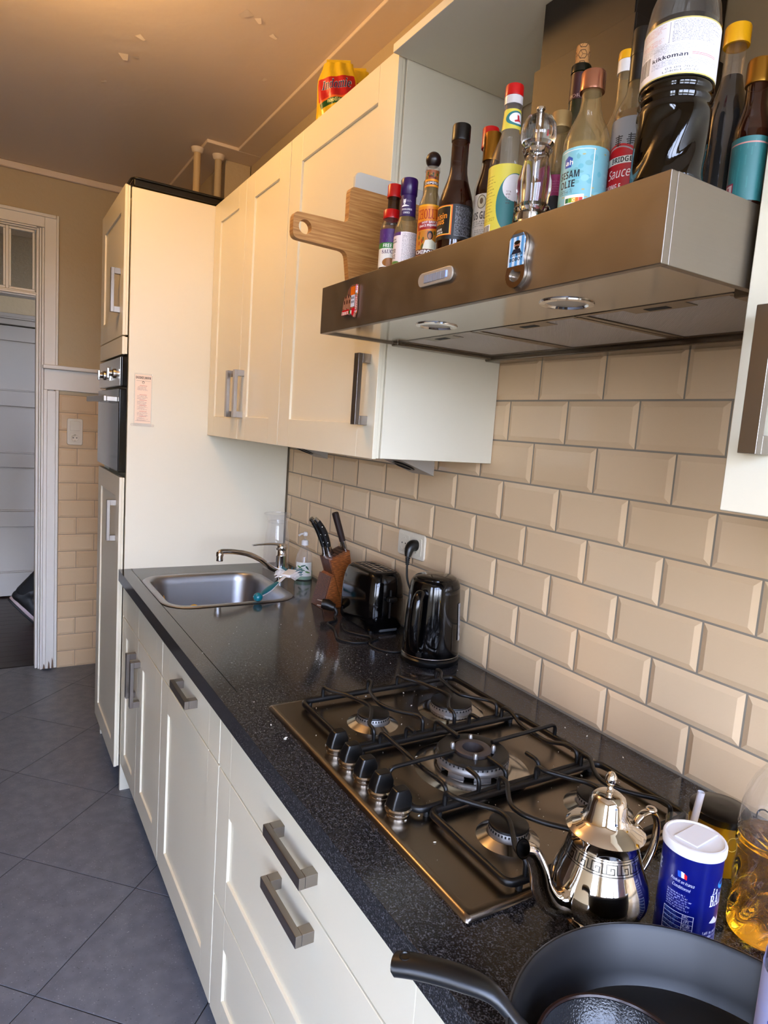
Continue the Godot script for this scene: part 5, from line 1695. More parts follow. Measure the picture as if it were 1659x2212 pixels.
func on_worktop() -> void:
	# ---- tap
	var t := thing("kitchen_tap", "chrome mixer tap with long curved spout behind the sink", "tap", V(-0.118, TOP, -1.19))
	put("base_collar", mb().lathe([Vector2(0, 0), Vector2(0.027, 0), Vector2(0.027, 0.005), Vector2(0.0235, 0.009), Vector2(0.0225, 0.03)], 32), mats.chrome, t)
	put("body", mb().lathe([Vector2(0.0225, 0.028), Vector2(0.0225, 0.082), Vector2(0.024, 0.085), Vector2(0.024, 0.09), Vector2(0.0215, 0.093), Vector2(0.021, 0.11), Vector2(0.0245, 0.114), Vector2(0.0245, 0.128), Vector2(0.02, 0.134), Vector2(0, 0.136)], 32), mats.chrome, t)
	put("spout", mb().tube(spline([V(-0.012, 0.022, 0.01), V(-0.06, 0.046, 0.035), V(-0.11, 0.083, 0.055), V(-0.17, 0.112, 0.068), V(-0.23, 0.125, 0.075), V(-0.275, 0.128, 0.08), V(-0.288, 0.125, 0.081)], 5), 0.0105, 14), mats.chrome, t)
	put("aerator", mb().lathe([Vector2(0, 0), Vector2(0.0125, 0), Vector2(0.013, 0.004), Vector2(0.0125, 0.018), Vector2(0.0145, 0.02), Vector2(0.0145, 0.034), Vector2(0.011, 0.038), Vector2(0, 0.038)], 24, V(-0.286, 0.092, 0.081)), mats.chrome, t)
	put("lever", mb().tube(spline([V(0.0, 0.13, 0), V(-0.04, 0.137, 0.004), V(-0.09, 0.138, 0.009), V(-0.132, 0.136, 0.013)], 4), [0.014, 0.013, 0.012, 0.0115, 0.011, 0.0105, 0.01, 0.0095, 0.009, 0.0085, 0.008, 0.0075, 0.007], 12, false, 0.5), mats.chrome, t)

	# ---- clear carafe behind the tap
	t = thing("water_carafe", "empty clear plastic carafe in the corner behind the tap", "carafe", V(-0.082, TOP + 0.0005, -1.335))
	put("vessel", mb().lathe([Vector2(0, 0.0), Vector2(0.052, 0.0), Vector2(0.056, 0.004), Vector2(0.056, 0.09), Vector2(0.05, 0.15), Vector2(0.043, 0.19), Vector2(0.042, 0.205), Vector2(0.052, 0.23), Vector2(0.058, 0.236), Vector2(0.0595, 0.238)], 40), mats.clear_plastic, t)
	put("rim", mb().lathe([Vector2(0.0575, 0.2365), Vector2(0.061, 0.238), Vector2(0.0612, 0.2405), Vector2(0.058, 0.242), Vector2(0.0568, 0.239)], 40), mats.clear_plastic, t)
	put("neck_band", mb().lathe([Vector2(0.0428, 0.2), Vector2(0.0436, 0.204), Vector2(0.0428, 0.208)], 40), mats.clear_plastic, t)

	# ---- soap dispenser
	t = thing("soap_dispenser", "clear soap pump bottle with green leaf label and pale green soap", "soap dispenser", V(-0.048, TOP + 0.0005, -1.115))
	put("bottle_body", mb().lathe([Vector2(0, 0), Vector2(0.034, 0), Vector2(0.037, 0.004), Vector2(0.0375, 0.03), Vector2(0.036, 0.07), Vector2(0.03, 0.105), Vector2(0.018, 0.128), Vector2(0.0125, 0.135), Vector2(0.0125, 0.146)], 36), mats.clear_plastic, t)
	put("liquid_soap", mb().lathe([Vector2(0, 0.003), Vector2(0.034, 0.003), Vector2(0.0358, 0.006), Vector2(0.036, 0.034), Vector2(0, 0.034)], 32), mat("green_soap", Color(0.56, 0.7, 0.6), 0.2, 0.0, {"subsurf_scatter_enabled": true, "subsurf_scatter_strength": 0.2}), t)
	var im := sheet(256, 256, Color(0.86, 0.88, 0.87))
	for l in [[70, 90, 0.6], [120, 60, -0.4], [110, 140, 0.2], [180, 100, 1.0], [90, 190, -0.8], [190, 180, 0.4]]:
		var p := PackedVector2Array()
		for k in 12:
			var a := TAU * k / 12
			var q := Vector2(cos(a) * 44, sin(a) * 13 * (1.0 - 0.3 * cos(a)))
			p.append(Vector2(l[0], l[1]) + q.rotated(l[2]))
		poly_fill(im, p, [Color(0.1, 0.32, 0.24), Color(0.3, 0.52, 0.2), Color(0.2, 0.42, 0.34)][int(l[0]) % 3])
	fine_print(im, 96, 96, 70, 40, 10, Color(0.4, 0.45, 0.44), 0.4)
	put("label", patch(0.0379, 0.018, 0.075, atan2(CAM.z + 1.12, CAM.x + 0.048), 2.0, 0.0362), printed("soap_label", im), t)
	put("pump_collar", mb().lathe([Vector2(0.0145, 0.142), Vector2(0.0145, 0.158), Vector2(0.011, 0.162), Vector2(0.006, 0.163)], 24), mats.white_plastic, t)
	put("pump_stem", mb().tube([V(0, 0.16, 0), V(0, 0.183, 0)], 0.0045, 12), mats.clear_plastic, t)
	put("pump_head", mb().join(mb().lathe([Vector2(0.0075, 0.18), Vector2(0.0095, 0.182), Vector2(0.0095, 0.192), Vector2(0.006, 0.196), Vector2(0, 0.1965)], 20)).tube(spline([V(0, 0.189, 0), V(-0.02, 0.189, 0.006), V(-0.033, 0.184, 0.01)], 4), 0.0045, 10), mats.white_plastic, t)

	# ---- dish brush lying across the corner of the sink
	var teal := mat("teal_plastic", Color(0.02, 0.4, 0.46), 0.3)
	t = thing("dish_brush", "teal and white washing-up brush lying across the sink corner", "brush", V(-0.245, TOP + 0.0065, -0.94))
	var A := V(-0.105, 0.013, 0.115)
	var B := V(0.13, 0.05, -0.115)
	var ax := (B - A).normalized()
	put("handle_grip", mb().tube([A + ax * 0.022, A + ax * 0.05, A + ax * 0.09, A + ax * 0.135, A + ax * 0.165], [0.006, 0.0105, 0.0125, 0.009, 0.006], 14, false, 0.6), teal, t)
	put("handle_spine", mb().tube([A + ax * 0.018 - V(0, 0.004, 0), A + ax * 0.09 - V(0, 0.005, 0), A + ax * 0.16 - V(0, 0.003, 0), A + ax * 0.24], [0.006, 0.013, 0.008, 0.006], 12, false, 0.5), mats.white_plastic, t)
	put("end_ball", mb().ball(A, V(0.017, 0.0155, 0.017), 22, 14), teal, t)
	var head := A + ax * 0.275
	var hb := Basis(ax, ax.cross(V(0, 1, 0)).cross(ax).normalized() * 1.0, ax.cross(V(0, 1, 0)).normalized())
	put("brush_head", mb().box(V(-0.036, -0.006, -0.02), V(0.036, 0.007, 0.02), 0.004, Transform3D(hb, head)), mats.white_plastic, t)
	var wb := mb()
	var tb := mb()
	for i in 10:
		for s in 3:
			for side in [-1.0, 1.0]:
				var o := head + hb * V(-0.031 + i * 0.0068, -0.003 + s * 0.0035, side * 0.019)
				var dirn := (hb * V(0.08 * (i - 5), -0.35 + s * 0.45, side * 1.3)).normalized()
				var m: MB = tb if i >= 7 else wb
				m.tube([o, o + dirn * 0.026], 0.0013, 4)
	for i in 12:
		var o := head + hb * V(0.034, -0.004 + (i % 3) * 0.005, -0.016 + (i / 3) * 0.011)
		tb.tube([o, o + (hb * V(1, 0.2, (i / 3 - 1.5) * 0.3)).normalized() * 0.022], 0.0013, 4)
	tag(put("white_bristles", wb, mats.white_plastic, t), "", "", "", "stuff")
	tag(put("teal_bristles", tb, teal, t), "", "", "", "stuff")

	# ---- yellow peels in the sink
	var peel := mat("yellow_peel", Color(0.85, 0.62, 0.03), 0.5)
	for q in [[[V(-0.585, 0.802, -0.985), V(-0.612, 0.86, -1.0), V(-0.623, 0.92, -1.01), V(-0.625, 0.95, -1.035)], "yellow fruit peel leaning on the left side of the sink bowl"], [[V(-0.57, 0.802, -0.91), V(-0.578, 0.87, -0.875), V(-0.582, 0.93, -0.86), V(-0.565, 0.952, -0.862), V(-0.545, 0.946, -0.866)], "folded yellow peel leaning on the front side of the sink bowl"]]:
		var pts := spline(q[0], 5)
		var rad := []
		for i in pts.size(): rad.append(0.013 * (1.0 - 0.75 * absf(2.0 * i / (pts.size() - 1.0) - 1.0)))
		var b0: Vector3 = q[0][0]
		for i in pts.size(): pts[i] -= b0
		var o := put("fruit_peel", mb().tube(pts, rad, 10, false, 0.22), peel, self, b0)
		tag(o, q[1], "peel", "yellow peels in the sink")

	# ---- knife block with knives
	t = thing("knife_block", "slanted walnut and acacia knife block between tap and toaster", "knife block", V(-0.12, TOP, -0.72))
	var zf := 0.042
	var zb := -0.048
	var prof := PackedVector2Array([Vector2(0.02, 0.036), Vector2(0.085, 0.012), Vector2(0.045, 0.205), Vector2(-0.028, 0.172)])
	put("block_side", mb().prism(prof, zf - 0.02, zf, Transform3D(), 0.002), mats.acacia, t)
	put("block_core", mb().prism(prof, zb + 0.02, zf - 0.02, Transform3D(), 0.001), mats.walnut, t)
	put("block_side", mb().prism(prof, zb, zb + 0.02, Transform3D(), 0.002), mats.walnut, t)
	put("foot", mb().prism(PackedVector2Array([Vector2(-0.047, 0), Vector2(0.075, 0), Vector2(0.08, 0.02), Vector2(0.018, 0.04), Vector2(-0.01, 0.118), Vector2(-0.02, 0.112)]), zb, zf, Transform3D(), 0.002), mats.acacia, t)
	put("foot_front", mb().prism(PackedVector2Array([Vector2(-0.051, 0.001), Vector2(-0.0475, 0.001), Vector2(-0.0205, 0.112), Vector2(-0.0235, 0.114)]), zb, zf, Transform3D(), 0.0008), mats.walnut, t)
	var topc := V(-0.12, TOP, -0.72)
	var dirn := V(-0.34, 0.94, 0).normalized()
	var side := V(0.41, 0.9, 0).normalized()
	var painted_slots := mb()
	for i in 5:
		var o := V(-0.018 + 0.013 * i, 0.1775 + 0.006 * i, 0)
		painted_slots.box(V(-0.001, -0.0004, -0.03), V(0.001, 0.0006, 0.03), 0.0, Transform3D(Basis(V(0, 0, 1), 0.42), o))
	put("painted_slots", painted_slots, mats.dark, t)  # thin dark strips painted as the shade down the knife slots
	var kn := [[V(-0.012, 0.182, -0.03), "black-handled kitchen knife with steel rivets, rear one in the block"], [V(-0.006, 0.184, -0.006), "black-handled kitchen knife with steel rivets, front one in the block"]]
	for k in kn:
		var p: Vector3 = topc + k[0]
		var n := thing("kitchen_knife", k[1], "knife", p, 0.0, "riveted knives in the block")
		put("bolster", mb().tube([-dirn * 0.004, dirn * 0.012, dirn * 0.03], [0.017, 0.012, 0.0095], 10, false, 0.45, V(0, 0, 1)), mats.steel_bright, n)
		var hpts := spline([dirn * 0.028, dirn * 0.06, dirn * 0.095 + V(-0.004, 0, 0), dirn * 0.128 + V(-0.014, -0.002, 0)], 4)
		var rad := []
		for i in hpts.size(): rad.append(0.0095 + 0.003 * sin(i / float(hpts.size() - 1) * PI))
		put("grip", mb().tube(hpts, rad, 10, false, 0.62, V(0, 0, 1)), mats.black_plastic, n)
		put("end_cap", mb().tube([dirn * 0.126 + V(-0.0135, -0.002, 0), dirn * 0.14 + V(-0.02, -0.004, 0)], [0.0098, 0.0085], 10, false, 0.62, V(0, 0, 1)), mats.steel_bright, n)
		for s in [0.045, 0.075, 0.105]:
			put("rivet", mb().ball(dirn * s + V(-0.0045 * maxf(0.0, s - 0.06) / 0.04, 0, 0.0068), V(0.0026, 0.0026, 0.0012), 10, 6), mats.chrome, n)
	var st := thing("honing_knife", "knife with round brown wooden handle at the right of the block", "knife", topc + V(0.04, 0.205, 0.012))
	put("ferrule", mb().tube([-dirn * 0.003, dirn * 0.032], 0.0115, 8, false, 0.8), mats.steel_bright, st)
	put("wooden_grip", mb().tube([dirn * 0.031, dirn * 0.08, dirn * 0.135, dirn * 0.138], [0.0112, 0.0118, 0.0125, 0.011], 10), mat("dark_grip_wood", Color(0.13, 0.06, 0.045), 0.5), st)

	# ---- toaster
	var tz := -0.482
	t = thing("toaster", "glossy black two-slot toaster against the tiles", "toaster", V(-0.09, TOP, tz))
	var rg := []
	for s in [[0.126, 0.215, 0.035, 0.008], [0.134, 0.228, 0.04, 0.016], [0.136, 0.232, 0.042, 0.06], [0.134, 0.228, 0.042, 0.11], [0.128, 0.22, 0.042, 0.15], [0.118, 0.208, 0.04, 0.172], [0.108, 0.196, 0.038, 0.183], [0.098, 0.186, 0.034, 0.1865]]:
		var ring := []
		for q in rrect(s[0], s[1], s[2], 7): ring.append(V(q.x, s[3], q.y))
		rg.append(ring)
	put("shell", mb().loft(rg, true, true, 0.2), mats.black_gloss, t)
	var tr := []
	for s in [[0.094, 0.18, 0.032, 0.1868], [0.092, 0.178, 0.031, 0.1885], [0.084, 0.17, 0.029, 0.189]]:
		var ring := []
		for q in rrect(s[0], s[1], s[2], 7): ring.append(V(q.x, s[3], q.y))
		tr.append(ring)
	put("top_plate", mb().loft(tr, true, true, 0.2), mat("toaster_top", Color(0.09, 0.075, 0.065), 0.4, 0.4), t)
	for x in [-0.021, 0.021]:
		var sl := put("slot", mb().box(V(x - 0.0135, 0.1886, -0.07), V(x + 0.0135, 0.1893, 0.07), 0.0002), mats.dark, t)  # flat dark plate stands in for the shade of the deep opening
		for e in [-1, 1]:
			put("slot_guide", mb().box(V(x + e * 0.0125 - 0.0015, 0.1892, -0.07), V(x + e * 0.0125 + 0.0015, 0.1905, 0.07), 0.0004), mats.steel_bright, sl)
		for i in 5:
			put("guard_wire", mb().tube([V(x - 0.012, 0.1895, -0.056 + i * 0.028), V(x + 0.012, 0.1895, -0.056 + i * 0.028)], 0.001, 5), mats.steel_bright, sl)
	put("lever_knob", mb().box(V(-0.016, 0.105, 0.114), V(0.016, 0.12, 0.134), 0.004), mats.black_plastic, t)
	put("painted_lever_slot", mb().box(V(-0.003, 0.05, 0.1135), V(0.003, 0.14, 0.1165), 0.0005), mats.dark, t)  # dark bar painted as the shade in the lever opening
	put("foot_trim", mb().box(V(-0.03, 0.006, 0.1), V(0.034, 0.017, 0.114), 0.003), mat("grey_plastic", Color(0.3, 0.31, 0.33), 0.4), t)
	for x in [-0.045, 0.045]:
		for z in [-0.09, 0.085]:
			put("rubber_foot", mb().lathe([Vector2(0, 0), Vector2(0.009, 0), Vector2(0.01, 0.009), Vector2(0, 0.009)], 14, V(x, 0, z)), mats.black_rubber, t)

	# ---- toaster lead with its plug lying loose
	t = thing("toaster_lead", "black toaster lead with loose plug lying on the worktop", "cord", V(-0.178, TOP, -0.505))
	put("cord", mb().tube(spline([V(0.01, 0.004, -0.08), V(-0.012, 0.004, -0.03), V(-0.05, 0.0045, -0.01), V(-0.055, 0.004, 0.045), V(-0.075, 0.004, 0.1), V(-0.088, 0.004, 0.145), V(-0.06, 0.004, 0.19), V(-0.015, 0.004, 0.195), V(0.012, 0.004, 0.16), V(-0.012, 0.004, 0.12), V(-0.03, 0.004, 0.085), V(-0.022, 0.004, 0.045), V(-0.012, 0.006, 0.02)], 6), 0.0033, 8), mats.black_rubber, t)
	put("plug", mb().tube([V(0.01, 0.03, -0.085), V(-0.008, 0.038, -0.1), V(-0.022, 0.04, -0.112)], [0.012, 0.018, 0.017], 14), mats.black_plastic, t)
	put("strain_relief", mb().tube(spline([V(0.012, 0.004, -0.08), V(0.016, 0.016, -0.078), V(0.01, 0.03, -0.085)], 4), 0.006, 8), mats.black_rubber, t)
	for s in [-1, 1]:
		put("plug_pin", mb().tube([V(-0.022, 0.04 + s * 0.009, -0.112), V(-0.036, 0.042 + s * 0.009, -0.124)], 0.0024, 8), mats.nickel, t)

	# ---- kettle
	var kx := -0.098
	var kz := -0.128
	t = thing("kettle", "glossy black electric kettle with water gauge, on its base", "kettle", V(kx, TOP, kz))
	put("power_base", mb().lathe([Vector2(0, 0.0), Vector2(0.078, 0.0), Vector2(0.0815, 0.004), Vector2(0.0815, 0.016), Vector2(0.077, 0.021), Vector2(0, 0.022)], 48), mats.black_plastic, t)
	put("body", mb().lathe([Vector2(0, 0.0225), Vector2(0.078, 0.0225), Vector2(0.0795, 0.027), Vector2(0.079, 0.06), Vector2(0.0765, 0.12), Vector2(0.0725, 0.18), Vector2(0.0695, 0.215), Vector2(0.067, 0.227), Vector2(0.062, 0.234), Vector2(0.056, 0.2365)], 56), mats.black_gloss, t)
	put("trim_ring", mb().lathe([Vector2(0.0795, 0.024), Vector2(0.0803, 0.0255), Vector2(0.0795, 0.027)], 56), mats.nickel, t)
	put("lid", mb().lathe([Vector2(0.0585, 0.2355), Vector2(0.0575, 0.2385), Vector2(0.05, 0.2425), Vector2(0.03, 0.2455), Vector2(0, 0.2465)], 44), mats.black_gloss, t)
	var a0 := atan2(CAM.z - kz, CAM.x - kx)
	var ha := a0 + 0.42
	var e := V(cos(ha), 0, sin(ha))
	put("handle", mb().tube(spline([e * 0.069 + V(0, 0.2, 0), e * 0.09 + V(0, 0.206, 0), e * 0.106 + V(0, 0.19, 0), e * 0.112 + V(0, 0.15, 0), e * 0.113 + V(0, 0.1, 0), e * 0.105 + V(0, 0.062, 0), e * 0.078 + V(0, 0.048, 0)], 5), [0.013, 0.0132, 0.0134, 0.0136, 0.0138, 0.014, 0.0142, 0.0144, 0.0146, 0.0148, 0.015, 0.015, 0.015, 0.015, 0.015, 0.015, 0.015, 0.015, 0.015, 0.0148, 0.0145, 0.0142, 0.014, 0.0138, 0.0135, 0.0132, 0.013, 0.0128, 0.0125, 0.0122, 0.012], 12, false, 0.8), mats.black_gloss, t)
	put("switch", mb().box(V(-0.009, 0.03, 0.0785), V(0.009, 0.044, 0.088), 0.003, Transform3D(Basis(Vector3.UP, PI / 2 - (ha - 0.06)))), mats.black_plastic, t)
	im = sheet(64, 256, Color(0.62, 0.63, 0.65))
	for s in [["1.7", 40], ["1.2", 110], ["0.8", 170], ["0.5", 225]]: write(im, s[0], 30, s[1], 14, Color(0.1, 0.1, 0.12), true, 24)
	fine_print(im, 10, 60, 16, 110, 9, Color(0.2, 0.2, 0.22), 0.4)
	put("water_gauge", patch(0.0808, 0.072, 0.175, a0 - 1.25, 0.22, 0.0745), printed("gauge_print", im, 0.25), t)
	put("spout", mb().tube([V(cos(ha + PI) * 0.06, 0.205, sin(ha + PI) * 0.06), V(cos(ha + PI) * 0.078, 0.226, sin(ha + PI) * 0.078)], [0.02, 0.012], 10), mats.black_gloss, t)
	t = thing("kettle_lead", "short black lead coming out under the kettle base", "cord", V(-0.17, TOP, -0.2))
	put("cord", mb().tube(spline([V(0.03, 0.004, 0.0), V(-0.005, 0.0035, -0.01), V(-0.03, 0.0035, -0.05), V(-0.025, 0.0035, -0.1), V(0.02, 0.0035, -0.125)], 5), 0.0032, 8), mats.black_rubber, t)

	# ---- wall socket with plug
	t = thing("double_socket", "cream double wall socket in the tiles above the toaster", "socket", V(-0.0005, 1.236, -0.396))
	var xf := Transform3D(Basis(V(0, 0, 1), V(0, 1, 0), V(-1, 0, 0)), V(-0.001, 0, 0))
	put("cover_plate", mb().prism(rrect(0.152, 0.082, 0.012, 5), 0.0, 0.009, xf, 0.003, true), mats.cream_plastic, t)
	for z in [-0.0355, 0.0355]:
		var p := put("insert", mb().prism(rrect(0.056, 0.056, 0.006, 4), 0.009, 0.0115, Transform3D(xf.basis, V(-0.001, 0, z)), 0.0008, true), mats.cream_plastic, t)
		put("recess", mb().lathe([Vector2(0.0215, 0.0), Vector2(0.0205, 0.0006), Vector2(0.0198, -0.0), Vector2(0.0192, -0.0), Vector2(0.0188, 0.0004), Vector2(0, 0.0004)], 28), mats.cream_plastic, p).transform = Transform3D(Basis(V(0, 1, 0), V(-1, 0, 0), V(0, 0, 1)), V(-0.0126, 0, z))
		for s in [-1, 1]:
			put("painted_pin_hole", mb().ball(V(-0.0132, 0, z + s * 0.0095), V(0.0005, 0.0026, 0.0026), 10, 6), mats.dark, p)  # flat dark dot painted as the shade in the hole
		for s in [-1, 1]:
			put("earth_clip", mb().box(V(-0.014, s * 0.0185 - 0.0015, z - 0.002), V(-0.0128, s * 0.0185 + 0.0015, z + 0.002), 0.0003), mats.chrome, p)
	t = thing("plugged_lead", "black plug in the wall socket with lead hanging behind the kettle", "plug", V(-0.014, 1.236, -0.3605))
	put("plug", mb().tube(spline([V(-0.0008, 0.004, 0), V(-0.014, 0.004, 0), V(-0.024, -0.008, 0), V(-0.027, -0.03, 0)], 3), [0.0185, 0.0185, 0.0185, 0.018, 0.0175, 0.0165, 0.015, 0.0135, 0.0115, 0.0095], 16), mats.black_plastic, t)
	for i in 4:
		put("relief_rib", mb().lathe([Vector2(0.0045, 0), Vector2(0.0078 - i * 0.0006, 0), Vector2(0.0078 - i * 0.0006, 0.004), Vector2(0.0045, 0.004)], 14, V(-0.027, -0.037 - i * 0.0062, 0)), mats.black_rubber, t)
	put("cord", mb().tube(spline([V(-0.027, -0.028, 0), V(-0.027, -0.07, 0.0), V(-0.026, -0.11, 0.01), V(-0.016, -0.17, 0.05), V(-0.012, -0.23, 0.1), V(-0.012, -0.27, 0.13)], 6), 0.0034, 8), mats.black_rubber, t)


func near_things() -> void:
	# ---- silver teapot
	var at := V(-0.463, TOP + 0.0005, 0.79)
	var t := thing("teapot", "polished silver teapot with engraved key-pattern band beside the hob", "teapot", at)
	var silver := mat("silver", Color(0.88, 0.86, 0.83), 0.045, 1.0)
	put("body", mb().lathe([Vector2(0, 0.0), Vector2(0.042, 0.0), Vector2(0.043, 0.003), Vector2(0.04, 0.006), Vector2(0.047, 0.013), Vector2(0.058, 0.026), Vector2(0.0635, 0.04), Vector2(0.064, 0.05), Vector2(0.06, 0.066), Vector2(0.053, 0.083), Vector2(0.0465, 0.1), Vector2(0.044, 0.112), Vector2(0.0445, 0.122), Vector2(0.047, 0.128)], 64), silver, t)
	put("lid", mb().lathe([Vector2(0.047, 0.1285), Vector2(0.0505, 0.1275), Vector2(0.051, 0.129), Vector2(0.044, 0.135), Vector2(0.034, 0.139), Vector2(0.0285, 0.144), Vector2(0.0255, 0.153), Vector2(0.0235, 0.166), Vector2(0.021, 0.173), Vector2(0.015, 0.1775), Vector2(0.006, 0.179), Vector2(0, 0.179)], 64), silver, t)
	put("finial", mb().lathe([Vector2(0.0035, 0.1788), Vector2(0.0045, 0.181), Vector2(0.003, 0.183), Vector2(0.004, 0.1845), Vector2(0.003, 0.187), Vector2(0.0055, 0.1905), Vector2(0.0078, 0.196), Vector2(0.0072, 0.201), Vector2(0.004, 0.206), Vector2(0, 0.2085)], 24), silver, t)
	# spout towards the front
	var sd := V(-0.82, 0, -0.1).normalized()
	var sp := spline([sd * 0.05 + V(0, 0.035, 0), sd * 0.078 + V(0, 0.042, 0), sd * 0.096 + V(0, 0.066, 0), sd * 0.105 + V(0, 0.095, 0), sd * 0.118 + V(0, 0.118, 0), sd * 0.132 + V(0, 0.126, 0)], 4)
	var sr := []
	for i in sp.size():
		var q := i / float(sp.size() - 1)
		sr.append(lerpf(0.021, 0.0092, pow(q, 0.7)) + (0.003 if q > 0.97 else 0.0))
	put("spout", mb().tube(sp, sr, 20, false, 1.0, Vector3.ZERO, false), silver, t)
	var last: Vector3 = sp[sp.size() - 1]
	var before: Vector3 = sp[sp.size() - 3]
	var inside := sp.slice(sp.size() - 8)
	var ir := []
	for i in inside.size(): ir.append(sr[sr.size() - 8 + i] - 0.0013)
	put("spout_bore", mb().tube(inside, ir, 20, false, 1.0, Vector3.ZERO, false), mat("darker_silver", Color(0.45, 0.43, 0.41), 0.3, 1.0), t)  # inner wall of the spout in a darker, rougher silver
	# handle at the back
	var hd := -sd
	put("handle", mb().tube(spline([hd * 0.046 + V(0, 0.118, 0), hd * 0.064 + V(0, 0.135, 0), hd * 0.084 + V(0, 0.134, 0), hd * 0.095 + V(0, 0.112, 0), hd * 0.092 + V(0, 0.08, 0), hd * 0.076 + V(0, 0.052, 0), hd * 0.06 + V(0, 0.042, 0)], 5), 0.006, 12, false, 0.6), silver, t)
	put("thumb_rest", mb().ball(hd * 0.08 + V(0, 0.139, 0), V(0.008, 0.005, 0.008), 14, 8), silver, t)
	# engraved band
	var im := sheet(1024, 96, Color(0.86, 0.84, 0.81))
	var dk := Color(0.34, 0.33, 0.32)
	rect(im, 0, 6, 1024, 5, dk); rect(im, 0, 85, 1024, 5, dk)
	for i in 16:
		var x := i * 64
		for s in [[0, 20, 52, 6], [0, 20, 6, 56], [0, 70, 40, 6], [34, 40, 6, 36], [18, 40, 22, 6], [18, 40, 6, 18], [46, 20, 6, 56], [46, 70, 18, 6]]:
			rect(im, x + s[0], s[1], s[2], s[3], dk)
	var bm := mat("engraved_band", Color.WHITE, 0.14, 1.0, {"albedo_texture": tx(im)})
	put("engraved_band", patch(0.0504, 0.09, 0.111, 0.0, TAU, 0.0445, 64), bm, t)

	# ---- salt canister
	at = V(-0.387, TOP + 0.0005, 0.868)
	t = thing("salt_canister", "blue cardboard salt canister with white plastic lid beside the teapot", "canister", at)
	var ang := atan2(CAM.z - at.z, CAM.x - at.x)
	var B := Color(0.01, 0.05, 0.4)
	var W := Color(0.93, 0.94, 0.96)
	im = sheet(1024, 512, B)
	# the side facing the viewer is the middle of the sheet
	write(im, "FINE", 232, 150, 60, W, true, 90, -0.04)
	write(im, "Sel fin", 250, 400, 36, W, true, 70)
	poly_fill(im, PackedVector2Array([Vector2(446, 84), Vector2(466, 80), Vector2(470, 112), Vector2(452, 112)]), Color(0.15, 0.35, 0.8))
	poly_fill(im, PackedVector2Array([Vector2(466, 80), Vector2(484, 84), Vector2(486, 112), Vector2(470, 112)]), W)
	poly_fill(im, PackedVector2Array([Vector2(484, 84), Vector2(500, 94), Vector2(500, 116), Vector2(486, 112)]), Color(0.85, 0.12, 0.15))
	write(im, "Produit en France", 412, 140, 16, W, false, 130, 0.03, false, 0.2)
	write(im, "Conditionné", 424, 170, 16, W, false, 100, 0.03, false, 0.2)
	fine_print(im, 400, 200, 150, 80, 13, W, 0.4)
	rect(im, 390, 300, 170, 3, W); rect(im, 390, 300, 3, 200, W); rect(im, 557, 300, 3, 200, W); rect(im, 500, 300, 3, 200, W)
	for i in 8: rect(im, 390, 324 + i * 24, 170, 2, W)
	fine_print(im, 398, 306, 96, 190, 12, Color(0.5, 0.7, 0.9), 0.4)
	fine_print(im, 508, 306, 44, 190, 24, W, 0.25)
	write(im, "La", 650, 176, 34, W, true, 40, 0, true, 0.2)
	write(im, "BALEINE", 640, 240, 62, W, true, 220, 0, true)
	ellipse(im, 730, 130, 40, 26, Color(0.2, 0.6, 0.9))
	ellipse(im, 730, 122, 30, 14, B)
	poly_fill(im, PackedVector2Array([Vector2(655, 330), Vector2(690, 300), Vector2(720, 326), Vector2(760, 310), Vector2(790, 338), Vector2(720, 346)]), W)
	fine_print(im, 620, 380, 200, 120, 22, W, 0.4)
	put("tube_body", mb().lathe([Vector2(0, 0.0), Vector2(0.0355, 0.0), Vector2(0.036, 0.002), Vector2(0.036, 0.1305), Vector2(0.035, 0.132)], 56), mat("blue_card", B, 0.35), t)
	put("printed_wrap", patch(0.0362, 0.003, 0.1295, ang, TAU * 0.999, 0.0362, 64), printed("salt_print", im, 0.3), t)
	put("lid", mb().lathe([Vector2(0.034, 0.1295), Vector2(0.0378, 0.13), Vector2(0.0382, 0.133), Vector2(0.0382, 0.1395), Vector2(0.037, 0.142), Vector2(0.0345, 0.1425), Vector2(0.0335, 0.1405), Vector2(0, 0.1405)], 56), mats.white_plastic, t)
	put("pour_flap", mb().join(mb().prism(PackedVector2Array([Vector2(-0.024, -0.013), Vector2(0.026, -0.017), Vector2(0.03, 0.012), Vector2(-0.02, 0.016)]), 0.1405, 0.1428, Transform3D(Basis(V(1, 0, 0), V(0, 0, 1), V(0, 1, 0))), 0.0007)), mats.white_plastic, t)

	# ---- cut-open jar with dark lid, glass with a straw
	t = thing("mustard_tin", "yellow printed tin with dark lid behind the salt canister", "tin", V(-0.195, TOP + 0.0005, 0.79))
	put("tin_body", mb().lathe([Vector2(0, 0), Vector2(0.041, 0), Vector2(0.042, 0.002), Vector2(0.042, 0.08)], 40), mat("yellow_tin", Color(0.5, 0.38, 0.03), 0.3), t)
	var sw := mb()
	for i in 12:
		var a := TAU * i / 12
		var ring := []
		for k in 16:
			var b := TAU * k / 16
			ring.append(V(cos(a + cos(b) * 0.2) * 0.0422, 0.055 + sin(b) * 0.011, sin(a + cos(b) * 0.2) * 0.0422))
		sw.tube(ring, 0.0006, 4, true)
	put("swirl_print", sw, mat("pale_yellow_print", Color(0.75, 0.66, 0.3), 0.4), t)
	put("lid", mb().lathe([Vector2(0.041, 0.078), Vector2(0.0435, 0.079), Vector2(0.0435, 0.089), Vector2(0.041, 0.0915), Vector2(0.02, 0.0945), Vector2(0, 0.095)], 44), mat("dark_lid", Color(0.13, 0.115, 0.1), 0.3, 0.6), t)
	t = thing("drinking_glass", "clear drinking glass between the salt canister and the hob", "glass", V(-0.262, TOP + 0.0005, 0.775))
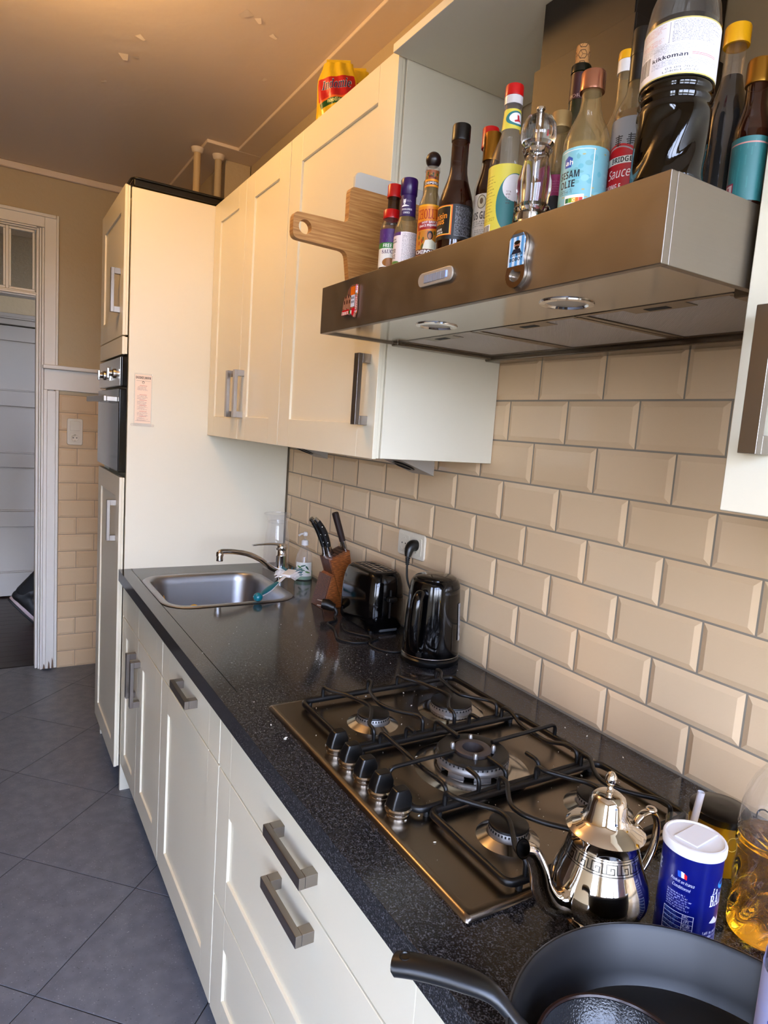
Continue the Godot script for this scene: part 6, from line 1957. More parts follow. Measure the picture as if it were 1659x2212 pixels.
	put("glass_body", mb().lathe([Vector2(0, 0.0), Vector2(0.02, 0.0), Vector2(0.022, 0.002), Vector2(0.026, 0.075), Vector2(0.0255, 0.0755), Vector2(0.0205, 0.006), Vector2(0, 0.006)], 36), mats.clear, t)
	t = thing("drinking_straw", "wide frosted white drinking straw standing in the glass", "straw", V(-0.258, TOP + 0.0075, 0.78))
	put("straw_tube", mb().tube([V(0.004, 0, -0.003), V(0.012, 0.118, 0.006)], 0.0052, 16, false, 1.0, Vector3.ZERO, false), mat("frosted_straw", Color(0.82, 0.82, 0.85), 0.35, 0.0, {"backlight_enabled": true, "backlight": Color(0.4, 0.4, 0.42)}), t)
	put("straw_bore", mb().tube([V(0.004, 0.001, -0.003), V(0.012, 0.118, 0.006)], 0.0044, 16, false, 1.0, Vector3.ZERO, false), mats["frosted_straw"], t)

	# ---- sunflower oil bottle with twisted ribs
	at = V(-0.283, TOP + 0.0005, 0.912)
	t = thing("cooking_oil_bottle", "clear plastic bottle half full of yellow cooking oil, twisted ribs", "bottle", at)
	var oil := mat("cooking_oil", Color(1.0, 0.74, 0.1, 0.0), 0.0, 0.0, {"transparency": BaseMaterial3D.TRANSPARENCY_ALPHA, "refraction_enabled": true, "refraction_scale": 0.04})
	var rings := []
	var liq := []
	var N := 72
	for i in 44:
		var y := i / 43.0 * 0.155
		var r := 0.0425
		if y < 0.008: r = 0.036 + 0.0065 * sqrt(y / 0.008)
		var tw := clampf((y - 0.006) / 0.02, 0, 1) * clampf((0.118 - y) / 0.02, 0, 1)
		var rib := 0.0
		if y > 0.12: rib = 0.0011 * sin((y - 0.12) / 0.0085 * TAU)
		var ring := []
		var ring2 := []
		for k in N:
			var a := TAU * k / N
			var rr := r + rib - tw * 0.0034 * (0.5 + 0.5 * cos(9.0 * (a + y * 13.0)))
			ring.append(V(cos(a) * rr, y, sin(a) * rr))
			ring2.append(V(cos(a) * (rr - 0.0009), maxf(y, 0.0015), sin(a) * (rr - 0.0009)))
		rings.append(ring)
		if y <= 0.137: liq.append(ring2)
	for s in [[0.0425, 0.162], [0.0415, 0.178], [0.038, 0.197], [0.031, 0.215], [0.021, 0.231], [0.0145, 0.24], [0.0135, 0.256]]:
		var ring := []
		for k in N: ring.append(V(cos(TAU * k / N) * s[0], s[1], sin(TAU * k / N) * s[0]))
		rings.append(ring)
	put("plastic_body", mb().loft(rings, true, false, 0.2), mats.clear, t)
	put("oil", mb().loft(liq, true, true, 0.2), oil, t)
	put("cap", mb().lathe(screw_cap(0.016, 0.246, 0.27), 30), mats.yellow_cap, t)

	# ---- large dark pan
	var pc := V(-0.602, TOP + 0.0005, 1.04)
	var pan := mat("pan_coating", Color(0.072, 0.074, 0.08), 0.42, 0.1)
	t = thing("large_pan", "large dark grey non-stick pan at the lower right", "pan", pc)
	put("vessel", mb().lathe([Vector2(0, 0.0), Vector2(0.158, 0.0), Vector2(0.166, 0.003), Vector2(0.174, 0.02), Vector2(0.1815, 0.065), Vector2(0.1835, 0.0695), Vector2(0.186, 0.0705), Vector2(0.186, 0.0725), Vector2(0.183, 0.0728), Vector2(0.179, 0.068), Vector2(0.1705, 0.022), Vector2(0.164, 0.01), Vector2(0.152, 0.0065), Vector2(0, 0.006)], 80), pan, t)
	put("rim_edge", mb().lathe([Vector2(0.1862, 0.0703), Vector2(0.1868, 0.0715), Vector2(0.186, 0.0728), Vector2(0.1845, 0.073)], 80), mat("bare_rim", Color(0.42, 0.42, 0.43), 0.35, 0.9), t)

	# ---- small frying pan resting in it
	var sc := V(-0.652, TOP + 0.0085, 0.98)
	t = thing("small_frying_pan", "small greasy frying pan with brown rim and black handle, inside the large pan", "pan", sc)
	var dome := noise_image(256, 0.06, 3, 91)
	var gm := mat("greasy_coating", Color(0.16, 0.16, 0.165), 0.16, 0.35, {"heightmap_enabled": true, "heightmap_texture": tx(dome), "heightmap_scale": 0.03})
	triplanar(gm, V(22, 22, 22))
	put("vessel", mb().lathe([Vector2(0, 0.0), Vector2(0.06, 0.0), Vector2(0.066, 0.004), Vector2(0.077, 0.038), Vector2(0.0785, 0.04), Vector2(0.0755, 0.0405), Vector2(0.064, 0.0095), Vector2(0.058, 0.005), Vector2(0, 0.0045)], 56), gm, t)
	put("rim", mb().lathe([Vector2(0.0765, 0.037), Vector2(0.0795, 0.0385), Vector2(0.0805, 0.041), Vector2(0.079, 0.0435), Vector2(0.0765, 0.0435), Vector2(0.0755, 0.0415)], 56), mat("burnt_rim", Color(0.12, 0.045, 0.03), 0.3, 0.2), t)
	var hv := V(-0.15, 0, -0.158).normalized()
	var hp := spline([hv * 0.076 + V(0, 0.036, 0), hv * 0.098 + V(0, 0.055, 0), hv * 0.125 + V(0, 0.078, 0), hv * 0.16 + V(0, 0.084, 0), hv * 0.2 + V(0, 0.083, 0), hv * 0.226 + V(0, 0.079, 0)], 5)
	var hr := []
	for i in hp.size():
		var q := i / float(hp.size() - 1)
		hr.append(0.0085 + 0.0055 * smoothstep(0.2, 0.6, q) - (0.004 if q > 0.98 else 0.0))
	put("handle", mb().tube(hp, hr, 14, false, 0.72), mats.black_plastic, t)
	put("hanging_hole", mb().lathe([Vector2(0.0062, -0.001), Vector2(0.006, 0.0009), Vector2(0.0045, 0.001), Vector2(0.0035, -0.0008), Vector2(0, -0.001)], 18, hv * 0.214 + V(0, 0.0908, 0)), mats.black_plastic, t)

	# ---- water bottle standing in the pan
	at = V(-0.472, TOP + 0.0075, 1.05)
	t = thing("water_bottle", "clear plastic water bottle with pale blue label at the right edge", "bottle", at)
	var wp := [Vector2(0, 0.0), Vector2(0.03, 0.0), Vector2(0.036, 0.004), Vector2(0.039, 0.015), Vector2(0.039, 0.12), Vector2(0.0385, 0.132), Vector2(0.035, 0.145), Vector2(0.0315, 0.158), Vector2(0.0315, 0.166), Vector2(0.036, 0.18), Vector2(0.038, 0.195), Vector2(0.0375, 0.21), Vector2(0.034, 0.23), Vector2(0.026, 0.252), Vector2(0.0165, 0.27), Vector2(0.0125, 0.28), Vector2(0.0125, 0.296)]
	put("plastic_body", mb().lathe(wp, 56), mats.clear_plastic, t)
	var wl := [Vector2(0, 0.002)]
	for p in wp:
		if p.y > 0.003 and p.y <= 0.23: wl.append(Vector2(p.x - 0.001, p.y))
	wl.append(Vector2(0, 0.23))
	put("water", mb().lathe(wl, 48), mat("still_water", Color(0.93, 0.96, 1.0, 0.0), 0.0, 0.0, {"transparency": BaseMaterial3D.TRANSPARENCY_ALPHA, "refraction_enabled": true, "refraction_scale": 0.033}), t)
	im = sheet(512, 512, Color(0.72, 0.74, 0.92))
	for i in 40: ellipse(im, rng.randf_range(0, 512), rng.randf_range(0, 512), rng.randf_range(20, 60), rng.randf_range(14, 40), [Color(0.7, 0.73, 0.93), Color(0.76, 0.76, 0.93), Color(0.78, 0.74, 0.9)][i % 3])
	write(im, "NATURAL", 250, 130, 22, Color(0.55, 0.3, 0.4), true, 150, 0, true)
	for i in 30:
		var x := 200.0 + i * 8
		poly_fill(im, PackedVector2Array([Vector2(x, 230 + sin(i * 1.3) * 18), Vector2(x + 16, 200 + cos(i * 0.9) * 24), Vector2(x + 22, 236), Vector2(x + 6, 262)]), Color(0.14, 0.16, 0.62))
	write(im, "Natur", 220, 380, 84, Color(0.55, 0.06, 0.14), true, 250, 0, true)
	put("label", patch(0.0394, 0.02, 0.118, atan2(CAM.z - at.z, CAM.x - at.x) + 0.25, 4.6, 0.0394, 40), printed("water_label", im), t)
	put("upper_label", patch(0.0372, 0.178, 0.203, atan2(CAM.z - at.z, CAM.x - at.x), 4.0, 0.0384, 40), mat("blue_film", Color(0.22, 0.45, 0.85), 0.3), t)
	put("cap", mb().lathe(screw_cap(0.0148, 0.284, 0.302), 28), mat("blue_cap", Color(0.1, 0.25, 0.7), 0.35), t)


func blob(bones: Array, cell: float, k: float, soft_top := 1e9) -> MB:
	var lo := V(1e9, 1e9, 1e9)
	var hi := -lo
	for b in bones:
		for e in [[b[0], b[2]], [b[1], b[3]]]:
			lo = lo.min(e[0] - Vector3.ONE * (e[1] + cell * 2))
			hi = hi.max(e[0] + Vector3.ONE * (e[1] + cell * 2))
	var nx := int(ceil((hi.x - lo.x) / cell)) + 1
	var ny := int(ceil((hi.y - lo.y) / cell)) + 1
	var nz := int(ceil((hi.z - lo.z) / cell)) + 1
	var f := PackedFloat32Array()
	f.resize(nx * ny * nz)
	f.fill(1.0)
	for b in bones:
		var a: Vector3 = b[0]
		var c: Vector3 = b[1]
		var r0: float = b[2]
		var r1: float = b[3]
		var rm := maxf(r0, r1) + k + cell
		var l0 := (a.min(c) - Vector3.ONE * rm - lo) / cell
		var l1 := (a.max(c) + Vector3.ONE * rm - lo) / cell
		var ac := c - a
		var ll := maxf(ac.length_squared(), 1e-8)
		for z in range(maxi(0, int(l0.z)), mini(nz, int(l1.z) + 2)):
			for y in range(maxi(0, int(l0.y)), mini(ny, int(l1.y) + 2)):
				for x in range(maxi(0, int(l0.x)), mini(nx, int(l1.x) + 2)):
					var p := lo + V(x, y, z) * cell
					var t := clampf((p - a).dot(ac) / ll, 0.0, 1.0)
					var d := p.distance_to(a + ac * t) - lerpf(r0, r1, t)
					var i := (z * ny + y) * nx + x
					var o := f[i]
					var h := maxf(k - absf(o - d), 0.0) / k
					f[i] = minf(o, d) - h * h * k * 0.25
	var m := mb()
	var at := {}
	var step := [1, nx, nx * ny]
	for z in nz - 1:
		for y in ny - 1:
			for x in nx - 1:
				var i := (z * ny + y) * nx + x
				var s := 0
				var sum := V(0, 0, 0)
				var n := 0
				for c in 8:
					if f[i + (c & 1) + ((c >> 1) & 1) * nx + ((c >> 2) & 1) * nx * ny] < 0: s |= 1 << c
				if s == 0 or s == 255: continue
				for c in 8:
					for ax in 3:
						var e := c | (1 << ax)
						if e == c: continue
						var fa := f[i + (c & 1) + ((c >> 1) & 1) * nx + ((c >> 2) & 1) * nx * ny]
						var fb := f[i + (e & 1) + ((e >> 1) & 1) * nx + ((e >> 2) & 1) * nx * ny]
						if (fa < 0) != (fb < 0):
							var t := fa / (fa - fb)
							sum += V(c & 1, (c >> 1) & 1, (c >> 2) & 1).lerp(V(e & 1, (e >> 1) & 1, (e >> 2) & 1), t)
							n += 1
				var g := V(f[i + 1] - f[i], f[i + nx] - f[i], f[i + nx * ny] - f[i]).normalized()
				at[i] = m.v.size()
				m.v.append(lo + (V(x, y, z) + sum / n) * cell)
				m.n.append(g)
				m.uv.append(Vector2.ZERO)
	for z in range(1, nz - 1):
		for y in range(1, ny - 1):
			for x in range(1, nx - 1):
				var i := (z * ny + y) * nx + x
				for ax in 3:
					var inside := f[i] < 0
					if inside == (f[i + step[ax]] < 0): continue
					var u: int = step[(ax + 1) % 3]
					var w: int = step[(ax + 2) % 3]
					var q := [at.get(i, -1), at.get(i - u, -1), at.get(i - u - w, -1), at.get(i - w, -1)]
					if q.has(-1): continue
					if inside: m.idx.append_array([q[0], q[2], q[1], q[0], q[3], q[2]])
					else: m.idx.append_array([q[0], q[1], q[2], q[0], q[2], q[3]])
	# smooth normals from the faces
	var acc := PackedVector3Array()
	acc.resize(m.v.size())
	for i in range(0, m.idx.size(), 3):
		var a := m.idx[i]
		var b := m.idx[i + 1]
		var c := m.idx[i + 2]
		var g := (m.v[c] - m.v[a]).cross(m.v[b] - m.v[a])
		acc[a] += g; acc[b] += g; acc[c] += g
	for i in acc.size(): m.n[i] = acc[i].normalized()
	return m


func small_things() -> void:
	# ---- chopping boards leaning on the cabinet side, standing on the hood
	var Y := 1.8927
	var t := thing("chopping_board", "bamboo chopping board with holed side handle standing on the hood", "chopping board", V(-0.38, Y, -0.012))
	var p := PackedVector2Array()
	var raw := [Vector3(0.1, 0.0, 0.0), Vector3(0.1, 0.21, 0.02), Vector3(-0.118, 0.21, 0.014), Vector3(-0.118, 0.134, 0.012), Vector3(-0.244, 0.132, 0.014), Vector3(-0.244, 0.079, 0.014), Vector3(-0.118, 0.076, 0.014), Vector3(-0.106, 0.0, 0.004)]
	for i in raw.size():
		var a := Vector2(raw[i].x, raw[i].y)
		var b := Vector2(raw[posmod(i - 1, raw.size())].x, raw[posmod(i - 1, raw.size())].y) - a
		var c := Vector2(raw[(i + 1) % raw.size()].x, raw[(i + 1) % raw.size()].y) - a
		var r: float = raw[i].z
		if r == 0.0:
			p.append(a)
			continue
		for k in 5:
			var s := k / 4.0
			p.append((a + b.normalized() * r).lerp(a, s).lerp(a.lerp(a + c.normalized() * r, s), s))
	# the hole: cut with a bridge to the outline
	var hole := Vector2(-0.217, 0.105)
	var best := 0
	for i in p.size():
		if p[i].distance_to(hole) < p[best].distance_to(hole): best = i
	var q := PackedVector2Array()
	var area := 0.0
	for i in p.size(): area += p[i].cross(p[(i + 1) % p.size()])
	for i in p.size():
		q.append(p[i])
		if i == best:
			var d := (p[i] - hole).angle()
			for k in 25:
				var a := d - signf(area) * TAU * k / 24.0 * 0.9999
				q.append(hole + Vector2(cos(a), sin(a)) * 0.0145)
			q.append(p[i] + Vector2(0.00002, 0.00002))
	put("board", mb().prism(q, -0.009, 0.009, Transform3D(), 0.0, true), mats.bamboo, t)
	t = thing("chopping_board", "white plastic chopping board standing behind the bamboo one", "chopping board", V(-0.34, Y, -0.036))
	put("board", mb().prism(PackedVector2Array([Vector2(-0.133, 0.0), Vector2(0.14, 0.0), Vector2(0.14, 0.255), Vector2(-0.12, 0.255), Vector2(-0.128, 0.252), Vector2(-0.133, 0.244)]), -0.005, 0.005, Transform3D(), 0.0015), mat("white_board", Color(0.8, 0.79, 0.75), 0.5), t)

	# ---- fridge magnet, bottle opener
	var im := sheet(192, 192, Color(0.5, 0.3, 0.22))
	for i in 9:
		rect(im, 20 + i * 17, 50 + (i % 3) * 6, 9, 80, Color(0.72, 0.52, 0.4))
		ellipse(im, 24 + i * 17, 60 + (i % 2) * 34, 6, 12, Color(0.22, 0.1, 0.08))
	rect(im, 120, 10, 60, 50, Color(0.9, 0.42, 0.08))
	rect(im, 130, 60, 52, 70, Color(0.82, 0.84, 0.9))
	for i in 6: rect(im, 134 + (i % 3) * 14, 70 + (i / 3) * 24, 8, 14, Color(0.15, 0.2, 0.3))
	rect(im, 110, 150, 20, 30, Color(0.1, 0.45, 0.2))
	rect(im, 130, 150, 16, 30, Color(0.9, 0.9, 0.88))
	rect(im, 0, 140, 108, 44, Color(0.75, 0.05, 0.1))
	write(im, "FIRENZE", 8, 176, 26, Color(0.95, 0.93, 0.9), true, 92)
	rect(im, 146, 138, 46, 46, Color(0.8, 0.06, 0.14))
	t = thing("souvenir_magnet", "small colourful souvenir magnet on the left of the hood front", "magnet", V(-0.53, 1.844, 0.097))
	var outl := PackedVector2Array([Vector2(-0.03, -0.026), Vector2(0.012, -0.026), Vector2(0.022, -0.033), Vector2(0.029, -0.02), Vector2(0.028, 0.03), Vector2(0.008, 0.03), Vector2(-0.004, 0.024), Vector2(-0.008, 0.012), Vector2(-0.02, 0.01), Vector2(-0.025, -0.008)])
	var xf := Transform3D(Basis(V(0, 0, 1), V(0, 1, 0), V(-1, 0, 0)), Vector3.ZERO)
	put("magnet_body", mb().prism(outl, 0.0005, 0.007, xf, 0.0008), printed("magnet_print", im, 0.25), t)
	# opener
	im = sheet(128, 320, Color(0.82, 0.88, 0.93))
	for i in 3: rect(im, 12 + i * 44, 0, 22, 320, Color(0.36, 0.62, 0.84))
	rect(im, 0, 0, 128, 30, Color(0.3, 0.34, 0.38))
	poly_fill(im, PackedVector2Array([Vector2(24, 196), Vector2(40, 150), Vector2(90, 150), Vector2(104, 196)]), Color(0.12, 0.14, 0.2))
	ellipse(im, 66, 112, 24, 36, Color(0.62, 0.42, 0.33))
	ellipse(im, 66, 88, 25, 20, Color(0.06, 0.045, 0.04))
	ellipse(im, 66, 136, 20, 16, Color(0.14, 0.08, 0.06))
	write(im, "QUE MIRA", 12, 226, 26, Color(0.03, 0.03, 0.05), true, 104)
	write(im, "BOBO?", 12, 272, 34, Color(0.03, 0.03, 0.05), true, 104)
	t = thing("bottle_opener", "steel bottle opener magnet with light blue printed front on the hood", "bottle opener", V(-0.53, 1.839, 0.592))
	var rg := [Vector2(0.0175, 0.012), Vector2(0.0175, 0.03)]
	var op := PackedVector2Array()
	for k in 13: op.append(Vector2(cos(PI * k / 12) * 0.0185, 0.0195 + sin(PI * k / 12) * 0.0185))
	for k in 5: op.append(Vector2(-0.0185 + 0.003 * sin(k / 4.0 * PI), 0.01 - k * 0.006))
	for k in 13: op.append(Vector2(cos(PI + PI * k / 12) * 0.0195, -0.0205 + sin(PI + PI * k / 12) * 0.0185))
	for k in 5: op.append(Vector2(0.0185 - 0.003 * sin(k / 4.0 * PI), -0.014 + k * 0.006))
	var hq := PackedVector2Array()
	var bi := 0
	var hc := Vector2(0, -0.022)
	for i in op.size():
		if op[i].y < -0.035 and absf(op[i].x) < absf(op[bi].x) + (100 if op[bi].y > -0.035 else 0): bi = i
	for i in op.size():
		hq.append(op[i])
		if i == bi:
			for k in 17:
				var a := -PI / 2 - TAU * k / 16.0 * 0.9999
				var hr := Vector2(0.0115, 0.0095)
				if sin(a) > 0.5 and cos(a) > -0.2: hr.y = 0.004
				hq.append(hc + Vector2(cos(a) * hr.x, sin(a) * hr.y))
			hq.append(op[i] + Vector2(0.00002, 0.0))
	put("steel_body", mb().prism(hq, 0.0005, 0.005, xf, 0.0, true), mats.chrome, t)
	put("picture_inlay", mb().prism(PackedVector2Array([Vector2(-0.0155, -0.01), Vector2(0.0155, -0.01), Vector2(0.0155, 0.026), Vector2(0.01, 0.033), Vector2(-0.01, 0.033), Vector2(-0.0155, 0.026)]), 0.005, 0.0058, xf, 0.0), printed("opener_print", im, 0.2), t)

	# ---- paper menu strip in a clear holder on the tall cabinet
	im = sheet(160, 480, Color(0.93, 0.84, 0.76))
	write(im, "DUIKELMAN", 8, 40, 24, Color(0.1, 0.08, 0.08), true, 144)
	rect(im, 12, 58, 60, 2, Color(0.5, 0.42, 0.4)); rect(im, 90, 58, 60, 2, Color(0.5, 0.42, 0.4))
	ellipse(im, 80, 74, 11, 14, Color(0.2, 0.16, 0.16)); ellipse(im, 80, 76, 7, 10, Color(0.93, 0.84, 0.76))
	for y in [106, 196, 250, 300, 360, 410]:
		rect(im, 44, y, 74, 3, Color(0.72, 0.25, 0.25))
		fine_print(im, 24, y + 10, 110, 36, 8, Color(0.6, 0.5, 0.5), 0.35)
	rect(im, 6, 456, 148, 2, Color(0.5, 0.42, 0.4))
	t = thing("paper_strip", "narrow printed paper strip in a clear holder on the tall cabinet side", "paper", V(-0.6335, 1.64, -1.4495))
	var pp := mb()
	pp.flat(V(-0.031, -0.088, 0.002), V(0.031, -0.088, 0.002), V(0.031, 0.102, 0.002), V(-0.031, 0.102, 0.002), V(0, 0, 1), [Vector2(0, 1), Vector2(1, 1), Vector2(1, 0), Vector2(0, 0)])
	pp.flat(V(-0.031, -0.088, 0.0015), V(0.031, -0.088, 0.0015), V(0.031, 0.102, 0.0015), V(-0.031, 0.102, 0.0015), V(0, 0, -1), [Vector2(0, 0), Vector2(0.02, 0), Vector2(0.02, 0.02), Vector2(0, 0.02)])
	put("printed_paper", pp, printed("menu_print", im, 0.6), t)
	put("holder_back", mb().box(V(-0.034, -0.1, 0.0), V(0.034, 0.108, 0.0012), 0.0003), mats.clear_plastic, t)
	put("holder_lip", mb().box(V(-0.046, -0.1, 0.0012), V(0.044, -0.09, 0.014), 0.003), mats.clear_plastic, t)

	# ---- noodle packets on the wall cabinet
	im = sheet(256, 448, Color(0.86, 0.7, 0.02))
	poly_fill(im, PackedVector2Array([Vector2(6, 104), Vector2(244, 72), Vector2(250, 160), Vector2(180, 192), Vector2(90, 200), Vector2(24, 234)]), Color(0.72, 0.03, 0.06))
	poly_fill(im, PackedVector2Array([Vector2(24, 234), Vector2(90, 198), Vector2(180, 190), Vector2(250, 158), Vector2(250, 172), Vector2(180, 204), Vector2(90, 212), Vector2(28, 246)]), Color(0.88, 0.4, 0.08))
	poly_fill(im, PackedVector2Array([Vector2(28, 246), Vector2(90, 210), Vector2(180, 202), Vector2(250, 170), Vector2(252, 216), Vector2(90, 246), Vector2(40, 274)]), Color(0.03, 0.3, 0.08))
	write(im, "Indomie", 34, 162, 52, Color(0.9, 0.9, 0.92), true, 190, -0.13, true, 0.25)
	write(im, "Indomie", 37, 161, 48, Color(0.08, 0.25, 0.42), true, 184, -0.13, true, 0.25)
	write(im, "noodles", 78, 234, 22, Color(0.85, 0.85, 0.6), true, 100, -0.13)
	var nm := printed("noodle_print", im, 0.3)
	var ny := mat("noodle_yellow", Color(0.86, 0.7, 0.02), 0.3)
	for n in [[V(-0.262, 2.437, -0.6), -0.6, 0.0, 1.0, "yellow noodle packet standing on the wall cabinet, the fully seen one"], [V(-0.205, 2.437, -0.627), -0.6, 0.12, 1.03, "yellow noodle packet on the wall cabinet, half hidden behind the other"]]:
		t = thing("noodle_packet", n[4], "packet", n[0], n[1], "noodle packets on the wall cabinet")
		t.scale = Vector3.ONE * n[3]
		var f := func(u: float, v: float, s: float) -> Vector3:
			var px := (u - 0.5) * 0.118 * (1.0 - 0.25 * smoothstep(0.75, 1.0, v))
			var py := v * 0.225 + 0.001
			var bulge := 0.026 * pow(maxf(0.0, sin(u * PI)), 0.5) * pow(maxf(0.0, sin(clampf(v, 0.01, 0.97) * PI)), 0.4)
			return V(px + n[2] * py * 0.3, py, s * (bulge + 0.0012) + 0.003 * sin(u * 17 + v * 11))
		for s in [1.0, -1.0]:
			var m := mb()
			for i in 14:
				for j in 14:
					var c := []
					var uvs := []
					for e in [[0, 0], [1, 0], [1, 1], [0, 1]]:
						var u: float = (i + e[0]) / 14.0
						var v: float = (j + e[1]) / 14.0
						c.append(f.call(u, v, s))
						uvs.append(Vector2(u if s > 0 else 1 - u, 1 - v))
					var ns := []
					for e in [[0, 0], [1, 0], [1, 1], [0, 1]]:
						var u: float = clampf((i + e[0]) / 14.0, 0.02, 0.98)
						var v: float = clampf((j + e[1]) / 14.0, 0.02, 0.96)
						var g: Vector3 = (f.call(u + 0.02, v, s) - f.call(u - 0.02, v, s)).cross(f.call(u, v + 0.02, s) - f.call(u, v - 0.02, s)).normalized()
						ns.append(g if g.z * s > 0 else -g)
					m.quad(c[0], c[1], c[2], c[3], ns[0], ns[1], ns[2], ns[3], uvs)
			put("front_film" if s > 0 else "back_film", m, nm if s > 0 else ny, t)
		put("top_seal", mb().box(V(-0.036 + n[2] * 0.07, 0.222, -0.0012), V(0.036 + n[2] * 0.07, 0.238, 0.0012), 0.0005), ny, t)

	# ---- switch and socket on the far wall
	t = thing("switch_and_socket", "cream light switch above a round socket on the far tiled wall", "switch", V(-0.718, 1.455, -3.008))
	put("cover_plate", mb().prism(rrect(0.086, 0.156, 0.012, 5), 0.0, 0.009, Transform3D(), 0.003, true), mats.cream_plastic, t)
	put("rocker", mb().prism(rrect(0.056, 0.056, 0.006, 4), 0.009, 0.0125, Transform3D(Basis(V(1, 0, 0), 0.03), V(0, 0.0355, 0)), 0.0012, true), mats.cream_plastic, t)
	var ins := put("socket_insert", mb().prism(rrect(0.056, 0.056, 0.006, 4), 0.009, 0.0115, Transform3D(Basis(), V(0, -0.0355, 0)), 0.0008, true), mats.cream_plastic, t)
	put("recess", mb().join(mb().lathe([Vector2(0.021, 0.0), Vector2(0.02, 0.0008), Vector2(0.019, 0.0), Vector2(0, 0.0)], 28), Transform3D(Basis(V(1, 0, 0), V(0, 0, 1), V(0, -1, 0)), V(0, -0.0355, 0.0117))), mats.cream_plastic, ins)
	for s in [-1, 1]:
		put("painted_pin_hole", mb().ball(V(s * 0.0095, -0.0355, 0.0125), V(0.003, 0.003, 0.0006), 10, 6), mats.dark, ins)  # dark dots stand in for the shade inside the holes
		put("earth_clip", mb().box(V(-0.002, -0.0355 + s * 0.0175 - 0.0015, 0.0118), V(0.002, -0.0355 + s * 0.0175 + 0.0015, 0.0132), 0.0003), mats.chrome, ins)

	# ---- lights under the wall cabinets
	var lm := mat("downlight_body", Color(0.62, 0.6, 0.57), 0.4, 0.4)
	for l in [[-0.2, "wedge-shaped steel downlight under the cabinet beside the hood"], [-0.86, "wedge-shaped steel downlight under the cabinet over the sink"]]:
		t = thing("cabinet_downlight", l[1], "lamp", V(-0.19, 1.523, l[0]), 0.0, "downlights under the wall cabinets")
		put("wedge_body", mb().prism(PackedVector2Array([Vector2(-0.06, 0.0), Vector2(0.07, 0.0), Vector2(0.07, -0.047)]), -0.055, 0.055, Transform3D(), 0.0012), lm, t)
		put("lamp_ring", mb().join(mb().lathe([Vector2(0.034, 0.0), Vector2(0.031, 0.003), Vector2(0.026, 0.003), Vector2(0.024, 0.0), Vector2(0, 0.0)], 28), Transform3D(Basis(V(0, 0, 1), PI - 0.347), V(0.0035, -0.0235, 0))), mats.black_plastic, t)

	# ---- heating pipes by the shaft
	for s in [[-0.288, -2.085, "cream painted pipe rising to the ceiling, left of the pair"], [-0.18, -2.1, "cream painted pipe rising to the ceiling beside the shaft"]]:
		t = thing("heating_pipe", s[2], "pipe", V(s[0], 0, s[1]), 0.0, "pipes above the tall cabinet")
		put("pipe", mb().tube([V(0, 0, 0), V(0, 2.8815, 0)], 0.017, 16), mats.paint if s[0] > -0.2 else mat("pipe_paint", Color(0.8, 0.7, 0.54), 0.5), t)
		put("ceiling_collar", mb().lathe([Vector2(0.018, 2.858), Vector2(0.026, 2.864), Vector2(0.03, 2.8815)], 18), mats.flake, t)
	# ---- wire loop at the foot of the tiles
	t = thing("wire_loop", "small black wire loop standing at the foot of the tiles on the right", "wire", V(-0.03, TOP, 0.775))
	var wl := []
	for k in 20: wl.append(V(0.0, 0.018 - cos(TAU * k / 20) * 0.0165, sin(TAU * k / 20) * 0.013))
	put("loop", mb().tube(wl, 0.0014, 6, true), mats.black_rubber, t)

	# ---- crumbs and rice on hob and worktop
	var grain := mb().ball(Vector3.ZERO, V(0.0028, 0.0009, 0.001), 6, 4).mesh()
	var mm := MultiMesh.new()
	mm.transform_format = MultiMesh.TRANSFORM_3D
	mm.mesh = grain
	var places := []
	for i in 150:
		var x := rng.randf_range(-0.6, -0.14)
		var z := rng.randf_range(0.03, 0.7)
		var sc := 1.0 if i % 5 == 0 else rng.randf_range(0.2, 0.5)
		places.append(Transform3D(Basis(Vector3.UP, rng.randf() * TAU).scaled(Vector3.ONE * sc), V(x, TOP + 0.0095, z)))
	for i in 60:
		places.append(Transform3D(Basis(Vector3.UP, rng.randf() * TAU).scaled(Vector3.ONE * rng.randf_range(0.25, 0.6)), V(rng.randf_range(-0.68, -0.05), TOP + 0.0006, rng.randf_range(-0.65, -0.02))))
	for s in [[-0.655, 0.09], [-0.652, 0.16], [-0.648, 0.155], [-0.045, 0.4], [-0.05, 0.5], [-0.06, 0.35]]:
		places.append(Transform3D(Basis(Vector3.UP, rng.randf() * TAU).scaled(Vector3.ONE * 1.3), V(s[0], TOP + 0.001, s[1])))
	mm.instance_count = places.size()
	for i in places.size(): mm.set_instance_transform(i, places[i])
	var gi := MultiMeshInstance3D.new()
	gi.name = "rice_crumbs"
	gi.multimesh = mm
	gi.material_override = mat("rice", Color(0.9, 0.88, 0.83), 0.5)
	add_child(gi)
	tag(gi, "scattered rice grains and crumbs on hob and worktop", "crumbs", "", "stuff")

	person()


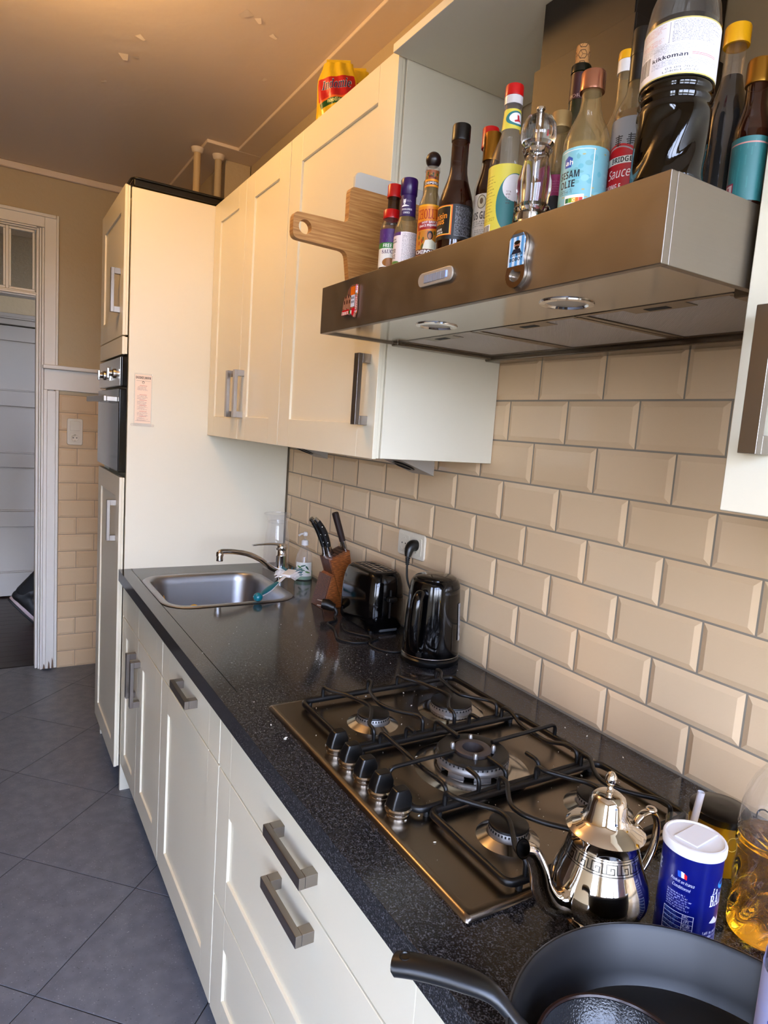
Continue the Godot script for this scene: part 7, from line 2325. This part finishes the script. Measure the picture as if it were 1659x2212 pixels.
# somebody walking off to the right in the hall; only the trailing foot and leg show
func person() -> void:
	var t := thing("person", "person in dark trousers and black trainers walking through the hall", "person", V(-0.5, 0, -4.05))
	var cloth := mat("dark_clothes", Color(0.035, 0.035, 0.042), 0.85, 0.0, {"rim_enabled": true, "rim": 0.2})
	var hip := V(0, 0.93, 0)
	var kneeR := V(-0.2, 0.5, 0.06)
	var ankR := V(-0.452, 0.245, 0.06)
	var kneeL := V(0.2, 0.53, -0.08)
	var ankL := V(0.3, 0.1, -0.08)
	var bones := [
		[hip + V(0, 0, 0.08), kneeR, 0.095, 0.065], [kneeR, ankR, 0.064, 0.048],
		[hip + V(0, 0, -0.08), kneeL, 0.095, 0.065], [kneeL, ankL, 0.064, 0.048],
		[hip + V(0, 0, 0.06), hip + V(0, 0, -0.06), 0.115, 0.115], [hip, V(0.03, 1.2, 0), 0.125, 0.13],
		[V(0.03, 1.2, 0), V(0.05, 1.38, 0), 0.135, 0.13], [V(0.05, 1.4, 0.13), V(0.05, 1.4, -0.13), 0.075, 0.075],
		[V(0.05, 1.4, 0.17), V(0.1, 1.13, 0.24), 0.058, 0.046], [V(0.1, 1.13, 0.24), V(0.24, 0.95, 0.22), 0.045, 0.036],
		[V(0.05, 1.4, -0.17), V(-0.02, 1.13, -0.24), 0.058, 0.046], [V(-0.02, 1.13, -0.24), V(-0.1, 0.9, -0.22), 0.045, 0.036],
		[V(0.05, 1.42, 0), V(0.07, 1.52, 0), 0.06, 0.05],
	]
	put("clothed_body", blob(bones, 0.02, 0.05), cloth, t)
	var skin := mat("skin", Color(0.72, 0.52, 0.42), 0.5)
	var head := put("head", blob([[V(0.09, 1.64, 0), V(0.1, 1.6, 0), 0.092, 0.085], [V(0.14, 1.57, 0), V(0.13, 1.54, 0), 0.055, 0.045], [V(0.185, 1.63, 0), V(0.195, 1.605, 0), 0.012, 0.016], [V(0.07, 1.5, 0), V(0.085, 1.58, 0), 0.05, 0.055], [V(0.09, 1.61, 0.085), V(0.085, 1.64, 0.092), 0.016, 0.02], [V(0.09, 1.61, -0.085), V(0.085, 1.64, -0.092), 0.016, 0.02]], 0.009, 0.02), skin, t)
	put("hair", blob([[V(0.06, 1.68, 0), V(0.08, 1.7, 0), 0.088, 0.08], [V(0.03, 1.62, 0), V(0.04, 1.66, 0), 0.075, 0.08], [V(0.13, 1.715, 0), V(0.1, 1.72, 0), 0.04, 0.05]], 0.012, 0.03), mat("dark_hair", Color(0.05, 0.035, 0.03), 0.6), head)
	for s in [-1.0, 1.0]:
		put("eye", mb().ball(V(0.178, 1.638, s * 0.032), V(0.008, 0.008, 0.012), 10, 8), mats.white_plastic, head)
	put("mouth", mb().box(V(0.176, 1.562, -0.022), V(0.186, 1.568, 0.022), 0.002), mat("lips", Color(0.5, 0.25, 0.22), 0.5), head)
	for h in [[V(0.24, 0.95, 0.22), V(0.75, -0.66, -0.05)], [V(-0.1, 0.9, -0.22), V(-0.3, -0.95, 0.05)]]:
		var o: Vector3 = h[0]
		var d: Vector3 = h[1].normalized()
		var w := V(0, 0, 1)
		var b := [[o, o + d * 0.09, 0.028, 0.034]]
		for i in 4:
			var root := o + d * 0.1 + V(0.02 * (i - 1.5) * d.y, -0.02 * (i - 1.5) * d.x, 0)
			var bend := (d + w * 0.35 * signf(-o.z)).normalized()
			b.append([root, root + bend * (0.035 + 0.006 * (1 if i in [1, 2] else 0)), 0.0095, 0.0088])
			b.append([root + bend * 0.04, root + bend * 0.055 + d * 0.02 + w * 0.014 * signf(-o.z), 0.0088, 0.0078])
		b.append([o + d * 0.04, o + d * 0.075 + V(-d.y, d.x, 0) * 0.035, 0.012, 0.01])
		b.append([o + d * 0.075 + V(-d.y, d.x, 0) * 0.035, o + d * 0.1 + V(-d.y, d.x, 0) * 0.037, 0.01, 0.0085])
		put("hand", blob(b, 0.006, 0.01), skin, t)
	# shoes: trailing one on its toe, leading one flat
	var up := mat("trainer_black", Color(0.03, 0.03, 0.035), 0.6)
	var mid := mat("trainer_midsole", Color(0.66, 0.58, 0.58), 0.6)
	for s in [[V(-0.452, 0.13, 0.06), -0.86], [V(0.34, 0.028, -0.08), 0.0]]:
		var sh := put("shoe", blob([[V(-0.085, 0.04, 0), V(-0.02, 0.045, 0), 0.042, 0.044], [V(-0.02, 0.045, 0), V(0.08, 0.03, 0), 0.044, 0.038], [V(0.08, 0.03, 0), V(0.15, 0.018, 0), 0.036, 0.026], [V(-0.07, 0.05, 0), V(-0.055, 0.1, 0), 0.042, 0.046]], 0.01, 0.02), up, t, s[0])
		sh.rotation.z = s[1]
		var sole := PackedVector2Array()
		for k in 28:
			var a := TAU * k / 28
			sole.append(Vector2(0.035 + cos(a) * 0.15, sin(a) * (0.05 if cos(a) > 0 else 0.044)))
		var rx := Transform3D(Basis(V(1, 0, 0), V(0, 0, 1), V(0, 1, 0)))
		put("midsole", mb().prism(sole, -0.012, 0.012, rx, 0.005, true), mid, sh)
		put("outsole", mb().prism(sole, -0.027, -0.0125, rx, 0.004, true), up, sh)
